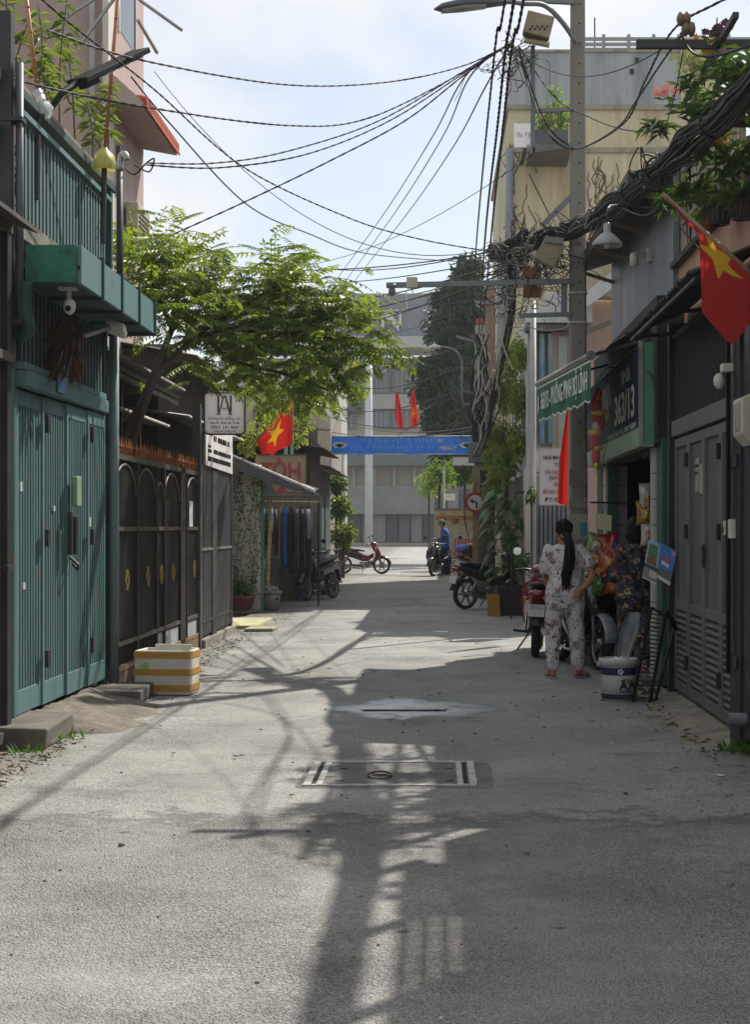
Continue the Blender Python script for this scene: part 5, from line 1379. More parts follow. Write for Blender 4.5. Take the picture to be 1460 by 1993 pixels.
for (y0, y1) in ((13.95, 14.28), (14.56, 14.7), (18.35, 18.55), (18.95, 19.6)): MB().box(2.04, 2.14, y0, y1, .06, 2.3).build('door_frame', green_fr, sp, bevel=.004)
MB().box(2.1, 2.16, 14.05, 14.26, .4, 3.2).build('green_post', green_fr, sp, bevel=.005)
MB().box(2.0, 2.3, 14.0, 19.6, 2.26, 3.6).build('fascia', M('fascia_dark', '#2a302d', .8, var=.2), sp)
MB().box(2.25, 2.35, 14.0, 14.28, 0.05, 2.2).build('wood_strip', M('wood_brown', '#7a5636', .7, var=.25), sp)
for zi, z in enumerate((.5, 1.0, 1.5, 2.0)):
    MB().box(3.2, 4.35, 14.8, 19.2, z, z + .03).build('shelf', M('shelf_green', '#3a5a4c', .6), sp)
cnam = ['red', 'golden', 'blue', 'olive', 'grey', 'purple', 'orange', 'teal']
gcol = ['#8f3a2e', '#b08a3a', '#355a8a', '#6d7a3a', '#8a8378', '#6a3a5a', '#a3562e', '#3a6a5a']
for zi, z in enumerate((.53, 1.03, 1.53, 2.03)):
    for k in range(13):
        y = 14.95 + k * .32 + rnd.uniform(-.04, .04); h = rnd.uniform(.16, .34); x = 3.25
        g_ = MB(); g_.loft([ring((x + .1, y, z), .08, .1, 8, p=4), ring((x + .1, y, z + h * .8), .08, .1, 8, p=4), ring((x + .1, y, z + h), .04 if k % 3 else .08, .05 if k % 3 else .1, 8, p=3)])
        o = g_.build('packet' if k % 3 == 0 else 'bottle', M('goods_%d' % (k % 8), gcol[k % 8], .4, var=.4, scale=20), origin=(x + .1, y, z)); tag(o, '%s %s on the %s shop shelf, %s from the tiled pillar' % (cnam[k % 8], 'packet' if k % 3 == 0 else 'bottle', ('lowest', 'second', 'third', 'top')[zi], ('first', 'second', 'third', 'fourth', 'fifth', 'sixth', 'seventh', 'eighth', 'ninth', 'tenth', 'eleventh', 'twelfth', 'last')[k]), 'goods', 'goods on the shop shelves')
# light sign box
sb_ = thing('shop_sign', 'dark blue grocery light box sign with green border and number 363/13', 'sign', (1.95, 16.9, 2.25))
navy_s = M('sign_navy', '#1c2440', .75, var=.1, scale=1.5, spec=.15); gsign = M('sign_green', '#5f8f72', .4, var=.12, scale=2); pale_s = M('sign_pale', '#7f8c80', .8, var=.2, scale=1)
SXF = 1.87
MB().box(SXF + .012, 2.0, 14.2, 19.55, 2.25, 3.2).build('case', gsign, sb_)
MB().box(SXF, SXF + .012, 14.24, 19.52, 2.42, 3.18).build('face', navy_s, sb_)
MB().box(SXF, SXF + .012, 14.24, 19.52, 2.27, 2.418).build('face_border', M('sign_green2', '#7aa381', .4, var=.1), sb_)
MB().prism([(SXF - .003, 16.5, 2.85), (SXF - .003, 16.8, 2.66), (SXF - .003, 17.6, 2.62), (SXF - .003, 17.8, 3.02), (SXF - .003, 16.7, 3.05)], (.003, 0, 0)).build('face_swoosh', pale_s, sb_)
for (y, z0, z1) in ((14.2, 2.25, 3.2),): MB().box(SXF - .006, SXF + .03, 14.185, 14.235, z0 - .01, z1 + .01).build('edge_trim', M('alu', '#9a9a96'), sb_)
MB().box(SXF - .006, SXF + .03, 14.24, 19.55, 2.235, 2.265).build('edge_trim', M('alu', '#9a9a96'), sb_)
MB().box(SXF + .03, 2.0, 14.186, 14.2, 2.235, 2.26).build('edge_trim', M('alu', '#9a9a96'), sb_)
ink_l = M('ink_light', '#c2c2b6', .5, var=.05)
text('TẠP HÓA', (SXF - .004, 15.25, 2.98), (0, -1, 0), (0, 0, 1), .19, ink_l, sb_, width=.75, bold=.005)
text('363/13', (SXF - .004, 15.35, 2.68), (0, -1, 0), (0, 0, 1), .42, ink_l, sb_, width=1.6, bold=.02)
text('ĐINH BỘ LĨNH P.26 Q. BÌNH THẠNH', (SXF - .004, 15.6, 2.455), (0, -1, 0), (0, 0, 1), .08, ink_l, sb_, width=2.3)
q = MB(); q.tube(catmull([(2.0, 14.15, 2.5), (2.0, 14.12, 2.75), (1.96, 14.12, 2.9), (1.93, 14.15, 2.92)], 4), .012, 6); q.build('stay_rod', green_fr, sb_)
text('MỞ', (2.05, 14.72, 2.17), (1, 0, 0), (0, 0, 1), .1, M('ink_dim', '#6f7a80', .5), sb_, name='small_lettering')

# ---------------- roller awning with street-name banner
ra = thing('awning', 'dark roller awning with green lettered valance over the shop', 'awning', (1.6, 16.5, 3.3))
A_, B_ = P(1150, 692, 14.6), P(1046, 748, 17.6)
Wn, Wf = Vector((2.2, 14.3, 3.62)), Vector((2.2, 18.2, 3.75))
def awf(a, c):
    p = Wn.lerp(Wf, c).lerp(A_.lerp(B_, c), a); p.z -= .04 * math.sin(math.pi * a); return p
q = MB().grid(awf, 10, 14).build('canvas', M('awning_navy', '#20263a', .75, var=.2), ra, smooth=True)
MB().tube([A_, B_], .032, 10).build('front_roller', M('alu', '#9a9a96'), ra, smooth=True)
MB().lathe([(0, -.012), (.042, -.012), (.045, 0), (.042, .012), (0, .012)], A_ + Vector((0, -.03, 0)), 16, 'y', cap=False).build('end_cap', M('grey_pvc', '#5a5c5f'), ra)
for c in (.04, .96): MB().bar(Wn.lerp(Wf, c) - Vector((0, 0, .3)), A_.lerp(B_, c), .02, .03).build('folding_arm', dark_steel, ra)
def valf(a, c):
    p = A_.lerp(B_, c) + Vector((0, 0, -.03)); dz = (.40 + .012 * math.sin(c * 6.28 * 14)) * a
    return p + Vector((-.02 * math.sin(c * 23) * a, 0, -dz))
val_m = cloth_mat('valance_green', '#2f7355', .35, .6); q = MB().grid(valf, 6, 120).build('valance', val_m, ra, smooth=True)
def trim(a, c):
    p = valf(1, c); return p + Vector((-.004, 0, -.016 * a + .008))
MB().grid(trim, 1, 120).build('valance_trim', M('trim_white', '#d5ddd4', .6), ra)
def trim2(a, c):
    p = valf(.03 + .05 * a, c); return p + Vector((-.004, 0, 0))
MB().grid(trim2, 1, 60).build('valance_trim', M('trim_white', '#d5ddd4'), ra)
rt = (A_ - B_).normalized(); ctr = A_.lerp(B_, .47) + Vector((-.012, -.006, -.235))
text('363/13 - ĐƯỜNG ĐINH BỘ LĨNH', ctr, rt, (0, 0, 1), .26, M('ink_white', '#d8e2da', .5), ra, width=2.6, bold=.012)
em_p = A_.lerp(B_, .95) + Vector((-.014, -.006, -.25))
q = MB(); q.cbox(em_p, (.006, .13, .2), Matrix.Rotation(math.atan2(rt.x, -rt.y) * 0, 3, 'Z')); q.build('valance_emblem', M('emblem_pale', '#c9c9d2', .5, var=.3, scale=30), ra)

# ---------------- corrugated upper storey and its roof
cu_ = thing('ribbed_upper_wall', 'grey ribbed metal upper storey above the shop awning', 'house', (2.6, 17, 3.6))
MB().box(2.24, 6, 14.4, 19.6, 3.61, 4.85).build('core', void, cu_)
rib_m = M('rib_metal', '#80838a', .45, metal=.35, var=.12, scale=3, streak=True, dirt='#4a4b50', dirt_amt=.3)
rb0 = None
for k in range(64):
    y = 14.44 + k * .081
    if rb0 is None:
        q = MB(); q.prism([(-.0, -.04, 0), (-.022, -.022, 0), (-.022, .022, 0), (0, .04, 0)], (0, 0, 1.2)); rb0 = q.build('rib', rib_m, cu_, local=True); rb0.location = Vector((2.24, y, 3.62)) - wloc(cu_)
    else: dup(rb0, cu_, Vector((2.24, y, 3.62)) - wloc(cu_))
MB().box(2.2, 2.26, 14.34, 14.4, 3.6, 4.85).build('corner_trim', rib_m, cu_)
rfm = MB(); rfm.prism([(3.2, 14.2, 5.15), (1.78, 14.2, 4.72), (1.78, 14.2, 4.76), (3.2, 14.2, 5.2)], (0, 5.5, 0)); rfm.build('roof_sheet', old_dark, cu_)
MB().box(1.76, 1.8, 14.2, 19.7, 4.66, 4.78).build('gutter', M('gutter_brown', '#4a3f36', .7, var=.25), cu_)
for k in range(4): MB().bar((2.24, 14.5 + k * 1.6, 4.55), (1.82, 14.5 + k * 1.6, 4.68), .04).build('rafter', wood, cu_)
c3 = thing('bullet_camera', 'white camera on the ribbed metal wall', 'camera', tuple(P(1262, 500, 15.9)))
p = P(1268, 500, 15.9); p.x = 2.16
MB().box(2.17, 2.22, p.y - .06, p.y + .06, p.z - .06, p.z + .09).build('mount', white_p, c3, bevel=.008)
MB().bar((2.18, p.y, p.z + .02), (2.05, p.y - .05, p.z + .02), .035).build('arm', white_p, c3)
q = MB(); q.lathe([(.0, -.09), (.042, -.085), (.045, .02), (.03, .05), (0, .052)], (2.03, p.y - .05, p.z - .02), 14, 'z'); q.build('head', white_p, c3, smooth=True)
# bell lamp hanging under the cable bundle
bl = thing('bell_lamp', 'grey enamel bell lamp hanging below the cable bundle', 'lamp', tuple(P(1182, 470, 13.6)))
lc = P(1182, 480, 13.6)
MB().lathe([(.012, .21), (.03, .2), (.034, .12), (.06, .105), (.115, .05), (.132, .02), (.134, 0), (.125, 0), (.108, .045), (.05, .095), (.0, .1)], lc, 26, cap=False).build('shade', M('enamel', '#8f918f', .4, metal=.2, var=.12), bl, smooth=True)
q = MB(); q.ball(lc + Vector((0, 0, .03)), (.035, .035, .05), 10, 7); q.build('bulb', M('bulb_glass', '#cfcfc2', .2), bl, smooth=True)
MB().tube(catmull([lc + Vector((0, 0, .2)), lc + Vector((.01, 0, .33)), lc + Vector((.12, .3, .42)), lc + Vector((.45, .6, .46))], 5), .014, 6).build('arm', dark_steel, bl)

# ---------------- near right flag
pa, pb_ = P(1292, 380, 10.3), P(1500, 566, 9.9)
flag('large red flag with yellow star hanging from a slanted pole at upper right',
     hang(pa, pb_, [(0, .03), (.33, .05), (.345, .56), (.6, .60), (.8, .36), (1, .2)], 1.6, .035, .5, (.02, 0)), (.52, .16, 4.2, 4.2), 90, 60, pole=[P(1290, 378, 10.3), pb_], pole_r=.014, loc=tuple(pb_))
# thin red flag by the pole
ra1, rb1 = P(1108, 760, 20.6), P(1096, 800, 20.6)
def tf(s, t):
    w = .03 + .085 * min(1, t * 1.8); x = (s - .5) * 2 * w
    q = P(1109, 785, 20.6); return q + Vector((x - .05 * t, -.03 * math.cos(s * 9), -1.37 * t + (.06 * abs(s - .6) if t > .95 else 0)))
flag('narrow red flag hanging straight down beside the concrete pole', tf, None, 16, 30, pole=[P(1109, 775, 20.6), P(1085, 740, 20.7)], loc=tuple(P(1109, 985, 20.6)))
# ================================================================== MIDDLE RIGHT
tg = thing('slatted_gate', 'blue grey slatted gate behind the tailor sign', 'gate', (1.7, 22.4, 0))
slat_g = M('slat_blue_grey', '#767d88', .5, metal=.15, var=.12, streak=True, dirt='#4a4e56', dirt_amt=.3)
MB().box(1.42, 2.2, 22.44, 22.46, .05, 2.3).build('backing', grey_d, tg)
s0 = None
for k in range(12):
    x = 1.46 + k * .064
    if s0 is None: s0 = MB().box(-.022, .022, -.012, .012, 0, 2.2).build('slat', slat_g, tg, local=True); s0.location = Vector((x, 22.42, .08)) - wloc(tg)
    else: dup(s0, tg, Vector((x, 22.42, .08)) - wloc(tg))
for z in (.12, 1.02, 2.22): MB().box(1.42, 2.2, 22.385, 22.41, z, z + .06).build('rail', slat_g, tg)
MB().box(1.38, 1.43, 22.36, 22.48, 0, 2.4).build('post', slat_g, tg)
ts = thing('tailor_sign', 'white tailor sign board with black and red lettering', 'sign', tuple(P(1085, 982, 21.9)))
q0, q1 = P(1051, 873, 21.9), P(1114, 982, 21.9)
MB().box(q0.x, q1.x, 21.9, 21.93, q1.z, q0.z).build('board', sign_w, ts)
for (a, c, e, f) in ((q0.x - .012, q1.x + .012, q0.z, q0.z + .012), (q0.x - .012, q1.x + .012, q1.z - .012, q1.z), (q0.x - .012, q0.x, q1.z, q0.z)):
    MB().box(a, c, 21.89, 21.935, e, f).build('frame', white_p, ts)
ink_r = M('ink_red', '#8f2630', .6)
for s, u, v, w, mt, b_ in (('NHÀ MAY Đ', 1057, 891, .31, ink_d, .02), ('"CHU', 1078, 905, .13, ink_d, .01), ('SỬA CÁC LO', 1061, 919.5, .26, ink_r, .01), ('(JEAN, K', 1068, 930.5, .2, ink_r, .01), ('"ĐẶC', 1078, 944, .13, ink_d, .01), ('ĐỒ VEST, ĐẦM', 1057, 958, .3, ink_r, .01), ('ĐT: 0760', 1061, 973, .28, ink_d, .02)):
    text(s, P(u, v, 21.885), (1, 0, 0), (0, 0, 1), .075, mt, ts, width=w, bold=b_, align='LEFT')
MB().bar((q1.x - .05, 21.94, q0.z - .1), (q1.x - .05, 22.38, q0.z - .1), .02).build('bracket', dark_steel, ts)
MB().bar((q0.x + .05, 21.94, q0.z - .1), (q0.x + .05, 22.38, q0.z - .1), .02).build('bracket', dark_steel, ts)
wp_ = MB().tube([(1.39, 22.2, 0), (1.39, 22.2, 4.75)], .045, 10).build('drain_pipe', M('pvc_light', '#a9a7a4'), smooth=True, origin=(1.39, 22.2, 0)); tag(wp_, 'pale vertical drain pipe at the slatted gate corner', 'pipe')

# house behind the slatted gate
th_ = thing('tailor_house', 'pinkish house with white balcony behind the concrete pole', 'house', (3, 27, 0))
rose = M('rose_render', '#b59c90', .85, var=.12, scale=2, dirt='#7d6a60', dirt_amt=.4, streak=True)
MB().box(1.95, 6, 26.0, 33, 0, 5.3).build('wall', rose, th_)
whitew = M('white_render', '#c3c5c6', .8, var=.1, dirt='#83847f', dirt_amt=.4, streak=True)
MB().box(1.55, 1.95, 26.2, 32, 0, 5.2).build('bay_wall', whitew, th_)
q = MB(); q.prism([(1.5, 25.7, 4.9), (2.6, 25.7, 4.9), (2.6, 25.7, 5.4), (1.9, 25.7, 5.4)], (0, 1.2, 0)); q.build('balcony', whitew, th_)
MB().box(1.5, 2.5, 25.75, 26.2, 4.78, 4.88).build('balcony_slab', concrete_dark, th_)
for k in range(3): MB().box(1.6 + k * .14, 1.68 + k * .14, 25.98, 26.19, 2.9 + .0, 4.75).build('window_strip', M('glass_blue', '#6d8a94', .15, spec=.6), th_)
MB().box(2.05, 2.2, 25.95, 25.99, 2.6, 4.7).build('column', M('column_green', '#9aa597', .7), th_)
MB().box(2.25, 2.45, 25.97, 25.995, 2.9, 4.3).build('window', M('glass_dark', '#39434a'), th_)
q = MB(); q.prism([(2.2, 25.2, 4.9), (3.3, 25.2, 5.7), (3.3, 25.2, 6.0), (2.2, 25.2, 5.15)], (0, .12, 0)); q.build('stair_beam', whitew, th_)
MB().box(2.3, 3.6, 25.5, 25.9, 5.3, 6.2).build('stair_wall', M('cream_render', '#b7ad8c', .85, var=.15, dirt='#6d6650', dirt_amt=.4), th_)
for k in range(6): MB().box(2.35 + k * .1, 2.41 + k * .1, 25.44, 25.48, 6.05, 6.2).build('vent_block', dark_gap, th_)
MB().bar((2.2, 25.4, 4.6), (3.2, 25.4, 5.0), .05, .08).build('rail', tin, th_)
# ivy wall
iw = thing('garden_wall', 'pale wall panel with hanging greenery beside the potted tree', 'wall', (1.6, 27, 0))
MB().box(1.46, 1.56, 22.8, 25.95, 0, 2.45).build('panel', lime, iw)
MB().box(1.42, 1.6, 22.7, 22.82, 0, 2.6).build('pier', whitew, iw)
MB().box(1.5, 1.9, 26.6, 35.8, 0, 2.4).build('long_wall', concrete_dark, iw)
iv = thing('hanging_ivy', 'mass of green ivy hanging over the pale wall', 'ivy', (1.3, 27, 2))
lm = MB(); r_ = random.Random(77)
for (u, v, d, rx, rz, n_) in ((1000, 690, 27.5, .35, .5, 520), (985, 760, 28, .3, .6, 560), (1010, 780, 27, .22, .6, 420), (975, 850, 28.5, .3, .5, 480), (985, 900, 28, .26, .5, 420), (965, 930, 29, .2, .4, 260), (1015, 690, 26.6, .22, .3, 220), (960, 890, 30, .22, .6, 300), (1008, 860, 27, .16, .5, 260), (955, 960, 29, .2, .3, 160)):
    leaf_cloud(lm, P(u, v, d), (rx, .4, rz), n_, .12, .06, r_, down=.5)
lm.build('leaves', leaf_mat('ivy_leaf', '#93a556', '#506838', .5), iv)
st = MB()
for k in range(10):
    a = P(960 + 7 * k, 660 + 8 * (k % 3), 27.5); st.tube([a, a - Vector((.05, 0, .9)), a - Vector((.02 * k - .1, 0, 2.0))], .006, 4)
st.build('stems', stem_m, iv)

# ---------------- yellow building with blue-grey roof terrace
yb = thing('yellow_building', 'old yellow building with blue grey parapet and roof railing', 'building', (4, 38, 0))
yel = M('yellow_render', '#c6bd9d', .9, var=.14, scale=1.2, dirt='#85765a', dirt_amt=.85, dscale=1.1, streak=True, bump=.3, bscale=12)
d0 = 36.0
a, c = P(990, 215, d0), P(1300, 600, d0)
MB().box(a.x, 7.2, d0, 46, 0, a.z).build('wall', yel, yb)
mo = MB(); r_ = random.Random(6)
for k in range(60):       # torn creeper stains and cracks stuck to the render
    u, v = (r_.uniform(992, 1030), r_.uniform(230, 520)) if k < 34 else (r_.uniform(1145, 1200), r_.uniform(300, 470))
    p_ = [P(u, v, d0 - .01)]
    for j in range(7): p_.append(p_[-1] + Vector((r_.gauss(0, .07), 0, -r_.uniform(.05, .18))))
    mo.tube(p_, .012, 3)
mo.build('dead_creeper', M('dead_stem', '#4d4330', .9, var=.3), yb)
MB().box(a.x - .06, 7.3, d0 - .06, 46.1, a.z, a.z + .12).build('ledge', M('ledge', '#9a9484', .85, var=.2, dirt='#4d493f', dirt_amt=.5), yb)
e = P(995, 290, d0); MB().box(a.x - .02, 5.5, d0 - .05, d0 - .002, e.z - .1, e.z + .02).build('string_course', MATS['ledge'], yb)
blue = M('blue_render', '#a0a6a9', .85, var=.14, scale=1.5, dirt='#4a4f52', dirt_amt=.6, dscale=1.8, streak=True)
b0 = P(1000, 103, 38); b1 = P(1372, 215, 38)
MB().box(b0.x, b1.x, 38, 45.5, a.z + .13, b0.z).build('parapet', blue, yb)
MB().box(b0.x - .05, b1.x + .05, 37.95, 38.3, b0.z, b0.z + .06).build('coping', MATS['ledge'], yb)
q0, q1 = P(1345, 85, 38), P(1400, 215, 38)
MB().box(b1.x - .6, b1.x + .4, 37.9, 38.6, a.z + .13, b0.z + .35).build('chimney_block', yel, yb)
for k in range(3): MB().bar((b0.x + 1.6, 38.2, b0.z + .13 + k * .13), (b1.x + 1.2, 38.2, b0.z + .13 + k * .13), .05, .085).build('rail', M('rail_green_grey', '#8a938f', .5, var=.1), yb)
for k in range(8):
    x = b0.x + 1.62 + k * .62; MB().box(x - .04, x + .04, 38.16, 38.24, b0.z, b0.z + .5).build('rail_post', MATS['rail_green_grey'], yb)
for (u) in (1160, 1400): p = P(u, 40, 38); MB().tube([(p.x, 38.3, b0.z), (p.x, 38.3, b0.z + .95)], .02, 5).build('rod', dark_steel, yb)
q = MB(); q.tube([P(992, 290, d0 - .1), P(990, 560, d0 - .1)], .09, 8); q.build('downpipe', M('pipe_blue_grey', '#7d8890', .6), yb, smooth=True)
MB().box(a.x - .25, a.x, d0 + .3, d0 + .7, 5.5, 8.2).build('side_sheet', grey_sheet, yb)
for (u, v) in ((1035, 250), (1230, 140), (1240, 118)): p = P(u, v, 35.98 if v > 215 else 37.98); MB().box(p.x - .05, p.x + .05, p.y - .02, p.y + .01, p.z - .06, p.z + .06).build('vent_hole', dark_gap, yb)
bp1 = thing('roof_plant', 'leggy flowering plant in a trough on the yellow building ledge', 'plant', tuple(P(1075, 285, 34.5)))
lm = MB()
for (u, v, s_, n_) in ((1060, 240, .35, 170), (1085, 215, .35, 150), (1050, 270, .3, 120), (1100, 235, .28, 120), (1080, 180, .15, 40)): leaf_cloud(lm, P(u, v, 34.6), (s_, .3, s_), n_, .16, .06, r_)
lm.build('leaves', leaf_mat('roof_leaf', '#7d9a4a', '#4d6b2c', .5), bp1)
p = P(1070, 275, 34.6); MB().box(p.x - .35, p.x + .4, 34.4, 34.8, p.z - .15, p.z + .2).build('trough', M('trough_dark', '#4d5258', .7), bp1)
MB().box(p.x - .45, p.x + .5, 34.3, 36.0, p.z - .25, p.z - .152).build('shelf', concrete_dark, bp1)
p = P(1022, 265, 34.6); bd = MB().box(p.x - .25, p.x + .22, 34.5, 34.55, p.z - .28, p.z + .25).build('small_board', sign_w, origin=tuple(p)); tag(bd, 'small pale board on the ledge of the yellow building', 'board')
scribble(bd, (p.x - .18, 34.495, p.z - .05), (1, 0, 0), (0, 0, 1), .34, .1, ink_d, 3, (0, 1, 0))
bd2 = MB().box(p.x - .05, p.x + .05, 34.56, 36.0, p.z - .33, p.z - .29).build('support', dark_steel, bd)

# ---------------- concrete pole with brackets, lamp and boxes
PX, PY = 1.675, 18.3
cp_ = thing('utility_pole', 'square concrete utility pole with brackets and wires', 'utility pole', (PX, PY, 0))
conc_p = M('pole_concrete', '#8a857c', .85, var=.18, scale=5, dirt='#524d46', dirt_amt=.45, streak=True, bump=.4, bscale=60)
q = MB(); q.loft([ring((PX, PY, 0), .125, .125, 16, p=5), ring((PX, PY, 3), .105, .105, 16, p=5), ring((PX, PY, 8.6), .082, .082, 16, p=5)]); q.build('shaft', conc_p, cp_, smooth=False)
for k in range(26):
    z = 2.5 + k * .235; yf = PY - (.106 - .023 * (z - 3) / 5.6)
    MB().lathe([(.011, -.004), (.011, .006), (0, .006)], (PX + .012, yf, z), 8, 'y').build('hole', dark_gap, cp_)
for z in (3.9, 4.25): 
    MB().box(PX - .11, PX + .11, PY - .11, PY + .11, z, z + .025).build('strap', steel_w, cp_)
galv = M('galvanised', '#70777a', .5, metal=.4, var=.15, dirt='#4a4a48', dirt_amt=.3)
def px(u, v, d=PY): return P(u, v, d)
MB().bar(px(752, 556, 18.15), px(1112, 548, 18.15), .06, .06).build('camera_arm', galv, cp_)
MB().bar(px(1098, 548, 18.2), px(1098, 615, 18.2), .07, .06).build('drop_bar', galv, cp_)
MB().bar(px(1010, 615, 18.2), px(1112, 612, 18.2), .05, .05).build('low_arm', galv, cp_)
MB().bar(px(1037, 90, 18.2), px(1037, 300, 18.2), .05, .05).build('frame_bar', galv, cp_)
MB().bar(px(1037, 218, 18.2), px(1115, 213, 18.2), .045, .045).build('frame_bar', galv, cp_)
MB().bar(px(1037, 294, 18.2), px(1115, 284, 18.2), .05, .06).build('frame_bar', galv, cp_)
MB().bar(px(990, -2, 18.2), px(1118, 4, 18.2), .06, .07).build('top_arm', galv, cp_)
MB().bar(px(1055, 440, 18.25), px(1115, 380, 18.25), .05, .06).build('strut', galv, cp_)
q = MB(); q.tube(catmull([px(1122, 85, 18.15), px(1095, 45, 18.1), px(1060, 12, 18.05), px(1020, 8, 17.9), px(985, 4, 17.8), px(940, 6, 17.7)], 6), .03, 8); q.build('lamp_arm', galv, cp_, smooth=True)
q = MB(); lamp_p = [px(985, 5, 17.7), px(945, 7, 17.65), px(900, 10, 17.6), px(860, 16, 17.55), px(846, 19, 17.5)]
q.tube(lamp_p, [(.035, .05), (.055, .09), (.065, .12), (.045, .09), (.01, .02)], 12); q.build('lamp_head', M('lamp_grey', '#4d5458', .5, metal=.2, var=.15), cp_, smooth=True)
q = MB(); q.tube([x - Vector((0, 0, .035)) for x in lamp_p[1:4]], [(.03, .07), (.045, .1), (.03, .06)], 10); q.build('lamp_glass', M('lamp_lens', '#8d9390', .25), cp_, smooth=True)
# open terminal box near the top
q = MB(); R3 = Matrix.Rotation(.25, 3, 'Y'); tb_ = px(1048, 52, 18.0)
q = MB().cbox(tb_, (.32, .16, .26), R3).build('terminal_box', M('box_tan', '#8d8166', .7, var=.25, dirt='#4a4234', dirt_amt=.4), cp_, bevel=.012)
MB().cbox(tb_ + Vector((-.02, -.05, -.2)), (.3, .26, .03), Matrix.Rotation(.2, 3, 'Y') @ Matrix.Rotation(.5, 3, 'X')).build('box_lid', MATS['box_tan'], q)
for k in range(8): MB().cbox(tb_ + Vector((-.1 + .028 * k, -.085, -.06 + .03 * (k % 2))), (.02, .012, .02)).build('gland', dark_gap, q)
q = MB().cbox(px(1070, 492, 18.0), (.26, .14, .3), Matrix.Rotation(.5, 3, 'Y')).build('junction_box', MATS['box_tan'], cp_, bevel=.01)
MB().cbox(px(1078, 470, 17.98), (.22, .16, .07), Matrix.Rotation(.1, 3, 'Y')).build('box_cap', M('box_grey', '#77746c', .6, var=.2), q)
MB().cbox(px(1036, 551, 18.35), (.21, .13, .34)).build('wooden_box', M('box_wood', '#8a5a30', .8, var=.25, scale=8), cp_, bevel=.006)
q = MB().cbox(px(802, 551, 18.05), (.13, .09, .13)).build('small_box', bxm, cp_, bevel=.012)
MB().tube([px(800, 560, 18.05), px(805, 573, 18.05), px(830, 568, 18.1), px(860, 560, 18.1)], .008, 5).build('box_cable', white_p, cp_)
q = MB(); q.lathe([(.05, .05), (.055, .02), (.035, .0), (.045, -.03), (.04, -.06), (.02, -.085), (.0, -.09)], px(763, 562, 18.1), 14); q.build('arm_camera', M('cam_grey', '#6a6d70', .4, var=.15), cp_, smooth=True)
# pasted papers low on the shaft
for i, (z, h, colr) in enumerate(((1.35, .3, '#a6a196'), (1.72, .12, '#8f8b80'), (1.02, .22, '#b5afa3'), (1.98, .2, '#7d7a73'))):
    MB().box(PX - .11, PX + .1, PY - .124, PY - .1185, z, z + h).build('pasted_paper', M('paper_%d' % i, colr, .85, var=.35, scale=30), cp_)
MB().box(PX + .02, PX + .1, PY - .127, PY - .1245, 1.38, 1.55).build('pasted_paper', M('paper_teal', '#2f8a95', .7, var=.2), cp_)

# ---------------- second pole, its equipment and the no-left-turn sign
P2X, P2Y = .93, 33.0
p2 = thing('far_utility_pole', 'round concrete pole wrapped in cables at the middle distance', 'utility pole', (P2X, P2Y, 0))
q = MB(); q.tube([(P2X, P2Y, 0), (P2X, P2Y, 5.8)], [.16, .105], 12); q.build('shaft', conc_p, p2, smooth=True)
MB().box(P2X - .25, P2X + .12, P2Y - .22, P2Y - .13, 2.85, 3.3).build('cabinet', galv, p2, bevel=.01)
q = MB(); q.ball((P2X, P2Y, 5.85), (.1, .1, .12), 8, 6); q.build('red_cap', M('cap_red', '#8f3a2c', .7), p2)
q = MB(); q.tube(catmull([P(958, 690, 33.1), P(945, 690, 33.1), P(915, 790, 33.1), P(900, 690, 33.1), P(885, 678, 33), P(845, 676, 33)], 5), .03, 6)
q = MB(); q.tube(catmull([P(932, 785, 33), P(902, 785, 33), P(900, 720, 33), P(898, 700, 33), P(885, 682, 33), P(860, 676, 33), P(835, 676, 33)], 5), .028, 6); q.build('lamp_arm', galv, p2, smooth=True)
q = MB(); q.tube([P(858, 676, 33), P(845, 675, 33), P(832, 677, 33)], [.03, .06, .02], 8); q.build('lamp_head', white_p, p2, smooth=True)
for (u0, v0, u1, v1) in ((900, 787, 935, 787), (905, 763, 935, 762), (888, 655, 935, 668)): MB().bar(P(u0, v0, 33), P(u1, v1, 33), .05).build('bracket', galv, p2)
q = MB(); q.ball(P(960, 810, 32.8), (.08, .08, .12), 10, 7); q.build('ceramic', white_p, p2, smooth=True)
p3 = thing('brown_pole', 'brown weathered pole standing behind the far utility pole', 'utility pole', (1.15, 35.2, 0))
q = MB(); q.tube([(1.2, 35.2, 0), (1.23, 35.2, 7.1)], [.14, .11], 10); q.build('shaft', M('pole_brown', '#7d6450', .85, var=.2, streak=True), p3, smooth=True)
MB().bar((.9, 35.1, 6.6), (1.5, 35.1, 6.6), .07).build('cross_arm', galv, p3)
rs = thing('road_sign', 'round red and white no left turn sign on a wooden post', 'road sign', (.86, 32.3, 0))
sc = P(925, 978, 32.0); SR = .215
MB().box(sc.x - .05, sc.x + .05, 32.08, 32.16, 0, sc.z + .75).build('post', M('post_tan', '#9a7a5c', .8, var=.2), rs)
MB().lathe([(0, -.006), (SR, -.006), (SR, .01), (0, .01)], sc, 32, 'y', cap=False).build('disc', M('sign_red', '#a32a26', .45, var=.1), rs)
MB().lathe([(0, -.010), (SR * .72, -.010), (SR * .72, -.004), (0, -.004)], sc, 32, 'y', cap=False).build('inner_disc', M('sign_white2', '#c9c9c4', .45), rs)
q = MB(); q.bar(sc + Vector((.03, -.012, -.12)), sc + Vector((.03, -.012, 0)), .004, .035, up=(1, 0, 0)); q.bar(sc + Vector((.035, -.012, -.005)), sc + Vector((-.06, -.012, .035)), .004, .035, up=(0, 0, 1))
q.prism([sc + Vector((-.115, -.014, .035)), sc + Vector((-.05, -.014, .085)), sc + Vector((-.05, -.014, -.02))], (0, .003, 0)); q.build('arrow', ink_d, rs)
q = MB(); q.bar(sc + Vector((-.125, -.016, .115)), sc + Vector((.13, -.016, -.12)), .003, .035, up=(0, 1, 0)); q.build('bar', MATS['sign_red'], rs)
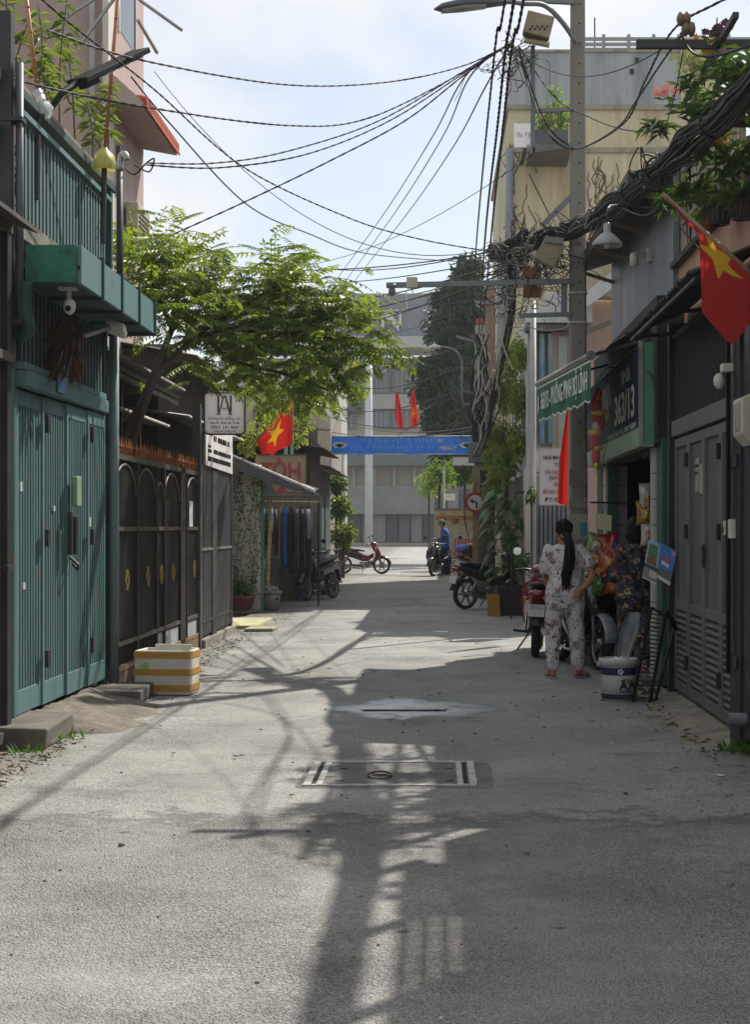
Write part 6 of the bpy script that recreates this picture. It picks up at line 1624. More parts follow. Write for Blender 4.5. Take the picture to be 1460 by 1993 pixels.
MB().box(sc.x - .06, sc.x - .04, 32.0, 32.07, sc.z + .3, sc.z + .42).build('tag', M('tag_yellow', '#c9cf6a', .5), rs)
hs = thing('salon_sign', 'black hair salon sign half hidden by ivy', 'sign', tuple(P(955, 960, 31.6)))
q0, q1 = P(935, 915, 31.6), P(990, 965, 31.6)
MB().box(q0.x, q1.x, 31.6, 31.64, q1.z, q0.z).build('board', M('board_black', '#1c1c1e', .5), hs)
for s, v, w in (('TÓC', 928, .34), ('Nam', 942, .4), ('0909 . 32', 955, .46)): text(s, P(960, v, 31.58), (1, 0, 0), (0, 0, 1), .12, ink_l, hs, width=w)
MB().box(q0.x + .5, q1.x, 31.65, 31.7, 0, q0.z).build('post', dark_steel, hs)

# ---------------- potted tree, crate
pt2 = thing('potted_tree', 'large leaved tree in a black square pot by the pale wall', 'potted plant', (1.28, 26.2, 0))
q = MB(); q.loft([[Vector((1.28 + sx_ * w, 26.2 + sy_ * w, z)) for sx_, sy_ in ((-1, -1), (1, -1), (1, 1), (-1, 1))] for w, z in ((.19, 0), (.25, .46), (.265, .46), (.265, .5), (.235, .5), (.22, .42))], cap=True)
q.build('pot', M('pot_black', '#23262c', .5, var=.15), pt2)
MB().box(1.06, 1.5, 25.98, 26.42, .38, .44).build('soil', soil, pt2)
q = MB(); tp_ = catmull([(1.28, 26.2, .4), (1.25, 26.2, 1.0), (1.22, 26.2, 1.6), (1.2, 26.15, 2.0)], 5); q.tube(tp_, [.035 - .02 * i / len(tp_) for i in range(len(tp_))], 7)
for k in range(4): q.tube([(1.28, 26.2, .45), (1.28 + .12 * math.cos(k * 1.6), 26.2 + .1 * math.sin(k * 1.6), 1.1 + .1 * k)], .014, 5)
q.build('trunk', bark, pt2, smooth=True)
lm = MB(); r_ = random.Random(9)
def bigleaf(p, d, L_, W):
    d = Vector(d).normalized(); r0 = d.cross(Vector((0, 0, 1))).normalized(); pts = [Vector(p)]; cur = d.copy(); n_ = 6
    for k in range(n_): cur = (cur + Vector((0, 0, -.28))).normalized(); pts.append(pts[-1] + cur * L_ / n_)
    vs = []
    for k, q_ in enumerate(pts):
        w = W * math.sin(math.pi * (.08 + .9 * k / n_)) / 2; vs += [q_ - r0 * w + Vector((0, 0, .25 * w)), q_, q_ + r0 * w + Vector((0, 0, .25 * w))]
    fs = []
    for k in range(n_): a = k * 3; fs += [(a, a + 1, a + 4, a + 3), (a + 1, a + 2, a + 5, a + 4)]
    lm.add(vs, fs)
for (z, n_, L_) in ((2.05, 18, .42), (1.85, 16, .45), (1.6, 16, .45), (1.35, 14, .45), (1.1, 14, .42), (.85, 12, .38), (.7, 8, .3)):
    for k in range(n_):
        a = r_.uniform(0, 6.28); bigleaf((1.18 + .14 * math.cos(a), 26.15 + .14 * math.sin(a), z + r_.uniform(-.1, .1)), (math.cos(a) - .25, math.sin(a) - .2, r_.uniform(.1, .9)), L_ * r_.uniform(.7, 1.2), .13)
lm.build('leaves', leaf_mat('big_leaf', '#5d7f40', '#2e4a20', .4, .4), pt2, smooth=True)
ct = thing('yellow_crate', 'yellow brown cardboard box beside the black pot', 'box', (.96, 26.0, 0))
card = M('carton', '#a87a2e', .8, var=.15, dirt='#6d4f22', dirt_amt=.3)
MB().box(.86, 1.06, 25.85, 26.15, .0, .34).build('body', card, ct, bevel=.006)
for (x0, x1, y0, y1) in ((.84, .86, 25.85, 26.15), (.86, 1.05, 25.83, 25.85)): MB().box(x0, x1, y0, y1, .3, .37).build('flap', card, ct)
# shrubs between
for i, (u, v, d, r, n_, lab) in enumerate(((1035, 960, 22.1, .12, 60, 'thin leaved plant beside the pale drain pipe'), (1020, 1090, 24.0, .18, 130, 'low dark bush at the foot of the pale wall'), (995, 1040, 25, .16, 120, 'leafy bush behind the potted tree'))):
    t_ = thing('wall_shrub', lab, 'shrub', tuple(P(u, v, d)))
    lm2 = MB(); leaf_cloud(lm2, P(u, v, d), (r, r, r * 1.4), n_, .11, .035, random.Random(i + 90)); lm2.build('leaves', leaf_mat('big_leaf', '#4d7434', '#254018'), t_)
    c = P(u, v, d); MB().tube([(c.x, c.y, 0), c], .012, 5).build('stem', bark, t_)
# ================================================================== OVERHEAD CABLES
cab = M('cable_black', '#19191b', .6, var=.2, spec=.3); cab_g = M('cable_grey', '#77756f', .7, var=.25, spec=.2); cab_w = M('cable_pale', '#aaa79f', .65, var=.15)
cab_d = M('cable_dusty', '#3a3937', .75, var=.3, scale=14, spec=.2)
rw = random.Random(31)
def twisted(mb, path, r, pitch=.22):
    """two strands wound round each other"""
    L_ = 0; acc = [0]
    for a, c in zip(path, path[1:]): L_ += (c - a).length; acc.append(L_)
    n_ = max(12, int(L_ / pitch * 4)); pts = []
    for i in range(n_ + 1):
        s = L_ * i / n_
        for j in range(len(acc) - 1):
            if acc[j + 1] >= s: break
        k = (s - acc[j]) / max(1e-6, acc[j + 1] - acc[j]); pts.append((path[j].lerp(path[j + 1], k), (path[j + 1] - path[j]).normalized(), s))
    for ph in (0, math.pi):
        q = []
        for p, d, s in pts:
            a = d.cross(Vector((0, 0, 1))); a = a.normalized() if a.length > .05 else Vector((1, 0, 0)); b = d.cross(a)
            t = s / pitch * 2 * math.pi + ph; q.append(p + a * (math.cos(t) * r * .5) + b * (math.sin(t) * r * .5))
        mb.tube(q, r * .8, 4, cap=False)
HUB = P(995, 85, 18.1)
def cable(label, pts, r=.009, tw=False, mat=None, sag=None):
    mb = MB()
    path = sagline(pts[0], pts[1], sag, 24) if sag is not None else catmull(pts, 10)
    if tw: twisted(mb, path, r * .6, .3)
    else: mb.tube(path, r * .75, 5, cap=False)
    o = mb.build('overhead_cable', mat or cab, smooth=True, origin=tuple(path[0])); tag(o, label, 'cable', 'overhead cables'); return o
cable('twisted cable from the top of the pole to the dark steel post', [P(92, 60, 10.9), P(275, 118, 12.4), P(560, 166, 14.8), P(760, 160, 16.5), P(905, 128, 17.7), HUB], .013, True)
cable('twisted cable from the pole to the far left house edge', [P(-40, 120, 10.6), P(40, 158, 11), P(275, 208, 12.6), P(560, 245, 15), P(720, 230, 16.5), P(905, 140, 17.8), HUB], .013, True)
cable('upper cable of the group ending at the conduit mast', [P(285, 318, 13.9), P(420, 318, 14.8), P(560, 295, 15.8), P(740, 235, 17), P(905, 138, 17.9), HUB], .012, True)
cable('middle cable of the group ending at the conduit mast', [P(285, 322, 13.9), P(430, 327, 14.9), P(600, 300, 16.1), P(760, 235, 17.2), P(905, 142, 17.9), HUB], .012, True)
cable('sagging loop cable at the conduit mast', [P(262, 322, 13.9), P(290, 335, 13.85), P(300, 310, 13.8), P(285, 318, 13.9), P(262, 340, 13.95), P(244, 330, 14)], .01)
cable('cable from the pole down into the feathery tree', [P(330, 460, 16.5), P(480, 392, 17), P(640, 315, 17.4), P(790, 235, 17.8), P(905, 146, 18), HUB], .013, True)
cable('long cable crossing the sky from upper left to the tangle', [P(60, -20, 9.4), P(140, 50, 10), P(300, 175, 12), P(480, 330, 14.5), P(680, 425, 16.8), P(800, 462, 17.6), P(930, 486, 18.1), P(1000, 490, 18.2)], .012, True)
cable('thin cable dipping across the sky behind the others', [P(255, 150, 18.2), P(330, 240, 18.8), P(480, 398, 22), P(600, 455, 25), P(720, 495, 29), P(930, 512, 33)], .014)
cable('left of three cables rising to the top of the pole', [P(640, 565, 50), P(745, 420, 36), P(840, 270, 26), P(905, 150, 19), HUB], .016, True)
cable('middle of three cables rising to the top of the pole', [P(660, 565, 50), P(765, 420, 36), P(860, 270, 26), P(915, 150, 19), HUB], .016, True)
cable('right of three cables rising to the top of the pole', [P(680, 560, 50), P(790, 420, 36), P(880, 290, 26), P(945, 170, 19), HUB], .016, True)
cable('left of three thick cables running overhead to the far pole', [Vector((.5, -12, 5.5)), Vector((.47, 2, 5.05)), P(985, -15, 10.24), P(968, 60, 11.0), P(955, 180, 12.6), P(940, 330, 15.3), P(927, 480, 19.7), P(920, 600, 26), P(925, 668, 33)], .015, True)
cable('middle of three thick cables running overhead to the far pole', [Vector((.6, -12, 5.6)), Vector((.56, 2, 5.15)), P(1003, -15, 10.5), P(985, 90, 11.7), P(968, 250, 14), P(950, 400, 17.3), P(940, 520, 21.8), P(932, 650, 33)], .02, True)
cable('right of three thick cables running overhead to the far pole', [Vector((.68, -12, 5.7)), Vector((.64, 2, 5.25)), P(1022, -15, 10.8), P(1003, 60, 11.6), P(993, 120, 12.4), P(978, 260, 14.7), P(960, 420, 18.4), P(947, 560, 24), P(938, 645, 33)], .02, True)
for i, (a, c, sg_, r, lab) in enumerate((
        (P(350, 502, 30), P(985, 486, 19), .25, .012, 'nearly level cable low over the tree'), (P(590, 516, 34), P(990, 480, 19), .2, .012, 'cable meeting the tangle from the far left'),
        (P(560, 548, 40), P(1000, 500, 19), .15, .012, 'faint cable over the far building roof'), (P(600, 585, 45), P(1005, 505, 19), .2, .016, 'cable descending behind the tree to the left'),
        (P(560, 610, 45), P(1000, 520, 19), .25, .016, 'cable crossing the far building sign'), (P(620, 640, 50), P(985, 530, 20), .2, .016, 'low cable crossing in front of the grey fascia'),
        (P(690, 700, 60), P(935, 660, 33), .3, .02, 'dark cable passing behind the tree tips'), (P(660, 745, 60), P(930, 700, 33), .4, .02, 'dark cable above the far red flags'),
        (P(640, 790, 60), P(930, 745, 33), .4, .018, 'sloping cable between the two far flags'), (P(660, 815, 60), P(930, 830, 33), .3, .02, 'cable level with the far flags'),
        (P(600, 830, 55), P(925, 838, 33), .25, .02, 'pale cable just above the blue banner'), (P(600, 795, 50), P(920, 820, 33), .35, .016, 'thin cable sloping above the blue banner'),
        (P(730, 870, 60), P(925, 735, 33), .15, .018, 'steep cable from the far pole to the banner'), (P(540, 735, 26), P(760, 715, 60), .3, .014, 'white cable strung through the tree'),
        (P(430, 720, 22), P(700, 700, 40), .35, .012, 'slack pale cable below the tree crown'))):
    cable(lab, (a, c), r, mat=cab_g if i in (9, 10, 13, 14) else cab, sag=sg_)
cable('black cable swooping from the roof beam to the bundle', [P(1500, -40, 10.6), P(1390, 10, 11), P(1310, 60, 12), P(1255, 160, 13.6), P(1220, 235, 14.8), P(1150, 282, 16.5), P(1110, 285, 17.9), P(1060, 235, 18.1), P(1010, 100, 18.1)], .016, True)
cable('second black cable swooping from the ceramic insulators', [P(1335, 60, 11.2), P(1290, 120, 12.2), P(1240, 195, 13.8), P(1200, 250, 15.5), P(1125, 290, 17.8), P(1075, 270, 18.05), P(1035, 190, 18.1), P(1010, 90, 18.1)], .014, True)
cable('cable loop under the ceramic insulators', [P(1325, 65, 11.1), P(1350, 105, 11), P(1400, 108, 10.6), P(1470, 85, 9.8)], .012)
cable('pale cable pair dropping down the frame bar', [P(1000, 88, 18.05), P(1030, 170, 18.05), P(1060, 250, 18.05), P(1110, 290, 18.02), P(1125, 286, 18.0)], .014, True, cab_g)
cable('cable sagging beside the pole to the small fern pot', [P(1010, 90, 18.0), P(1080, 190, 17.9), P(1150, 230, 17), P(1210, 252, 15.5), P(1275, 258, 13.2)], .012, True)
cable('thin guy wire hanging from the cantilever beam', [P(1333, 80, 11.2), P(1315, 180, 11.8), P(1290, 270, 12.4)], .006)
cable('loose wire from the flag to the peach wall', [P(1290, 400, 12.4), P(1330, 450, 12), P(1368, 492, 11.6)], .007)
cable('thin wire on the yellow wall', [P(1030, 340, 35.5), P(1070, 420, 35.5)], .02)
cable('white cable looping under the low arm', [P(1000, 615, 18.2), P(1040, 640, 18.1), P(1080, 643, 18.1), P(1108, 635, 18.1)], .01, mat=cab_w)
cable('pale cable dropping along the dark cable column', [P(990, 540, 18.6), P(985, 600, 18.8), P(975, 680, 19), P(965, 760, 19.4)], .012, mat=cab_w)
cable('white wire hanging loosely from the cable column', [P(972, 650, 18.8), P(985, 690, 18.8), P(998, 720, 18.8)], .01, mat=cab_w)

for i, (a, c, sg_, lab) in enumerate(((P(300, 140, 18.4), P(1000, 470, 18.4), .9, 'thin sagging wire from the pink building to the tangle'), (P(560, 520, 30), P(1040, 300, 18.2), .3, 'thin wire rising to the frame bar'), (P(420, 560, 24), P(960, 540, 18.8), .5, 'thin wire drooping across the tree top'),
        (P(760, 590, 60), P(1100, 545, 18.2), .2, 'thin wire behind the camera arm'), (P(700, 650, 60), P(1000, 560, 18.8), .25, 'thin wire crossing the far fascia'), (P(1000, 90, 18.1), P(1340, 60, 11.2), .35, 'thin wire between pole top and insulators'))): cable(lab, (a, c), .007, sag=sg_)
# the thick bundle along the right side of the alley
bu = thing('cable_bundle', 'thick bundle of black cables sagging along the right houses', 'cable bundle', (1.8, 9, 4.1))
bpth = catmull([Vector((1.8, -9, 5.0)), Vector((1.8, -2, 4.25)), Vector((1.81, 3.5, 4.05)), P(1460, 165, 9.0), P(1365, 255, 10.9), P(1280, 330, 12.9), P(1205, 392, 15.2), P(1130, 440, 17.7), P(1062, 462, 18.35), P(1005, 478, 18.9), P(960, 492, 20)], 12)
for k in range(54):
    a0 = rw.uniform(0, 6.28); rr = .082 * math.sqrt(rw.random()); sq = rw.uniform(-.6, .6); q = []
    for i, p in enumerate(bpth):
        t = i / len(bpth); spread = 1 + .5 * mnoise.noise((i * .11, k * 3.1, 0)) + (.55 * max(0, math.sin(t * 34)) ** 3)
        spread *= .6 if t < .3 else 1
        ang = a0 + t * 3 * sq + .4 * mnoise.noise((i * .2, k * 1.7, 5))
        q.append(p + Vector((math.cos(ang) * rr * spread, 0, math.sin(ang) * rr * 1.05 * spread - .02)))
    r = rw.choice((.006, .008, .010, .012, .015))
    mb = MB(); mb.tube(q, r, 5, cap=False); mb.build('strand', rw.choice((cab, cab, cab, cab_d, cab_d, cab_g)), bu, smooth=True)
for t in (.36, .43, .5, .57, .64, .71, .78):
    i = int(t * (len(bpth) - 1)); p = bpth[i]; d = (bpth[i + 1] - bpth[i]).normalized(); mb = MB(); a = d.cross(Vector((0, 0, 1))).normalized(); b = d.cross(a)
    mb.tube([p + a * (.1 * math.cos(w)) + b * (.1 * math.sin(w)) for w in [2 * math.pi * j / 12 for j in range(13)]], .01, 5); mb.build('cable_tie', cab, bu)
for k in range(18):
    i = rw.randrange(int(.45 * len(bpth)), int(.93 * len(bpth))); p = bpth[i]; q = [p + Vector((rw.uniform(-.1, .1), 0, rw.uniform(-.05, .1)))]
    for j in range(6): q.append(q[0] + Vector((rw.gauss(0, .09), rw.gauss(0, .15), rw.gauss(.0, .1))))
    q.append(p + Vector((rw.uniform(-.1, .1), rw.uniform(-.4, .4), 0)))
    mb = MB(); mb.tube(catmull(q, 5), rw.choice((.006, .008, .01)), 4, cap=False); mb.build('stray_loop', cab_g if rw.random() < .35 else cab, bu, smooth=True)
cable('thin cable running above the thick bundle', [P(1480, 120, 9.2), P(1330, 260, 11.6), P(1240, 350, 13.8), P(1130, 425, 17.5), P(1040, 455, 18.5)], .012)
cable('slack cable drooping below the thick bundle', [P(1300, 330, 12.4), P(1285, 400, 12.4), P(1250, 420, 13), P(1205, 402, 15)], .01)

# wire tangles (nobody could count them)
def tangle(name, label, blobs, mat):
    mb = MB()
    for (u, v, d, rx, rz, n_, ln) in blobs:
        c = P(u, v, d)
        for k in range(n_):
            q = []; p = c + Vector((rw.gauss(0, rx), rw.gauss(0, .12), rw.gauss(0, rz)))
            for j in range(5): q.append(p); p = p + Vector((rw.gauss(0, ln), rw.gauss(0, ln * .5), rw.gauss(-.01, ln)))
            mb.tube(catmull(q, 5), rw.choice((.004, .005, .007)), 3, cap=False)
    o = mb.build(name, mat, origin=tuple(P(blobs[0][0], blobs[0][1], blobs[0][2])), smooth=True); tag(o, label, kind='stuff')
tangle('wire_tangle', 'tangle of dark loose wires where the bundle meets the pole', [(1050, 470, 18.3, .24, .05, 60, .07), (1040, 520, 18.4, .2, .12, 60, .07), (1000, 500, 18.6, .1, .08, 30, .07), (1080, 505, 18.3, .1, .1, 30, .07), (992, 570, 18.8, .07, .18, 20, .08), (1008, 110, 18.1, .07, .12, 34, .07), (975, 150, 18.2, .12, .14, 8, .12)], cab)
tangle('pale_wire_tangle', 'tangle of pale loose wires hanging under the bundle', [(1035, 505, 18.2, .24, .12, 34, .08), (1060, 560, 18.3, .16, .14, 22, .08), (1000, 560, 18.5, .1, .2, 18, .09), (940, 790, 33, .25, .6, 40, .16), (915, 830, 33, .2, .35, 26, .15)], cab_g)
cc_ = thing('cable_column', 'black and white cable mass dropping from the tangle to the far pole', 'cable bundle', tuple(P(950, 850, 24)))
for k in range(16):
    q = []
    for (u, v, d) in ((1003, 480, 18.9), (1000, 540, 19), (996, 600, 19.4), (985, 660, 20.5), (972, 720, 22), (962, 780, 24), (950, 840, 28), (938, 880, 32.6)):
        q.append(P(u, v, d) + Vector((rw.gauss(0, .032), rw.gauss(0, .05), rw.gauss(0, .03))))
    mb = MB(); mb.tube(catmull(q, 5), rw.choice((.008, .011, .015)), 4, cap=False); mb.build('strand', cab_w if k % 5 == 0 else cab, cc_, smooth=True)
q = MB(); q.cbox(P(1000, 470, 18.6), (.3, .16, .1), Matrix.Rotation(-.5, 3, 'Y')); q.build('splice_case', cab, cc_, bevel=.03)
q = MB(); q.cbox(P(1012, 462, 18.5), (.26, .14, .09), Matrix.Rotation(-.6, 3, 'Y')); q.build('splice_case', cab, cc_, bevel=.03)
c2p = thing('far_pole_cables', 'cables and fittings wrapped round the far pole', 'cable bundle', (P2X, P2Y - .2, 3.2))
for k in range(16):
    q = [Vector((P2X + rw.gauss(0, .12), P2Y - .18 + rw.gauss(0, .03), z)) for z in (3.0, 3.5, 4.0, 4.5, 5.0, 5.6)]
    mb = MB(); mb.tube(catmull(q, 5), rw.choice((.014, .02)), 4, cap=False); mb.build('strand', cab_w if k % 3 == 0 else cab, c2p, smooth=True)
# ================================================================== MOTORBIKES
rubber = M('rubber', '#1a1a1b', .8, var=.15, bump=.2, bscale=80); chrome = M('chrome', '#b5b5b2', .18, metal=.95, var=.1); alum = M('alu_cast', '#85868a', .4, metal=.7, var=.15)
blackp = M('trim_black', '#1c1d20', .42, var=.12); seat_m = M('seat_vinyl', '#17181a', .5, var=.12, bump=.2)
red_lens = M('red_lens', '#7a1416', .2, coat=.6); amber = M('amber_lens', '#b8641a', .25, coat=.5); mirror_m = M('mirror_glass', '#d5dbe0', .05, metal=1.0, var=.02)
def paint(key, col): return M(key, col, .28, var=.06, coat=.7)
def motorbike(label, loc, heading, body, accent, scooter=False, plate=None, lean=.06, rack=False, group='parked motorbikes'):
    b = thing('motorbike', label, 'motorbike', (0, 0, 0), group)
    WB, r = 1.23, .28
    for x, rear in ((WB / 2, False), (-WB / 2, True)):
        w = MB(); prof = [(r - .055, -.035), (r - .03, -.045), (r - .008, -.032), (r, 0), (r - .008, .032), (r - .03, .045), (r - .055, .035)]
        w.lathe(prof, (x, 0, r), 30, 'y', cap=False); w = w.build('wheel', rubber, b, smooth=True)
        q = MB(); q.lathe([(r - .056, -.03), (r - .07, -.028), (r - .075, 0), (r - .07, .028), (r - .056, .03)], (x, 0, r), 26, 'y', cap=False); q.build('rim', alum, w, smooth=True)
        q = MB()
        for k in range(5 if scooter else 6):
            a = k * 2 * math.pi / (5 if scooter else 6); q.bar((x + .04 * math.cos(a), 0, r + .04 * math.sin(a)), (x + (r - .07) * math.cos(a), 0, r + (r - .07) * math.sin(a)), .028, .03, up=(0, 1, 0))
        q.build('spoke', blackp if scooter else alum, w)
        MB().lathe([(.0, -.06), (.055, -.055), (.055, .055), (0, .06)], (x, 0, r), 16, 'y', cap=False).build('hub', alum, w, smooth=True)
        if not rear: MB().lathe([(.05, .062), (.105, .062), (.105, .068), (.05, .068)], (x, 0, r), 24, 'y', cap=False).build('brake_disc', chrome, w)
    f = MB()
    for s in (-1, 1): f.tube([(WB / 2, s * .075, r), (WB / 2 - .1, s * .075, r + .32), (WB / 2 - .17, s * .05, r + .5)], .021, 8)
    f.build('fork', alum, b, smooth=True)
    # front fender: arched shell over the wheel
    q = MB(); q.grid(lambda u, v: Vector((WB / 2 + (r + .035 - .02 * abs(2 * v - 1)) * math.cos(RAD(5 + 150 * u)), (v - .5) * .15, r + (r + .035 - .03 * abs(2 * v - 1) ** 2) * math.sin(RAD(5 + 150 * u)))), 14, 6)
    q = q.build('front_fender', body if not scooter else accent, b, smooth=True); q.modifiers.new('t', 'SOLIDIFY').thickness = .006
    # leg shield / front cowl
    q = MB(); sec = [((WB / 2 - .06, .56), .05, .1), ((WB / 2 - .12, .68), .075, .14), ((WB / 2 - .2, .82), .09, .15), ((WB / 2 - .26, .92), .075, .12)]
    q.loft([[Vector((c[0] + rx * math.cos(t), ry * math.sin(t), c[1] + .35 * rx * math.cos(t))) for t in [2 * math.pi * j / 16 for j in range(16)]] for c, rx, ry in sec]); q.build('front_cowl', body, b, smooth=True)
    for s in (-1, 1):
        q = MB(); q.loft([[Vector(p) for p in ((WB / 2 - .17, s * .06, .86), (WB / 2 - .13, s * .21, .8), (WB / 2 - .17, s * .23, .8), (WB / 2 - .22, s * .08, .86))],
                [Vector(p) for p in ((WB / 2 - .1, s * .06, .6), (WB / 2 - .12, s * .25, .58), (WB / 2 - .17, s * .26, .58), (WB / 2 - .18, s * .08, .6))],
                [Vector(p) for p in ((WB / 2 - .22, s * .06, .36), (WB / 2 - .26, s * .2, .35), (WB / 2 - .3, s * .2, .35), (WB / 2 - .28, s * .08, .36))]])
        q.build('leg_shield', body, b, smooth=True)
    # spine, floor, side panels and tail as one lofted shell
    q = MB()
    def sect(x, zc, ry, rz, p=3.0): return [Vector((x, math.copysign(abs(math.cos(t)) ** (2 / p), math.cos(t)) * ry, zc + math.copysign(abs(math.sin(t)) ** (2 / p), math.sin(t)) * rz)) for t in [2 * math.pi * j / 16 for j in range(16)]]
    if scooter: q.loft([sect(.34, .34, .12, .05), sect(.1, .31, .17, .05), sect(-.02, .38, .16, .12), sect(-.15, .5, .16, .2), sect(-.45, .58, .17, .17), sect(-.72, .68, .12, .1), sect(-.86, .74, .06, .05)])
    else: q.loft([sect(.36, .6, .07, .07), sect(.18, .5, .08, .09), sect(0, .52, .1, .12), sect(-.2, .6, .13, .13), sect(-.5, .67, .13, .1), sect(-.78, .75, .09, .06), sect(-.88, .78, .05, .03)])
    q.build('body', body, b, smooth=True)
    for s in (-1, 1):
        q = MB(); q.loft([[Vector((x, s * (y + .004 * k_), z)) for x, y, z in pts] for k_, pts in ((0, ((.0, .12, .6), (-.3, .15, .66), (-.72, .12, .74), (-.7, .13, .68), (-.3, .16, .56), (0, .13, .5))), (4, ((.0, .12, .6), (-.3, .15, .66), (-.72, .12, .74), (-.7, .13, .68), (-.3, .16, .56), (0, .13, .5))))])
        q.build('side_panel', accent, b)
    q = MB(); q.loft([sect(.06, .73, .07, .025), sect(-.05, .755, .115, .04), sect(-.3, .765, .13, .045), sect(-.42, .80, .125, .05), sect(-.68, .83, .1, .035), sect(-.76, .83, .05, .02)]); q.build('seat', seat_m, b, smooth=True)
    # engine, chain case, footrests
    q = MB(); q.cbox((.08, 0, .3), (.34, .2, .17)); q.cbox((.24, 0, .34), (.2, .14, .13)); q.build('engine', alum, b, bevel=.03)
    for s in (-1, 1):
        q = MB(); q.lathe([(0, -.012), (.085, -.012), (.09, 0), (.07, .014), (0, .016)], (.02, s * .112, .29), 18, 'y', cap=False)
        q.build('engine_cover', chrome, b, smooth=True)
    for k in range(6): MB().cbox((.2 + k * .02, 0, .36), (.008, .17, .12)).build('fin', alum, b)
    q = MB(); q.bar((.05, .1, .27), (-WB / 2, .1, r), .02, .05); q.bar((.05, -.1, .27), (-WB / 2, -.1, r), .02, .04); q.build('swing_arm', blackp, b)
    q = MB(); q.tube(catmull([(.2, -.1, .22), (.0, -.14, .17), (-.25, -.15, .2)], 4), .018, 8); q.build('exhaust_pipe', chrome, b, smooth=True)
    q = MB(); q.tube([(-.22, -.155, .2), (-.3, -.16, .22), (-.7, -.17, .33), (-.8, -.17, .36)], [.025, .045, .05, .038], 12); q = q.build('exhaust', blackp if scooter else chrome, b, smooth=True)
    MB().bar((-.35, -.212, .245), (-.68, -.222, .335), .008, .06).build('heat_shield', chrome, q)
    for s in (-1, 1):
        q = MB(); q.tube([(-.42, s * .13, .62), (-WB / 2, s * .13, .3)], .022, 8); q.build('shock', chrome, b, smooth=True)
    for s in (-1, 1):
        q = MB(); q.bar((.02, s * .1, .24), (.02, s * .3, .25), .03)
        q.build('footrest', rubber, b)
    # rear fender, lamp, plate
    q = MB(); q.grid(lambda u, v: Vector((-WB / 2 + (r + .05) * math.cos(RAD(95 + 75 * u)), (v - .5) * .14, r + .02 + (r + .05) * math.sin(RAD(95 + 75 * u)) - .02 * abs(2 * v - 1) ** 2)), 10, 4)
    q = q.build('rear_fender', blackp, b, smooth=True); q.modifiers.new('t', 'SOLIDIFY').thickness = .006
    q = MB(); q.loft([sect(-.84, .74, .1, .035), sect(-.9, .735, .09, .04), sect(-.925, .73, .05, .02)]); q.build('tail_light', red_lens, b, smooth=True)
    for s in (-1, 1):
        q = MB(); q.ball((-.86, s * .13, .68), (.03, .035, .025), 10, 6); q.build('indicator', amber, b, smooth=True)
    pl = MB().cbox((-.93, 0, .55), (.006, .19, .14), Matrix.Rotation(.25, 3, 'Y')).build('licence_plate', M('plate_white', '#cdcdc8', .5, var=.05), b)
    MB().bar((-.86, 0, .6), (-.935, 0, .52), .08, .01).build('plate_holder', blackp, b)
    if plate:
        for k, s in enumerate(plate): text(s, (-.938 + (.016 if k else -.004), 0, .585 - .062 * k), (0, -1, 0), (.25, 0, .97), .065, ink_d, pl, width=.14)
    # handlebar, headlight, mirrors, levers
    hb = MB(); hb.tube(catmull([(WB / 2 - .38, -.33, .96), (WB / 2 - .32, -.2, .98), (WB / 2 - .27, 0, .95), (WB / 2 - .32, .2, .98), (WB / 2 - .38, .33, .96)], 4), .013, 7); hb = hb.build('handlebar', chrome, b, smooth=True)
    for s in (-1, 1):
        MB().tube([(WB / 2 - .355, s * .24, .972), (WB / 2 - .39, s * .35, .955)], .019, 8).build('grip', rubber, hb, smooth=True)
        MB().tube([(WB / 2 - .3, s * .2, .97), (WB / 2 - .3, s * .33, .955)], .007, 5).build('lever', chrome, hb)
        mr_ = MB(); mr_.tube(catmull([(WB / 2 - .32, s * .2, .98), (WB / 2 - .31, s * .24, 1.08), (WB / 2 - .34, s * .29, 1.15)], 4), .006, 5); mr_ = mr_.build('mirror', blackp, hb, smooth=True)
        q = MB(); q.ball((WB / 2 - .345, s * .31, 1.19), (.022, .062, .042), 14, 8); q.build('mirror_shell', blackp, mr_, smooth=True)
        q = MB(); q.lathe([(0, -.001), (.048, -.001), (.048, .002), (0, .002)], (WB / 2 - .369, s * .31, 1.19), 18, 'x', cap=False); q.build('mirror_face', mirror_m, mr_)
    q = MB(); q.loft([sect(WB / 2 - .36, .95, .08, .05), sect(WB / 2 - .28, .97, .13, .075), sect(WB / 2 - .19, .95, .11, .065), sect(WB / 2 - .14, .93, .07, .04)]); q.build('headlight_cowl', body, b, smooth=True)
    q = MB(); q.ball((WB / 2 - .165, 0, .935), (.035, .085, .05), 14, 8); q.build('headlight', M('lamp_glass', '#d8d8cc'), b, smooth=True)
    q = MB(); q.tube([(-.0, .1, .24), (-.06, .24, .02)], .011, 6); q.build('side_stand', blackp, b)
    if rack:
        q = MB()
        for s in (-1, 1): q.tube(catmull([(-.45, s * .13, .8), (-.7, s * .13, .88), (-.88, s * .08, .9), (-.9, 0, .9)], 4), .01, 6)
        q.build('grab_rail', chrome, b, smooth=True)
    b.location = loc; b.rotation_euler = (lean * math.cos(0), 0, heading)
    return b
blk = paint('paint_black', '#1b1f20'); redp = paint('paint_red', '#6d161a'); silv = paint('paint_silver', '#8a8e98'); dgreen = paint('paint_dark_green', '#1c2a28'); darkblue = paint('paint_navy', '#1c2233')
motorbike('black motorbike parked nose to the wall behind the black pot', (1.0, 28.4, 0), RAD(38), dgreen, blk, rack=True, lean=.08)
motorbike('dark red motorbike with white plate behind the woman in white', (1.2, 18.4, 0), RAD(84), redp, blk, True, ('59-U1', '895.10'), lean=.05)
motorbike('black scooter with silver front fender beside the snack bags', (1.55, 16.69, 0), RAD(-75), blk, silv, True, lean=-.05)
motorbike('black motorbike the man in blue is standing by', (.1, 47.2, 0), RAD(250), blk, dgreen, lean=.05)
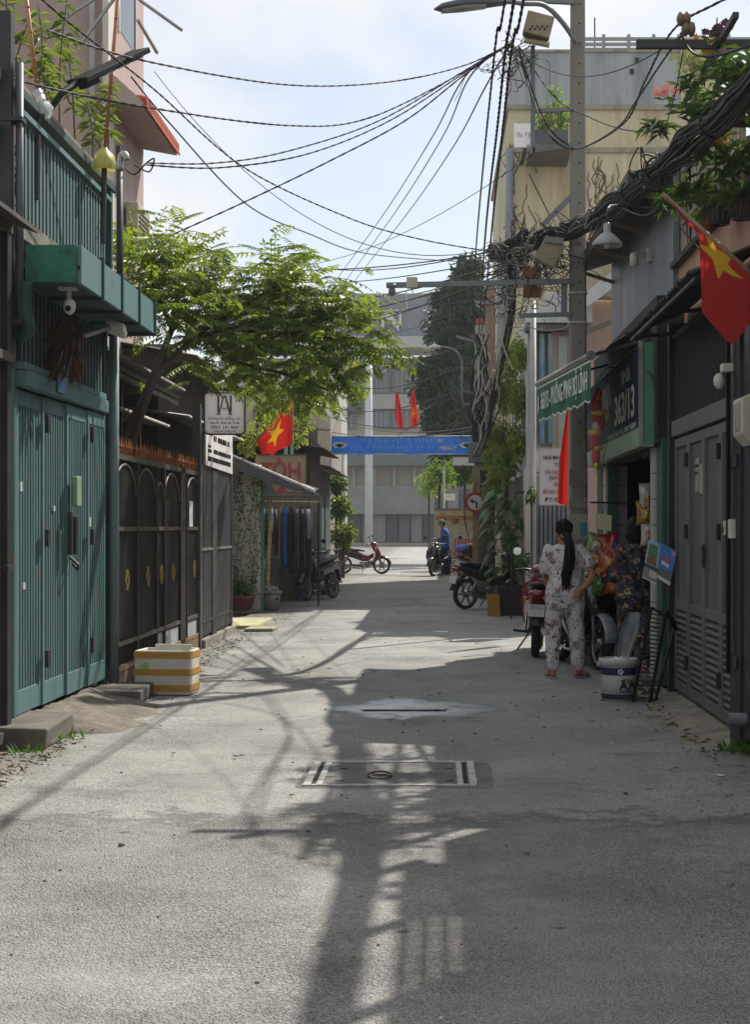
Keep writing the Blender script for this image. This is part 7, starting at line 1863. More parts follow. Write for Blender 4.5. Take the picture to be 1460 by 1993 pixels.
motorbike('red motorbike with a blue bag near the road sign', (.82, 42.0, 0), RAD(75), redp, silv, lean=.05, plate=None)
motorbike('dark motorbike parked past the clothes rail', (-2.4, 31.7, 0), RAD(248), blk, silv, lean=.08)
motorbike('small red motorbike standing across the alley mouth', (-2.35, 49, 0), RAD(-8), redp, blk, lean=.05)
motorbike('grey scooter beside the dark one at the left shed', (-2.4, 34.6, 0), RAD(262), silv, blk, True, lean=.05)
bag = MB()
def bagf2(u, v):
    a = 2 * math.pi * u; t = math.pi * v; k = 1 + .18 * mnoise.noise((math.cos(a) * 2, math.sin(a) * 2, t * 2))
    return Vector((.7 + .2 * k * math.sin(t) * math.cos(a), 42.1 + .3 * k * math.sin(t) * math.sin(a), .9 - .13 * k * math.cos(t)))
bag.grid(bagf2, 24, 14); tag(bag.build('rain_cape', M('cape_blue', '#4a5ab8', .45, var=.25, scale=5), smooth=True, origin=(.66, 42.3, .7)), 'bright blue folded cape on the red motorbike', 'cape')

# ================================================================== PEOPLE
def tone(key, col): return M(key, col, .55, var=.08, scale=6)
skin = tone('skin', '#a87455'); hairm = M('hair_black', '#0b0a0b', .55, var=.2, scale=30, bump=.3, bscale=120, spec=.2)
def print_cloth(key, base, cols, scale=9.0, thr=.3):
    """printed cotton: petals, leaves and thin stems on a plain ground"""
    m = bpy.data.materials.new(key); m.use_nodes = True; nt = m.node_tree; n = nt.nodes; L = nt.links.new; b = n['Principled BSDF']
    tc = n.new('ShaderNodeTexCoord').outputs['Object']
    wob = n.new('ShaderNodeTexNoise'); wob.inputs['Scale'].default_value = 26; L(tc, wob.inputs['Vector'])
    va = n.new('ShaderNodeVectorMath'); va.operation = 'MULTIPLY_ADD'; L(wob.outputs['Color'], va.inputs[0]); va.inputs[1].default_value = (.045,) * 3; L(tc, va.inputs[2]); vec = va.outputs['Vector']
    out = None; prev = (*lin(base), 1)
    def mixin(fac, col):
        nonlocal out
        x = n.new('ShaderNodeMix'); x.data_type = 'RGBA'; L(fac, x.inputs['Factor'])
        if out is None: x.inputs['A'].default_value = prev
        else: L(out, x.inputs['A'])
        x.inputs['B'].default_value = (*lin(col), 1); out = x.outputs['Result']
    for i, (c, sc_, t0) in enumerate(cols):
        if sc_ < 0:      # stems
            t = n.new('ShaderNodeTexNoise'); t.inputs['Scale'].default_value = -sc_; t.inputs['Detail'].default_value = 1; L(vec, t.inputs['Vector'])
            s1 = n.new('ShaderNodeMath'); s1.operation = 'SUBTRACT'; L(t.outputs['Fac'], s1.inputs[0]); s1.inputs[1].default_value = .5
            s2_ = n.new('ShaderNodeMath'); s2_.operation = 'ABSOLUTE'; L(s1.outputs[0], s2_.inputs[0]); src = s2_.outputs[0]
        else:
            v = n.new('ShaderNodeTexVoronoi'); v.inputs['Scale'].default_value = sc_; v.inputs['Randomness'].default_value = 1
            off = n.new('ShaderNodeVectorMath'); off.operation = 'ADD'; L(vec, off.inputs[0]); off.inputs[1].default_value = (i * 3.7, i * 1.9, i * 5.3); L(off.outputs['Vector'], v.inputs['Vector']); src = v.outputs['Distance']
        r = n.new('ShaderNodeMapRange'); r.inputs['From Min'].default_value = t0; r.inputs['From Max'].default_value = t0 * 1.12 + .004; r.inputs['To Min'].default_value = 1; r.inputs['To Max'].default_value = 0
        L(src, r.inputs['Value']); mixin(r.outputs['Result'], c)
    L(out, b.inputs['Base Color']); b.inputs['Roughness'].default_value = .85
    return m
def limb(mb, pts, rs, n=12):
    pts = catmull(pts, 4); m = len(pts); k = len(rs) - 1; rr = []
    for i in range(m):
        t = i / (m - 1) * k; j = min(int(t), k - 1); f = t - j; rr.append(rs[j] + (rs[j + 1] - rs[j]) * f)
    mb.tube(pts, rr, n); mb.ball(pts[0], rr[0] * .98, 10, 6); mb.ball(pts[-1], rr[-1] * .98, 10, 6)
def ringz(mb, secs, n=20): mb.loft([ring((x, y, z), rx, ry, n) for (x, y, z, rx, ry) in secs])
def hand(mb, wrist, d, up, side, curl=.5, s=1.0):
    """palm, four fingers and a thumb; d = finger direction, up = back of hand, side = thumb side"""
    d = Vector(d).normalized(); up = (Vector(up) - d * Vector(up).dot(d)).normalized(); r = d.cross(up) * side; w = Vector(wrist)
    for k in range(4):
        o = (k - 1.5) * .018 * s; base = w + d * (.085 * s) + r * (-o); L_ = (.072, .08, .075, .06)[k] * s
        mb.tube([w + r * (-o * .7) + d * .01, base], [.014 * s, .0115 * s], 8)
        q = [base]; cur = d.copy()
        for j in range(3):
            cur = (cur - up * curl * .55 + r * (-o * 1.2)).normalized(); q.append(q[-1] + cur * (L_ / 3))
        mb.tube(q, [.0105 * s, .0098 * s, .009 * s, .007 * s], 8); mb.ball(q[-1], .007 * s, 6, 5)
    b = w + d * (.03 * s) + r * (.026 * s); q = [b, b + (r * .8 + d * .5) .normalized() * .035 * s, b + (r * .55 + d) .normalized() * .07 * s - up * .008]
    mb.tube(q, [.014 * s, .012 * s, .008 * s], 8); mb.ball(q[-1], .008 * s, 6, 5)
def head(mb, c, s=1.0, yaw=0.0, tilt=0.0):
    """skull, jaw, nose, brow, lips and ears; faces +Y before turning"""
    t = MB(); t.ball((0, 0, .03), (.074 * s, .092 * s, .1 * s), 18, 12); t.ball((0, .028 * s, -.045), (.055 * s, .062 * s, .07 * s), 16, 10)
    t.tube([(0, .088 * s, .03), (0, .108 * s, -.012), (0, .09 * s, -.022)], [.008, .014, .01], 8)
    t.ball((0, .083 * s, .04), (.05, .016, .012), 10, 6); t.ball((0, .088 * s, -.052), (.022, .01, .008), 8, 5); t.ball((0, .07 * s, -.092), (.022, .02, .016), 8, 5)
    for sx_ in (-1, 1): t.ball((sx_ * .076 * s, -.005, -.005), (.012, .022, .032), 8, 6)
    Rm = Matrix.Rotation(yaw, 3, 'Z') @ Matrix.Rotation(tilt, 3, 'X'); mb.add([Vector(c) + Rm @ Vector(v) for v in t.v], t.f)
    return Rm
def eyes(parent, c, Rm, s=1.0):
    for sx_ in (-1, 1):
        q = MB(); q.ball(Vector(c) + Rm @ Vector((sx_ * .03 * s, .085 * s, .012)), (.011, .008, .008), 10, 6); q.build('eye', M('eye', '#2a1f1a', .2), parent, smooth=True)
def foot(mb, p, yaw, s=1.0):
    t = MB(); t.loft([[Vector((x * s, y * s, z * s)) for x, z in ((-.026 * w, .004), (.026 * w, .004), (.032 * w, .02), (.02 * w, h), (-.02 * w, h), (-.032 * w, .02))] for y, w, h in ((-.06, .8, .05), (-.03, 1.0, .09), (.03, 1.0, .07), (.1, 1.25, .04), (.15, 1.3, .026), (.175, .9, .018))])
    for k in range(5): t.ball(((-.03 + .015 * k) * s, (.172 - .006 * abs(k - (1 if True else 3))) * s, .012 * s), (.008, .014, .009), 6, 5)
    Rm = Matrix.Rotation(yaw, 3, 'Z'); mb.add([Vector(p) + Rm @ Vector(v) for v in t.v], t.f)
def sandal(parent, p, yaw, mat, s=1.0):
    Rm = Matrix.Rotation(yaw, 3, 'Z'); prof = [(-.035, -.075), (.035, -.075), (.04, 0), (.048, .1), (.035, .185), (-.03, .185), (-.048, .1), (-.04, 0)]
    q = MB(); q.prism([Vector(p) + Rm @ Vector((x * s, y * s, -.022)) for x, y in prof], (0, 0, .022)); q = q.build('sandal', mat, parent, bevel=.004)
    st = MB(); st.tube([Vector(p) + Rm @ Vector(v) for v in ((-.044, .05, 0), (-.035, .075, .05), (0, .09, .062), (.035, .075, .05), (.044, .05, 0))], .012, 6); st.build('strap', mat, q, smooth=True)

# ---- woman in white flowered pyjamas, seen from behind, one hand on her hip
W1 = Vector((1.27, 15.25, 0))
wm1 = thing('person', 'woman in white flowered pyjamas seen from behind, hand on hip, long black ponytail', 'person', tuple(W1))
def w1(x, y, z): return W1 + Vector((x, y, z))
bd_ = MB()
ringz(bd_, [(W1.x, W1.y, .84, .15, .11), (W1.x, W1.y, 1.0, .125, .095), (W1.x, W1.y + .01, 1.15, .14, .1), (W1.x, W1.y, 1.27, .16, .085), (W1.x, W1.y, 1.31, .09, .06)])
limb(bd_, [w1(0, 0, 1.28), w1(-.005, .01, 1.36), w1(-.01, .02, 1.42)], [.056, .048, .046])
hc1 = w1(-.012, .035, 1.43)
Rm1 = head(bd_, hc1, 1.0, .25, -.12)
for s, fx, fy in ((-1, -.125, 0.0), (1, .125, .03)):
    limb(bd_, [w1(s * .08, 0, .86), w1(s * .1, .015, .48), w1(fx, fy - .01, .1)], [.085, .055, .036]); foot(bd_, w1(fx, fy, .022), -.2 * s if s < 0 else -.75)
# right arm akimbo, hand resting on the small of the back
limb(bd_, [w1(.165, 0, 1.25), w1(.225, -.02, 1.12), w1(.265, -.055, 1.01)], [.045, .042, .037])
limb(bd_, [w1(.265, -.055, 1.01), w1(.205, -.11, .935), w1(.13, -.135, .875)], [.037, .034, .026])
hand(bd_, w1(.135, -.135, .88), (-.72, .0, -.5), (-.15, -1, .1), -1, .28, 1.08)
# left arm hangs forward
limb(bd_, [w1(-.165, 0, 1.25), w1(-.19, .05, 1.08), w1(-.16, .16, .92)], [.045, .042, .034]); limb(bd_, [w1(-.16, .16, .92), w1(-.1, .25, .95), w1(-.06, .28, .98)], [.034, .03, .025]); hand(bd_, w1(-.06, .28, .98), (.7, .5, .2), (0, .3, 1), 1, .5)
solid(bd_, .0085, 3).build('body', skin, wm1, smooth=True); eyes(wm1, hc1, Rm1)
pj = print_cloth('pyjama_white', '#cfc6c9', [('#9a8a80', 9, .27), ('#6d5142', 13, .2), ('#4d4642', -9, .008), ('#2c2a32', 26, .2), ('#8a4a3a', 8, .1)])
tr_ = MB(); ringz(tr_, [(W1.x, W1.y, .99, .165, .12), (W1.x, W1.y - .01, .93, .18, .14), (W1.x, W1.y - .012, .84, .19, .15), (W1.x, W1.y, .76, .185, .14), (W1.x, W1.y, .7, .17, .12)])
for s, fx, fy in ((-1, -.125, 0), (1, .125, .03)): limb(tr_, [w1(s * .088, -.003, .82), w1(s * .105, .0, .6), w1(s * .118, .01, .4), w1(fx, fy - .005, .12)], [.1, .09, .078, .06], 16)
solid(tr_, .011, 3, .02, 14, 1.0).build('trousers', pj, wm1, smooth=True)
tp1 = MB(); ringz(tp1, [(W1.x, W1.y, .87, .182, .145), (W1.x, W1.y, .97, .166, .13), (W1.x, W1.y, 1.08, .15, .115), (W1.x, W1.y, 1.18, .158, .112), (W1.x, W1.y, 1.265, .158, .095), (W1.x, W1.y, 1.32, .1, .075)], 24)
limb(tp1, [w1(.15, 0, 1.27), w1(.2, -.01, 1.19), w1(.232, -.03, 1.115)], [.062, .064, .062]); limb(tp1, [w1(-.15, 0, 1.27), w1(-.185, .03, 1.15), w1(-.19, .06, 1.06)], [.062, .064, .06])
solid(tp1, .011, 3, .022, 13, 4.0).build('blouse', pj, wm1, smooth=True)
hr = MB(); tmp = MB(); tmp.ball((0, -.02, .045), (.086, .1, .105), 18, 12); tmp.ball((0, -.055, -.01), (.07, .06, .07), 14, 9)
hr.add([hc1 + Rm1 @ Vector(v) for v in tmp.v], tmp.f)
cut = MB()
hr.tube(catmull([hc1 + Vector((.02, -.1, .0)), w1(.03, -.12, 1.32), w1(.03, -.135, 1.18), w1(.0, -.15, 1.02), w1(-.015, -.155, .93)], 5), [.038] + [.044] * 8 + [.046] * 6 + [.038] * 4 + [.024, .01], 12)
solid(hr, .011, 2, .007, 30, 0).build('hair', hairm, wm1, smooth=True)
stn = MB(); r5 = random.Random(3)
for k in range(70):
    a = r5.uniform(0, 6.28); rr_ = .036 * math.sqrt(r5.random()) + .012; o_ = Vector((rr_ * math.cos(a), rr_ * .8 * math.sin(a), 0)); e_ = r5.uniform(.86, 1.0)
    stn.tube(catmull([hc1 + Vector((.02, -.1, .01)) + o_ * .6, w1(.032, -.125, 1.32) + o_ * .95, w1(.032, -.14, 1.18) + o_ * 1.15 + Vector((r5.gauss(0, .006), 0, 0)), w1(.0, -.155, 1.02) + o_ * 1.1, w1(-.015 + r5.gauss(0, .012), -.16, e_) + o_ * .6], 4), .0035, 3)
for k in range(60):
    a = r5.uniform(-1.5, 1.5); top_ = Vector((.0, .0, .145)); md = Vector((.088 * math.sin(a), -.02 - .085 * math.cos(a), .05 + .03 * r5.random())); en = Vector((.02 + .03 * r5.gauss(0, .5), -.11, -.03))
    stn.tube(catmull([hc1 + Rm1 @ (top_ + Vector((.03 * math.sin(a), 0, 0))), hc1 + Rm1 @ (md * 1.03), hc1 + en], 4), .003, 3)
stn.build('hair_strands', hairm, wm1, smooth=True)
q = MB(); q.tube([hc1 + Vector((.02, -.115, -.02)) + Vector((.055 * math.cos(t), .02 * math.sin(t), .02 * math.sin(t))) for t in [6.283 * j / 12 for j in range(13)]], .012, 6); q.build('hair_tie', M('tie_orange', '#8a5a4a', .6), wm1, smooth=True)
sd_m = M('sandal_lilac', '#9a8f9c', .6, var=.15)
sandal(wm1, w1(-.125, 0, .022), .2, sd_m); sandal(wm1, w1(.125, .03, .022), -.75, sd_m)

# ---- woman in dark flowered clothes at the shop door
W2 = Vector((1.95, 15.2, .0))
wm2 = thing('person', 'woman with black bobbed hair in dark flowered clothes at the shop door', 'person', tuple(W2))
def w2(x, y, z): return W2 + Vector((x, y, z))
yaw2 = -.55
bd_ = MB(); ringz(bd_, [(W2.x, W2.y, .84, .13, .12), (W2.x, W2.y, 1.0, .11, .1), (W2.x, W2.y, 1.28, .14, .1), (W2.x, W2.y, 1.33, .08, .06)])
limb(bd_, [w2(0, 0, 1.3), w2(.01, .015, 1.38), w2(.02, .03, 1.44)], [.056, .048, .046]); hc2 = w2(.035, .035, 1.45); Rm2 = head(bd_, hc2, 1.02, yaw2, -.15)
for s, fx, fy in ((-1, -.06, .05), (1, .1, -.03)): limb(bd_, [w2(s * .07, 0, .86), w2(fx, fy, .48), w2(fx, fy - .01, .19)], [.085, .055, .036]); foot(bd_, w2(fx, fy, .112), yaw2)
limb(bd_, [w2(-.14, -.05, 1.27), w2(-.12, -.09, 1.1), w2(-.04, -.1, .97)], [.045, .042, .037]); limb(bd_, [w2(-.04, -.1, .97), w2(.06, -.06, .89), w2(.16, .0, .84)], [.037, .033, .026]); hand(bd_, w2(.16, .0, .84), (.85, .2, -.35), (-.1, -1, .3), -1, .9)
limb(bd_, [w2(.15, .04, 1.27), w2(.2, .12, 1.1), w2(.22, .2, .95)], [.045, .042, .035]); limb(bd_, [w2(.22, .2, .95), w2(.24, .3, .98), w2(.24, .36, 1.0)], [.035, .03, .026]); hand(bd_, w2(.24, .36, 1.0), (0, 1, .1), (0, 0, 1), 1, .6)
solid(bd_, .009, 3).build('body', skin, wm2, smooth=True); eyes(wm2, hc2, Rm2)
pj2 = print_cloth('print_dark', '#3a3a44', [('#a08c6c', 9, .3), ('#a85c46', 12, .26), ('#3a4a7a', 14, .18), ('#12131a', -9, .03), ('#a58a6a', 26, .16)])
tr_ = MB(); ringz(tr_, [(W2.x, W2.y, 1.0, .16, .14), (W2.x, W2.y - .01, .9, .175, .16), (W2.x, W2.y - .01, .8, .18, .16), (W2.x, W2.y, .7, .15, .13)])
for s, fx, fy in ((-1, -.06, .05), (1, .1, -.03)): limb(tr_, [w2(s * .08, 0, .8), w2(fx * 1.1, fy, .55), w2(fx, fy, .24)], [.11, .095, .068], 16)
solid(tr_, .012, 3, .02, 14, 2).build('trousers', pj2, wm2, smooth=True)
tp1 = MB(); ringz(tp1, [(W2.x, W2.y, .8, .19, .17), (W2.x, W2.y, .95, .175, .15), (W2.x, W2.y, 1.1, .165, .135), (W2.x, W2.y, 1.26, .165, .115), (W2.x, W2.y, 1.33, .09, .075)], 24)
limb(tp1, [w2(-.12, -.03, 1.28), w2(-.145, -.07, 1.17), w2(-.12, -.095, 1.07)], [.065, .066, .06]); limb(tp1, [w2(.13, .03, 1.28), w2(.18, .09, 1.15), w2(.2, .14, 1.06)], [.065, .064, .06])
solid(tp1, .012, 3, .022, 13, 8).build('blouse', pj2, wm2, smooth=True)
hr = MB(); tmp = MB(); tmp.ball((0, -.025, .04), (.1, .115, .115), 18, 12); tmp.ball((0, -.06, -.05), (.1, .075, .1), 16, 10); tmp.ball((.06, -.02, -.04), (.045, .06, .09), 12, 8); tmp.ball((-.06, -.02, -.04), (.045, .06, .09), 12, 8)
hr.add([hc2 + Rm2 @ Vector(v) for v in tmp.v], tmp.f); solid(hr, .011, 2, .016, 26, 3).build('hair', hairm, wm2, smooth=True)
for fx, fy in ((-.06, .05), (.1, -.03)): sandal(wm2, w2(fx, fy, .112), yaw2, M('sandal_pink', '#9a6a6a', .6))

# ---- man in blue shirt and green cap, looking down beside his motorbike
W3 = Vector((.27, 47.6, 0))
mn = thing('person', 'man in blue work clothes and green cap looking down beside a motorbike', 'person', tuple(W3))
def w3(x, y, z): return W3 + Vector((x, y, z))
bd_ = MB(); ringz(bd_, [(W3.x, W3.y, .9, .11, .15), (W3.x, W3.y, 1.1, .11, .15), (W3.x - .02, W3.y, 1.36, .12, .18), (W3.x - .03, W3.y, 1.42, .06, .08)])
limb(bd_, [w3(-.02, 0, 1.4), w3(-.06, 0, 1.48), w3(-.08, 0, 1.53)], [.06, .055, .052]); hc3 = w3(-.1, 0, 1.58); Rm3 = head(bd_, hc3, 1.05, 1.57, -.45)
for s, fx in ((-1, -.05), (1, .1)): limb(bd_, [w3(0, s * .09, .9), w3(fx * .6, s * .1, .5), w3(fx, s * .1, .1)], [.09, .06, .042]); foot(bd_, w3(fx, s * .1, .022), 1.57, 1.1)
for s in (-1, 1):
    limb(bd_, [w3(-.02, s * .19, 1.36), w3(-.08, s * .22, 1.2), w3(-.14, s * .2, 1.08)], [.05, .046, .042]); limb(bd_, [w3(-.14, s * .2, 1.08), w3(-.25, s * .15, 1.1), w3(-.33, s * .1, 1.13)], [.042, .036, .029]); hand(bd_, w3(-.33, s * .1, 1.13), (-1, -s * .3, .1), (0, 0, 1), s, .6, 1.05)
solid(bd_, .011, 3).build('body', skin, mn, smooth=True); eyes(mn, hc3, Rm3)
bl_sh = M('shirt_blue', '#2f5fa8', .8, var=.2, scale=6, bump=.2); bl_tr = M('trouser_blue', '#223f7a', .85, var=.2, scale=6)
tr_ = MB(); ringz(tr_, [(W3.x, W3.y, 1.0, .13, .17), (W3.x, W3.y, .85, .14, .18), (W3.x, W3.y, .76, .12, .16)])
for s, fx in ((-1, -.05), (1, .1)): limb(tr_, [w3(0, s * .085, .84), w3(fx * .6, s * .1, .5), w3(fx, s * .1, .1)], [.11, .085, .075], 14)
solid(tr_, .014, 4, .01, 9, 2).build('trousers', bl_tr, mn, smooth=True)
tp1 = MB(); ringz(tp1, [(W3.x, W3.y, .86, .15, .19), (W3.x, W3.y, 1.05, .14, .18), (W3.x - .01, W3.y, 1.25, .145, .2), (W3.x - .03, W3.y, 1.39, .12, .17), (W3.x - .04, W3.y, 1.46, .07, .09)], 24)
for s in (-1, 1): limb(tp1, [w3(-.02, s * .18, 1.37), w3(-.08, s * .22, 1.2), w3(-.14, s * .2, 1.09), w3(-.24, s * .155, 1.1)], [.07, .066, .062, .05])
solid(tp1, .014, 4, .014, 8, 5).build('shirt', bl_sh, mn, smooth=True)
cp1 = MB(); tmp = MB(); tmp.ball((0, -.005, .055), (.092, .106, .092), 16, 10); tmp.loft([[Vector((x, y, z + dz)) for x, y in ((-.07, .07), (.07, .07), (.06, .15), (0, .175), (-.06, .15))] for z, dz in ((.06, 0), (.06, .012))])
cp1.add([hc3 + Rm3 @ Vector(v) for v in tmp.v], tmp.f); cp1.build('cap', M('cap_green', '#5c7366', .8, var=.15), mn, smooth=True)
hr = MB(); tmp = MB(); tmp.ball((0, -.03, .0), (.082, .085, .07), 14, 9); hr.add([hc3 + Rm3 @ Vector(v) for v in tmp.v], tmp.f); hr.build('hair', hairm, mn, smooth=True)
for s, fx in ((-1, -.05), (1, .1)): sandal(mn, w3(fx, s * .1, .022), 1.57, M('shoe_white', '#b5b5b0', .6), 1.15)

# ================================================================== SMALL THINGS BY THE SHOP
bk = thing('paint_bucket', 'white paint bucket with blue bands holding white bags by the shop', 'bucket', (1.575, 13.35, 0))
pail_w = M('pail_white', '#b9bcb6', .5, var=.1, scale=6, dirt='#83857d', dirt_amt=.45, dscale=6)
BC = Vector((1.575, 13.35, 0)); bucket(bk, .142, .158, .365, BC, pail_w)
pb2 = M('print_blue', '#23264d', .5, var=.1)
def bandr(z): return .142 + (.158 - .142) * z / .365 + .0016
for z0, z1 in ((.225, .29), (.02, .062)): MB().lathe([(bandr(z0), z0), (bandr(z1), z1)], BC, 30, cap=False).build('printed_band', pb2, bk, smooth=True)
def on_pail(u_px, z): # point on the pail face towards the camera
    a = -math.pi / 2 + u_px; r = bandr(z) + .002; return BC + Vector((r * math.cos(a), r * math.sin(a), z)), Vector((-math.sin(a), math.cos(a), 0))
for s, a, z, sz, mt in (('A', .18, .135, .11, ink_d), ('A', .72, .14, .11, ink_d), ('7', .5, .257, .05, M('ink_magenta', '#7a2a4a', .5))):
    p, rt_ = on_pail(a, z); text(s, p, rt_, (0, 0, 1), sz, mt, bk, bold=.03)
p, rt_ = on_pail(0.0, .257); q = MB(); q.lathe([(0, -.001), (.024, -.001), (.024, .001), (0, .001)], p, 20, 'y', cap=False); q.build('round_logo', M('logo_pale', '#c5c9d2', .5), bk)
q = MB(); q.prism([p + Vector((-.014, -.003, -.014)), p + Vector((.002, -.003, .02)), p + Vector((.008, -.003, 0)), p + Vector((.0, -.003, -.003))], (0, .002, 0)); q.build('logo_mark', pb2, bk)
for a, c_, w in ((.15, '#3a6a4a', .06), (.5, '#2f4f7a', .06)):
    p, rt_ = on_pail(a, .085); MB().bar(p - rt_ * w / 2, p + rt_ * w / 2, .002, .014).build('print_strip', M('strip_' + c_, c_, .5), bk)
for a, c_, pts_ in ((.28, '#8f7f3a', ((-.03, .03), (.03, .03), (0, -.03))), (-.02, '#2f5a62', ((-.025, .02), (.02, .035), (.005, -.03)))):
    p, rt_ = on_pail(a + .2, .165); q = MB(); q.prism([p + rt_ * x + Vector((0, 0, z)) + Vector((0, .0008, 0)) for x, z in pts_], (0, .0008, 0)); q.build('print_shape', M('shape_' + c_, c_, .5), bk)
for s in (-1, 1): MB().lathe([(0, -.012), (.02, -.012), (.022, .012), (0, .012)], BC + Vector((s * .172, 0, .31)), 12, 'x', cap=False).build('handle_lug', pail_w, bk)
q = MB(); q.grid(lambda u, v: BC + Vector(((.02 + .115 * v) * math.cos(u * 6.283), (.02 + .115 * v) * math.sin(u * 6.283), .37 - .05 * v + .03 * mnoise.noise((u * 9, v * 5, 0)))), 20, 5); q.build('white_bag', M('bag_white', '#d8d8d8', .5, var=.08), bk, smooth=True)
q = MB()
def foilf(u, v):
    w = .05 + .03 * math.sin(math.pi * v); x = (u - .5) * 2 * w; return BC + Vector((.04 + x + .09 * v, .02 * math.sin(u * 5), .36 + .4 * v + .008 * mnoise.noise((u * 8, v * 8, 1))))
q.grid(foilf, 8, 14); q = q.build('clear_sheet', M('clear_sheet', '#8f979c', .25, var=.3, scale=12, alpha=.55), bk, smooth=True)
MB().tube([BC + Vector((.05, -.03, .3)), BC + Vector((.15, -.05, .6))], .009, 7).build('stick', M('stick_tan', '#a89a80', .7), bk)

# leaning black slatted rack
lr = thing('leaning_rack', 'black slatted metal folding rack leaning by the paint bucket', 'rack', (1.85, 13.4, 0))
A0_, A1_ = Vector((1.68, 13.2, 0)), Vector((1.86, 13.35, .8)); B0_, B1_ = Vector((1.82, 13.15, 0)), Vector((1.98, 13.3, .78))
rk = M('rack_black', '#1f2022', .5, metal=.3, var=.2)
MB().bar(A0_, A1_, .018, .022).build('side_rail', rk, lr); MB().bar(B0_, B1_, .02, .024).build('side_rail', rk, lr)
for k in range(22):
    t = .05 + .93 * k / 21; MB().bar(A0_.lerp(A1_, t), B0_.lerp(B1_, t), .014, .012).build('slat', rk, lr)
C0, C1 = Vector((1.87, 13.2, 0)), Vector((2.08, 13.5, .62)); MB().bar(C0, C1, .02).build('strut', rk, lr)
MB().bar(A1_, Vector((2.1, 13.55, .66)), .018).build('top_bar', rk, lr); MB().bar(B1_ , Vector((2.1, 13.5, .6)), .03, .02).build('top_bar', rk, lr)
rr2 = random.Random(4)
for k in range(12): MB().ball(A0_.lerp(B0_, .1 + .8 * rr2.random()).lerp(A1_.lerp(B1_, .5), .06 + .5 * rr2.random() * .7) + Vector((0, -.012, 0)), .009, 6, 4).build('rivet', M('rivet_pale', '#a8a8a4', .4), lr)

# wall calendars
for i, (u0, v0, u1, v1, u2, v2, u3, v3, d, lab, colr) in enumerate(((1263, 1050, 1286, 1058, 1278, 1125, 1252, 1112, 13.62, 'narrow calendar with green and brown picture beside the woman', None), (1281, 1053, 1318, 1073, 1304, 1140, 1277, 1123, 13.58, 'bright blue wall calendar hanging on the tiled pillar', None))):
    ca = thing('calendar', lab, 'calendar', tuple(P((u2 + u3) / 2, v2, d)))
    c4 = [P(u0, v0, d), P(u1, v1, d - .05), P(u2, v2, d - .08), P(u3, v3, d - .03)]
    def at4(a, b_, off=0): return c4[0].lerp(c4[1], a).lerp(c4[3].lerp(c4[2], a), b_) + Vector((-.001, -.004 * off, 0))
    def patch(a0, a1, b0, b1, off, col, name, var=.3, sc_=20):
        q = MB(); q.prism([at4(a0, b0, off), at4(a1, b0, off), at4(a1, b1, off), at4(a0, b1, off)], (0, .003, 0)); q.build(name, M('cal_' + col + str(sc_), col, .5, var=var, scale=sc_), ca)
    if i == 0:
        patch(0, 1, 0, .72, 1, '#7f9fae', 'page'); patch(.12, .85, .1, .42, 2, '#3f6a3a', 'picture', .7, 30); patch(.12, .85, .42, .7, 2, '#6d4f2c', 'picture', .6, 30)
        patch(0, 1, .72, .82, 1, '#23262a', 'month_strip'); patch(0, 1, .82, 1.15, 1, '#6d6f70', 'date_pad', .3, 60); patch(.45, .98, .86, 1.05, 2, '#a5a69c', 'date_block', .2, 50); patch(0, 1, 1.15, 1.18, 2, '#c9c9c6', 'edge')
    else:
        patch(0, 1, 0, .66, 1, '#2a6ab0', 'page', .55, 14); patch(0, 1, .66, .9, 1, '#4a5a4a', 'page_foot', .4, 16); patch(0, 1, .9, 1, 1, '#b9bcc0', 'strip', .1)
        patch(.3, .75, .32, .44, 2, '#9a4a3a', 'title_row', .5, 60); patch(.28, .72, .46, .56, 2, '#b5c0cf', 'title_row', .4, 60); patch(.75, .97, .06, .16, 2, '#b58a7a', 'corner_print', .4, 50)
        MB().tube(catmull([at4(.55, 0), at4(.55, -.05) + Vector((0, -.02, 0)), at4(.6, -.09), at4(.62, -.14) + Vector((.05, .1, .02))], 4), .005, 5).build('hook', dark_steel, ca)

# snack bags hanging at the shop side, each a bag of its own
def pillow(label, c, w, h, col, col2, seed, tilt=0.0, yaw=.3):
    o = thing('snack_bag', label, 'snack bag', tuple(c), group='snack bags hung by the shop door')
    Rm = Matrix.Rotation(yaw, 3, 'Z') @ Matrix.Rotation(tilt, 3, 'Y')
    def f(sgn): return lambda u, v: Vector(c) + Rm @ Vector(((u - .5) * w * (1 - .12 * math.sin(math.pi * v)), sgn * (.36 * w * (math.sin(math.pi * u) * math.sin(math.pi * v)) ** .6 * (1 + .35 * mnoise.noise((u * 5, v * 5, seed * 3.1))) + .001), (v - .5) * h))
    q = MB(); q.grid(f(-1), 14, 16); q.grid(f(1), 14, 16); q.build('pouch', M('bag_' + col, col, .25, var=.35, scale=14, coat=.4), o, smooth=True)
    q = MB(); q.grid(lambda u, v: f(-1)(.2 + .6 * u, .28 + .4 * v) + Vector((0, -.004, 0)), 10, 10); q.build('printed_panel', M('bag_' + col2, col2, .3, var=.6, scale=26, coat=.4), o, smooth=True)
    q = MB(); q.cbox(Vector(c) + Rm @ Vector((0, 0, h / 2 + .008)), (w * .96, .004, .022), Rm); q.build('crimp', M('bag_' + col, col), o)
    return o
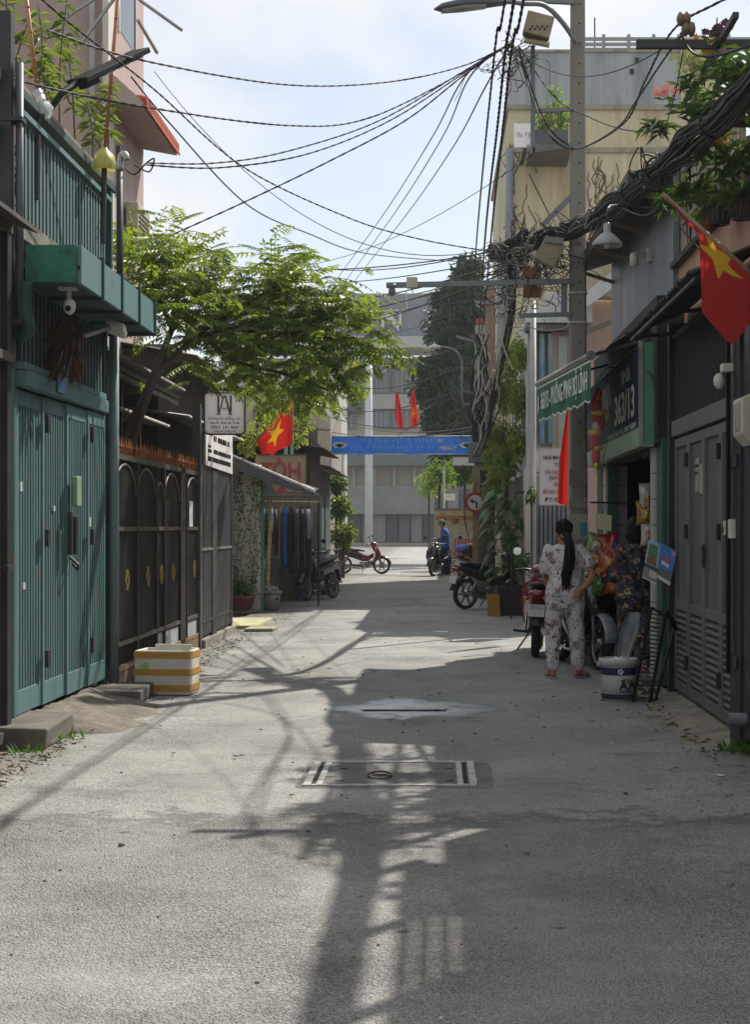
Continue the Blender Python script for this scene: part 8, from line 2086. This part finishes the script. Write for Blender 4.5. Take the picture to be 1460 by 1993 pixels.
for i, (u, v, w, h, a, b_, lab, tl_) in enumerate((
        (1158, 1062, .2, .22, '#7a8a5a', '#b5b59a', 'pale green noodle bag at the top of the bunch', .2), (1180, 1065, .17, .24, '#9a3a2a', '#c9764a', 'red crisp bag behind the slim one', -.1), (1192, 1062, .09, .24, '#a32a4a', '#4a5a8a', 'slim red and blue bag hanging at a slant', .35),
        (1160, 1090, .2, .24, '#a5502f', '#c98a4a', 'orange red snack bag at the left of the bunch', .15), (1185, 1092, .22, .24, '#b0683a', '#d0a05a', 'orange puffed snack bag in the middle', -.1), (1200, 1085, .16, .26, '#9a3f2c', '#b8763f', 'dark red snack bag at the right of the bunch', -.2),
        (1172, 1118, .2, .2, '#b5843f', '#8a3a2a', 'brown gold biscuit bag below the middle', .1), (1194, 1115, .18, .22, '#2f3f6a', '#8a6a4a', 'dark blue snack bag at the right', .05), (1166, 1140, .14, .2, '#3f6a3a', '#7a8a3a', 'green snack bag at the bottom left', .2), (1192, 1142, .22, .16, '#a3482c', '#c97a3a', 'wide orange bag at the bottom of the bunch', 0))):
    pillow(lab, P(u, v, 16.0 - .03 * (i % 3)) + Vector((0, 0, 0)), w, h, a, b_, i, tl_)
hk = thing('price_card', 'blank cream card hung above the snack bags', 'card', tuple(P(1175, 1030, 15.95)))
c4 = [P(1159, 998, 15.95), P(1191, 1003, 15.9), P(1190, 1034, 15.9), P(1159, 1028, 15.95)]
MB().prism(c4, (0, .006, 0)).build('card', M('card_cream', '#b3aa8c', .8, var=.06), hk)
MB().tube([P(1175, 1000, 15.95), P(1177, 985, 15.98), P(1174, 975, 16.02)], .005, 5).build('chain', dark_steel, hk)
MB().bar(P(1150, 978, 16.0), P(1208, 978, 16.0) + Vector((.08, .3, 0)), .018).build('hook_rail', dark_steel, hk)
MB().bar(P(1208, 978, 16.0) + Vector((.08, .3, 0)), Vector((2.06, 16.4, P(1208, 978, 16.0).z)), .018).build('hook_rail', dark_steel, hk)
for i, (u, v, w, h, a, b_, lab) in enumerate(((1258, 975, .15, .3, '#a8a49a', '#8a6a3a', 'clear bag of brown goods hanging at the doorway top'), (1254, 1000, .17, .22, '#8a6a2c', '#b89a4a', 'yellow toffee bag hanging at the doorway'), (1262, 1040, .16, .22, '#b0aca4', '#a87a6a', 'clear bag with pale goods behind the woman'))):
    pillow(lab, P(u, v, 14.75), w, h, a, b_, 20 + i, 0, .2)

# wrapped party ornament hanging in front of the shop sign
on = thing('hanging_ornament', 'red and gold cellophane wrapped ornament hanging before the shop sign', 'ornament', tuple(P(1162, 920, 15.6)))
oc = P(1163, 830, 15.6)
def ornf(u, v):
    a = 2 * math.pi * u; t = v; w = (.115 * math.sin(math.pi * min(1, t * .98 + .01)) ** .8 + .008) * (1 + .2 * mnoise.noise((math.cos(a) * 3, math.sin(a) * 3, t * 7)))
    return oc + Vector((w * math.cos(a) * .9, w * math.sin(a) * .7, .47 - .98 * t))
q = MB(); q.grid(ornf, 20, 26); cel = M('cellophane', '#b5aea4', .12, var=.4, scale=20, alpha=.16); q.build('wrap', cel, on, smooth=True)
rdv = M('velvet_red', '#b02430', .7, var=.25); gdv = M('tinsel_gold', '#d8ac3a', .35, metal=.5, var=.3)
for (z, rx, rz, mt) in ((.22, .06, .1, rdv), (.06, .075, .12, rdv), (-.06, .07, .05, gdv), (-.16, .05, .09, rdv), (-.3, .045, .1, rdv), (-.4, .03, .04, gdv), (.32, .04, .06, rdv), (.14, .085, .035, gdv), (-.22, .06, .03, gdv), (.0, .04, .06, M('tinsel_white', '#cfc9bd', .3, var=.3)), (.27, .05, .03, gdv)):
    q = MB(); q.ball(oc + Vector((rnd.uniform(-.03, .03), rnd.uniform(-.03, .0), z)), (rx, .045, rz), 12, 8); q.build('padding', mt, on, smooth=True)
MB().tube([oc + Vector((0, 0, .46)), oc + Vector((.1, .1, .6)), Vector((1.87, 15.8, oc.z + .62))], .005, 5).build('cord', dark_steel, on)
MB().tube(catmull([oc + Vector((.1, -.02, .4)), oc + Vector((.115, -.02, 0)), oc + Vector((.03, -.02, -.47))], 6), .006, 5).build('green_ribbon', M('ribbon_green', '#2f7a4a', .5), on)
# ================================================================== FAR END
fb_ = thing('far_building', 'large grey building with white letters on its fascia at the street end', 'building', (-3, 130, 0))
fgrey = M('far_grey', '#6d7882', .7, var=.08, scale=.3); fpale = M('far_pale', '#a9aaa6', .8, var=.12, scale=.4, streak=True); fdark = M('far_dark', '#4a4d52', .6, var=.15, scale=.4); fbeige = M('far_beige', '#a39c8d', .85, var=.15, scale=.5, streak=True)
d = 130.0
def fx(u): return (u - CU) * d / FPX
def fz(v): return CH - (v - CV) * d / FPX
MB().box(fx(420), fx(1200), 133, 150, 0, fz(690)).build('wall', fbeige, fb_)
MB().box(fx(400), fx(1200), 129.6, 134, fz(658), fz(575)).build('fascia', fgrey, fb_)
MB().box(fx(400), fx(1200), 128.6, 134.2, fz(682), fz(658) - .02).build('canopy_edge', fpale, fb_)
MB().box(fx(400), fx(1200), 129.8, 134.4, fz(575), fz(572)).build('fascia_cap', fpale, fb_)
MB().box(fx(420), fx(702), 131.4, 133, fz(800), fz(700)).build('dark_panel', fdark, fb_)
for (u0, u1, v0, v1) in ((722, 757, 760, 700), (762, 800, 760, 700), (805, 840, 760, 700), (600, 640, 830, 805), (650, 690, 830, 805), (722, 757, 830, 795), (762, 800, 830, 795), (600, 650, 700, 690)):
    w = MB().box(fx(u0), fx(u1), 132.7, 132.98, fz(v0), fz(v1)).build('window', M('far_glass', '#55626a', .2, spec=.6, var=.2, scale=.6), fb_)
    for k in range(1, 4): x = fx(u0) + (fx(u1) - fx(u0)) * k / 4; MB().box(x - .03, x + .03, 132.62, 132.7, fz(v0), fz(v1)).build('mullion', fpale, w)
MB().box(fx(722), fx(860), 132.2, 132.98, fz(792), fz(763)).build('balcony_band', fpale, fb_)
for k in range(18): x = fx(440) + k * 1.75; MB().box(x, x + .25, 132.4, 132.98, 0, fz(850)).build('pilaster', fbeige, fb_)
MB().box(fx(420), fx(1000), 131.2, 132.9, fz(905), fz(880)).build('awning', M('far_awning', '#5c6a66', .7, var=.2, scale=.6), fb_)
for k in range(12):
    x = fx(630) + k * 1.05; MB().box(x, x + .92, 132.3, 132.6, .2, fz(950)).build('shutter', M('far_shutter_%d' % (k % 3), ('#55585c', '#77787a', '#3f444a')[k % 3], .6, var=.2, scale=.8), fb_)
MB().box(fx(660), fx(846), 131.6, 132.2, fz(1000), fz(945)).build('shop_board', M('far_board', '#7d7c7c', .6, var=.25, scale=.8), fb_)
wl_ = M('far_letter', '#c2c3c0', .6, var=.05)
def serif_letter(segs, u0, w):
    mb = MB(); x0 = fx(u0); z0 = fz(643); H_ = fz(605) - z0
    for (a, b2, c, e, t) in segs: mb.bar((x0 + a * w, 129.45, z0 + b2 * H_), (x0 + c * w, 129.45, z0 + e * H_), .2, t, up=(0, 0, 1) if abs(c - a) * w > abs(e - b2) * H_ else (1, 0, 0))
    mb.build('letter', wl_, fb_)
sN = [(.18, 0, .18, 1, .22), (.82, 0, .82, 1, .22), (.14, 1, .84, .02, .45), (0, .03, .36, .03, .12), (0, .97, .3, .97, .12), (.64, .97, 1, .97, .12)]
sI = [(.5, 0, .5, 1, .4), (.15, .03, .85, .03, .12), (.15, .97, .85, .97, .12)]
sE = [(.2, 0, .2, 1, .4), (.0, .03, .9, .03, .14), (.0, .97, .9, .97, .14), (.2, .5, .7, .5, .12)]
serif_letter(sE, 668, 2.2); serif_letter(sN, 736, 2.3); serif_letter(sI, 818, 1.5); serif_letter(sN, 890, 2.3)
q = MB(); c = Vector((fx(694), 129.4, fz(592)))
for a in (.2, .95, 1.57, 2.2, 2.94): q.prism([c + Vector((.15 * math.cos(a + 1.57), 0, .15 * math.sin(a + 1.57))), c + Vector((.95 * math.cos(a), 0, .8 * math.sin(a))), c - Vector((.15 * math.cos(a + 1.57), 0, .15 * math.sin(a + 1.57)))], (0, .15, 0))
q.build('star_emblem', wl_, fb_)
for u in (612, 670, 735, 790, 848): MB().tube([(fx(u), 129.2, fz(570)), (fx(u) + .15, 129.2, fz(612))], .06, 5).build('fascia_rod', fpale, fb_)
wc = MB(); x = fx(718) * 112 / 130; wc.tube([(x, 112, 0), (x, 112, 14.6)], [.3, .24], 12); tag(wc.build('steel_column', M('column_pale', '#b5bcc0', .5, var=.08), smooth=True, origin=(x, 112, 0)), 'tall pale round column before the far grey building', 'column')

# big dark tree by the junction
bt = thing('dark_tree', 'big dark green tree standing by the junction', 'tree', (2.1, 64, 0))
q = MB(); q.tube(catmull([(2.3, 64, 0), (2.2, 64, 3), (1.9, 64, 6), (1.6, 64, 9)], 5), [.3 - .012 * i for i in range(16)], 9)
for k in range(6): q.tube([(2, 64, 4 + .6 * k), (2 + 1.8 * math.cos(k * 1.9), 64 + 1.2 * math.sin(k * 1.9), 6.2 + .6 * k)], [.1, .03], 6)
q.build('trunk', bark, bt, smooth=True)
lm = MB(); r_ = random.Random(12)
for (u, v, rr_, n_) in ((900, 560, 1.1, 1500), (930, 600, 1.4, 1500), (870, 640, 1.2, 1500), (910, 690, 1.5, 1800), (850, 720, 1.1, 1200), (890, 780, 1.6, 1800), (940, 760, 1.3, 1200), (860, 810, 1.3, 1200), (830, 760, .8, 600), (920, 850, 1.3, 1200), (880, 900, 1.2, 1000), (860, 580, .6, 400), (915, 520, .7, 500), (990, 800, 1.6, 900), (985, 680, 1.5, 900)):
    leaf_cloud(lm, P(u, v, 64), (rr_, rr_ * 1.1, rr_ * .95), n_, .3, .14, r_, shell=.4, down=.35)
lm.build('crown', leaf_mat('dark_tree_leaf', '#3a5a30', '#1c3018', .3, .5), bt)
# street trees / shrubs in the blurred middle, each its own
for i, (u, v, dd, rr_, n_, colr, c2, lab) in enumerate(((905, 905, 58, .9, 900, '#4a6a2f', '#24401c', 'bushy tree behind the cream wall'), (855, 925, 56, .7, 600, '#7d9a3a', '#4a6a24', 'light green bush above the cream wall'), (835, 945, 75, 1.0, 500, '#7f9a4a', '#4d6d2c', 'pale green roadside bush at the junction'),
                                                        (662, 985, 46, .45, 420, '#6d8a3f', '#3f5a24', 'flowering shrub on the left of the alley mouth'), (668, 1040, 45, .45, 420, '#7f8f3f', '#4a5a24', 'low yellow green shrub near the red motorbike'), (655, 940, 47, .4, 300, '#5a7a3a', '#32501f', 'thin young tree on the left of the alley mouth'))):
    t_ = thing('roadside_bush' if i > 0 else 'roadside_tree', lab, 'bush' if i > 0 else 'tree', (P(u, v, dd).x, dd, 0))
    lm = MB(); leaf_cloud(lm, P(u, v, dd), (rr_, rr_, rr_), n_, .2, .1, random.Random(200 + i)); lm.build('crown', leaf_mat('bush_%d' % i, colr, c2, .45), t_)
    c = P(u, v, dd); MB().tube([(c.x, dd, 0), (c.x, dd, c.z)], .05, 6).build('trunk', bark, t_)
# cream wall with the house number
cw = thing('cream_wall', 'peeling cream wall with painted number behind the man in blue', 'wall', (1.0, 52, 0))
x0, x1 = P(846, 992, 52).x, 2.2; zt = P(846, 992, 52).z
MB().box(x0, x1, 52, 52.3, 0, zt).build('face', M('cream_peeling', '#c2b596', .9, var=.12, scale=2, dirt='#8a6a42', dirt_amt=.6, dscale=1.5, bump=.3), cw)
MB().box(x0 - .03, x1, 51.96, 52.34, zt, zt + .05).build('coping', concrete, cw)
MB().box(x0 + .05, x1, 51.985, 51.998, zt - .36, zt - .2).build('peeled_band', M('peeled', '#a3784a', .9, var=.35, scale=5), cw)
text('29', P(887, 1015, 51.97), (1, 0, 0), (0, 0, 1), .22, ink_d, cw, bold=.02)
MB().box(P(884, 1040, 52).x, P(925, 1040, 52).x, 51.96, 51.985, .2, P(884, 1034, 52).z).build('poster', M('poster_pale', '#c5bfb4', .7, var=.1), cw)
scribble(cw, (P(888, 1040, 52).x, 51.955, P(888, 1040, 52).z), (1, 0, 0), (0, 0, 1), .5, .08, ink_d, 77, (0, 1, 0))
for k in range(6): MB().box(P(884 + 6.5 * k, 1045, 52).x, P(888.5 + 6.5 * k, 1045, 52).x, 51.945, 51.958, .35, P(884, 1048, 52).z).build('poster_stripe', M('poster_red', '#b5646a', .7), cw)
cwb = MB(); cwb.tube([P(904, 990, 51.9), P(904, 1010, 51.9), P(912, 1045, 51.9)], .015, 4); cwb.build('wall_cable', cab, cw)
# low right houses between the yellow building and the junction
rh = thing('corner_house', 'dark low house between the yellow building and the cream wall', 'house', (3, 48, 0))
MB().box(2.25, 8, 46.2, 53, 0, 4.2).build('wall', M('wall_dusk', '#5a5a58', .85, var=.2), rh)
MB().box(1.85, 2.25, 36.5, 46, 0, 3.2).build('side_wall', concrete_dark, rh)
# lamp mast and white boards at the junction
lmst = thing('sign_mast', 'thin pale mast with a small white board at the junction', 'mast', (.27, 54, 0))
c = P(864, 990, 54); MB().tube([(c.x, 54, 0), (c.x, 54, P(864, 895, 54).z)], .045, 7).build('mast', M('mast_teal', '#a5b5b0', .5), lmst)
a, e = P(867, 961, 53.95), P(886, 974, 53.95); MB().box(a.x, e.x, 53.9, 53.94, e.z, a.z).build('board', sign_w, lmst); scribble(lmst, (a.x + .04, 53.89, (a.z + e.z) / 2), (1, 0, 0), (0, 0, 1), .24, .05, ink_r, 7, (0, 1, 0))
MB().box(c.x - .12, c.x + .05, 53.9, 54.0, P(864, 905, 54).z, P(864, 897, 54).z).build('lamp_box', galv, lmst)
wb = thing('white_board', 'long blank white board below the blue banner', 'sign', tuple(P(915, 905, 45)))
a, e = P(882, 889, 45), P(957, 906, 45); MB().box(a.x, e.x, 45, 45.04, e.z, a.z).build('board', sign_w, wb)
MB().box(a.x - .02, e.x + .02, 44.98, 45.05, a.z, a.z + .05).build('frame', dark_steel, wb); MB().box(e.x - .05, e.x + .05, 45.05, 45.12, 0, a.z).build('post', dark_steel, wb)
# blue banner across the alley mouth
bn = thing('blue_banner', 'long blue banner with white lettering and lotus emblems across the alley', 'banner', tuple(P(780, 880, 50)))
a, e = P(641, 849, 50), P(926, 884, 50)
MB().grid(lambda u, v: Vector((a.x + (e.x - a.x) * u, 50 + .03 * math.sin(u * 19), a.z + (e.z - a.z) * v)), 40, 6).build('cloth', cloth_mat('banner_blue', '#1f5fb5', .3, .6), bn, smooth=True)
for z in (a.z, e.z): MB().tube([(a.x, 50, z), (e.x, 50, z)], .018, 5).build('edge_rope', white_p, bn)
for x in (a.x - .02, e.x + .02): MB().tube([(x, 50.05, 0), (x, 50.05, a.z + .3)], .035, 7).build('post', galv, bn)
text('M', P(857, 859, 49.9), (1, 0, 0), (0, 0, 1), .2, ink_l, bn, bold=.03)
text('MINH !', P(872, 873, 49.9), (1, 0, 0), (0, 0, 1), .2, ink_l, bn, bold=.02, width=.52)
for k, (u, v, w) in enumerate(((710, 862, 2.25), (684, 876, 2.7))): scribble(bn, P(u, v, 49.9), (1, 0, 0), (0, 0, 1), w, .17, M('ink_white', '#d8e2da'), 40 + k, (0, 1, 0), gap=.6)
for u in (661, 909):
    c = P(u, 872, 49.88); q = MB()
    for k in range(-3, 4):
        t = math.pi / 2 + k * .38; dv = Vector((math.cos(t), 0, math.sin(t))); sv_ = Vector((-dv.z, 0, dv.x)); L_ = .2 + .12 * abs(math.cos(t))
        q.prism([c, c + dv * L_ * .5 + sv_ * .05, c + dv * L_, c + dv * L_ * .5 - sv_ * .05], (0, .01, 0))
    q.build('lotus_emblem', M('lotus_pale', '#c5d0dc', .5), bn)
# two flags hung on a cable above the banner
for i, (u, v0, lab) in enumerate(((772, 762, 'left of the two small red flags above the blue banner'), (805, 760, 'right of the two small red flags above the blue banner'))):
    top = P(u, v0, 50)
    def ff(s, t, top=top, i=i):
        w = (.05 + .2 * t ** .7) * (1 - .45 * t ** 6); return top + Vector(((s - .5) * 2 * w * .6 + (.12 if i == 0 else .05) * t - .02 * (i), .05 * math.sin(s * 9 + i), -1.12 * t - .12 * t * (s if i == 0 else 1 - s)))
    flag(lab, ff, (.5, .6, 3.4, 5.0) if i else None, 16, 24, pole=[top, top + Vector((0, .02, .25))], loc=tuple(top))
rl = MB(); rl.ball(P(691, 714, 40), (.1, .1, .13), 10, 7); tag(rl.build('paper_lantern', M('lantern_red', '#b53a44', .6), smooth=True, origin=tuple(P(691, 714, 40))), 'small red lantern hanging in front of the dark panel', 'lantern')
# left far houses
lh1 = thing('left_far_house', 'brown house front at the left past the barber shed', 'house', (-5, 40, 0))
MB().box(-9, -3.0, 36.3, 43.5, 0, 4.6).build('wall', MATS['wall_brown'], lh1)
corr('roof_sheet', -6, -2.5, 36.2, 43.7, 3.6, 2.9, lh1, tin)
for k in range(3): MB().box(-3.0, -2.97, 37 + 2.1 * k, 38.4 + 2.1 * k, .05, 2.3).build('door', M('door_teal', '#3f5a5c', .6, var=.2), lh1)
MB().box(-9, -3.4, 43.6, 55, 0, 5.4).build('rear_wall', wall_grey, lh1)
MB().box(-30, -3.6, 55, 62, 0, 7.2).build('side_block', fpale, lh1)
MB().box(-12, -4.2, 24.5, 36, 2.75, 4.4).build('upper_block', M('upper_dim', '#5f5a52', .85, var=.2, dirt='#4a463f', dirt_amt=.5, streak=True), lh1)
gp = thing('teal_post', 'thin pale teal posts of a roof frame behind the tree', 'frame', tuple(P(566, 800, 30)))
for u in (556, 568): MB().box(P(u, 700, 30).x - .03, P(u, 700, 30).x + .03, 30, 30.06, 2.9, P(u, 655, 30).z).build('post', M('teal_pale', '#8fb5ae', .5), gp)
MB().box(P(552, 655, 30).x, P(610, 655, 30).x, 30, 30.06, P(566, 655, 30).z, P(566, 640, 30).z).build('beam', M('teal_pale', '#8fb5ae'), gp)
# ================================================================== AIR
hz = bpy.data.materials.new('haze_air'); hz.use_nodes = True; nt = hz.node_tree
for x in list(nt.nodes):
    if x.type == 'BSDF_PRINCIPLED': nt.nodes.remove(x)
pv_ = nt.nodes.new('ShaderNodeVolumePrincipled'); pv_.inputs['Color'].default_value = (.9, .94, 1, 1); pv_.inputs['Density'].default_value = .0006; pv_.inputs['Anisotropy'].default_value = .35
nt.links.new(pv_.outputs['Volume'], nt.nodes['Material Output'].inputs['Volume'])
tag(MB().box(-95, 95, -14.5, 152, -1.1, 24.0).build('haze', hz), 'thin pale daylight haze filling the air', kind='stuff')
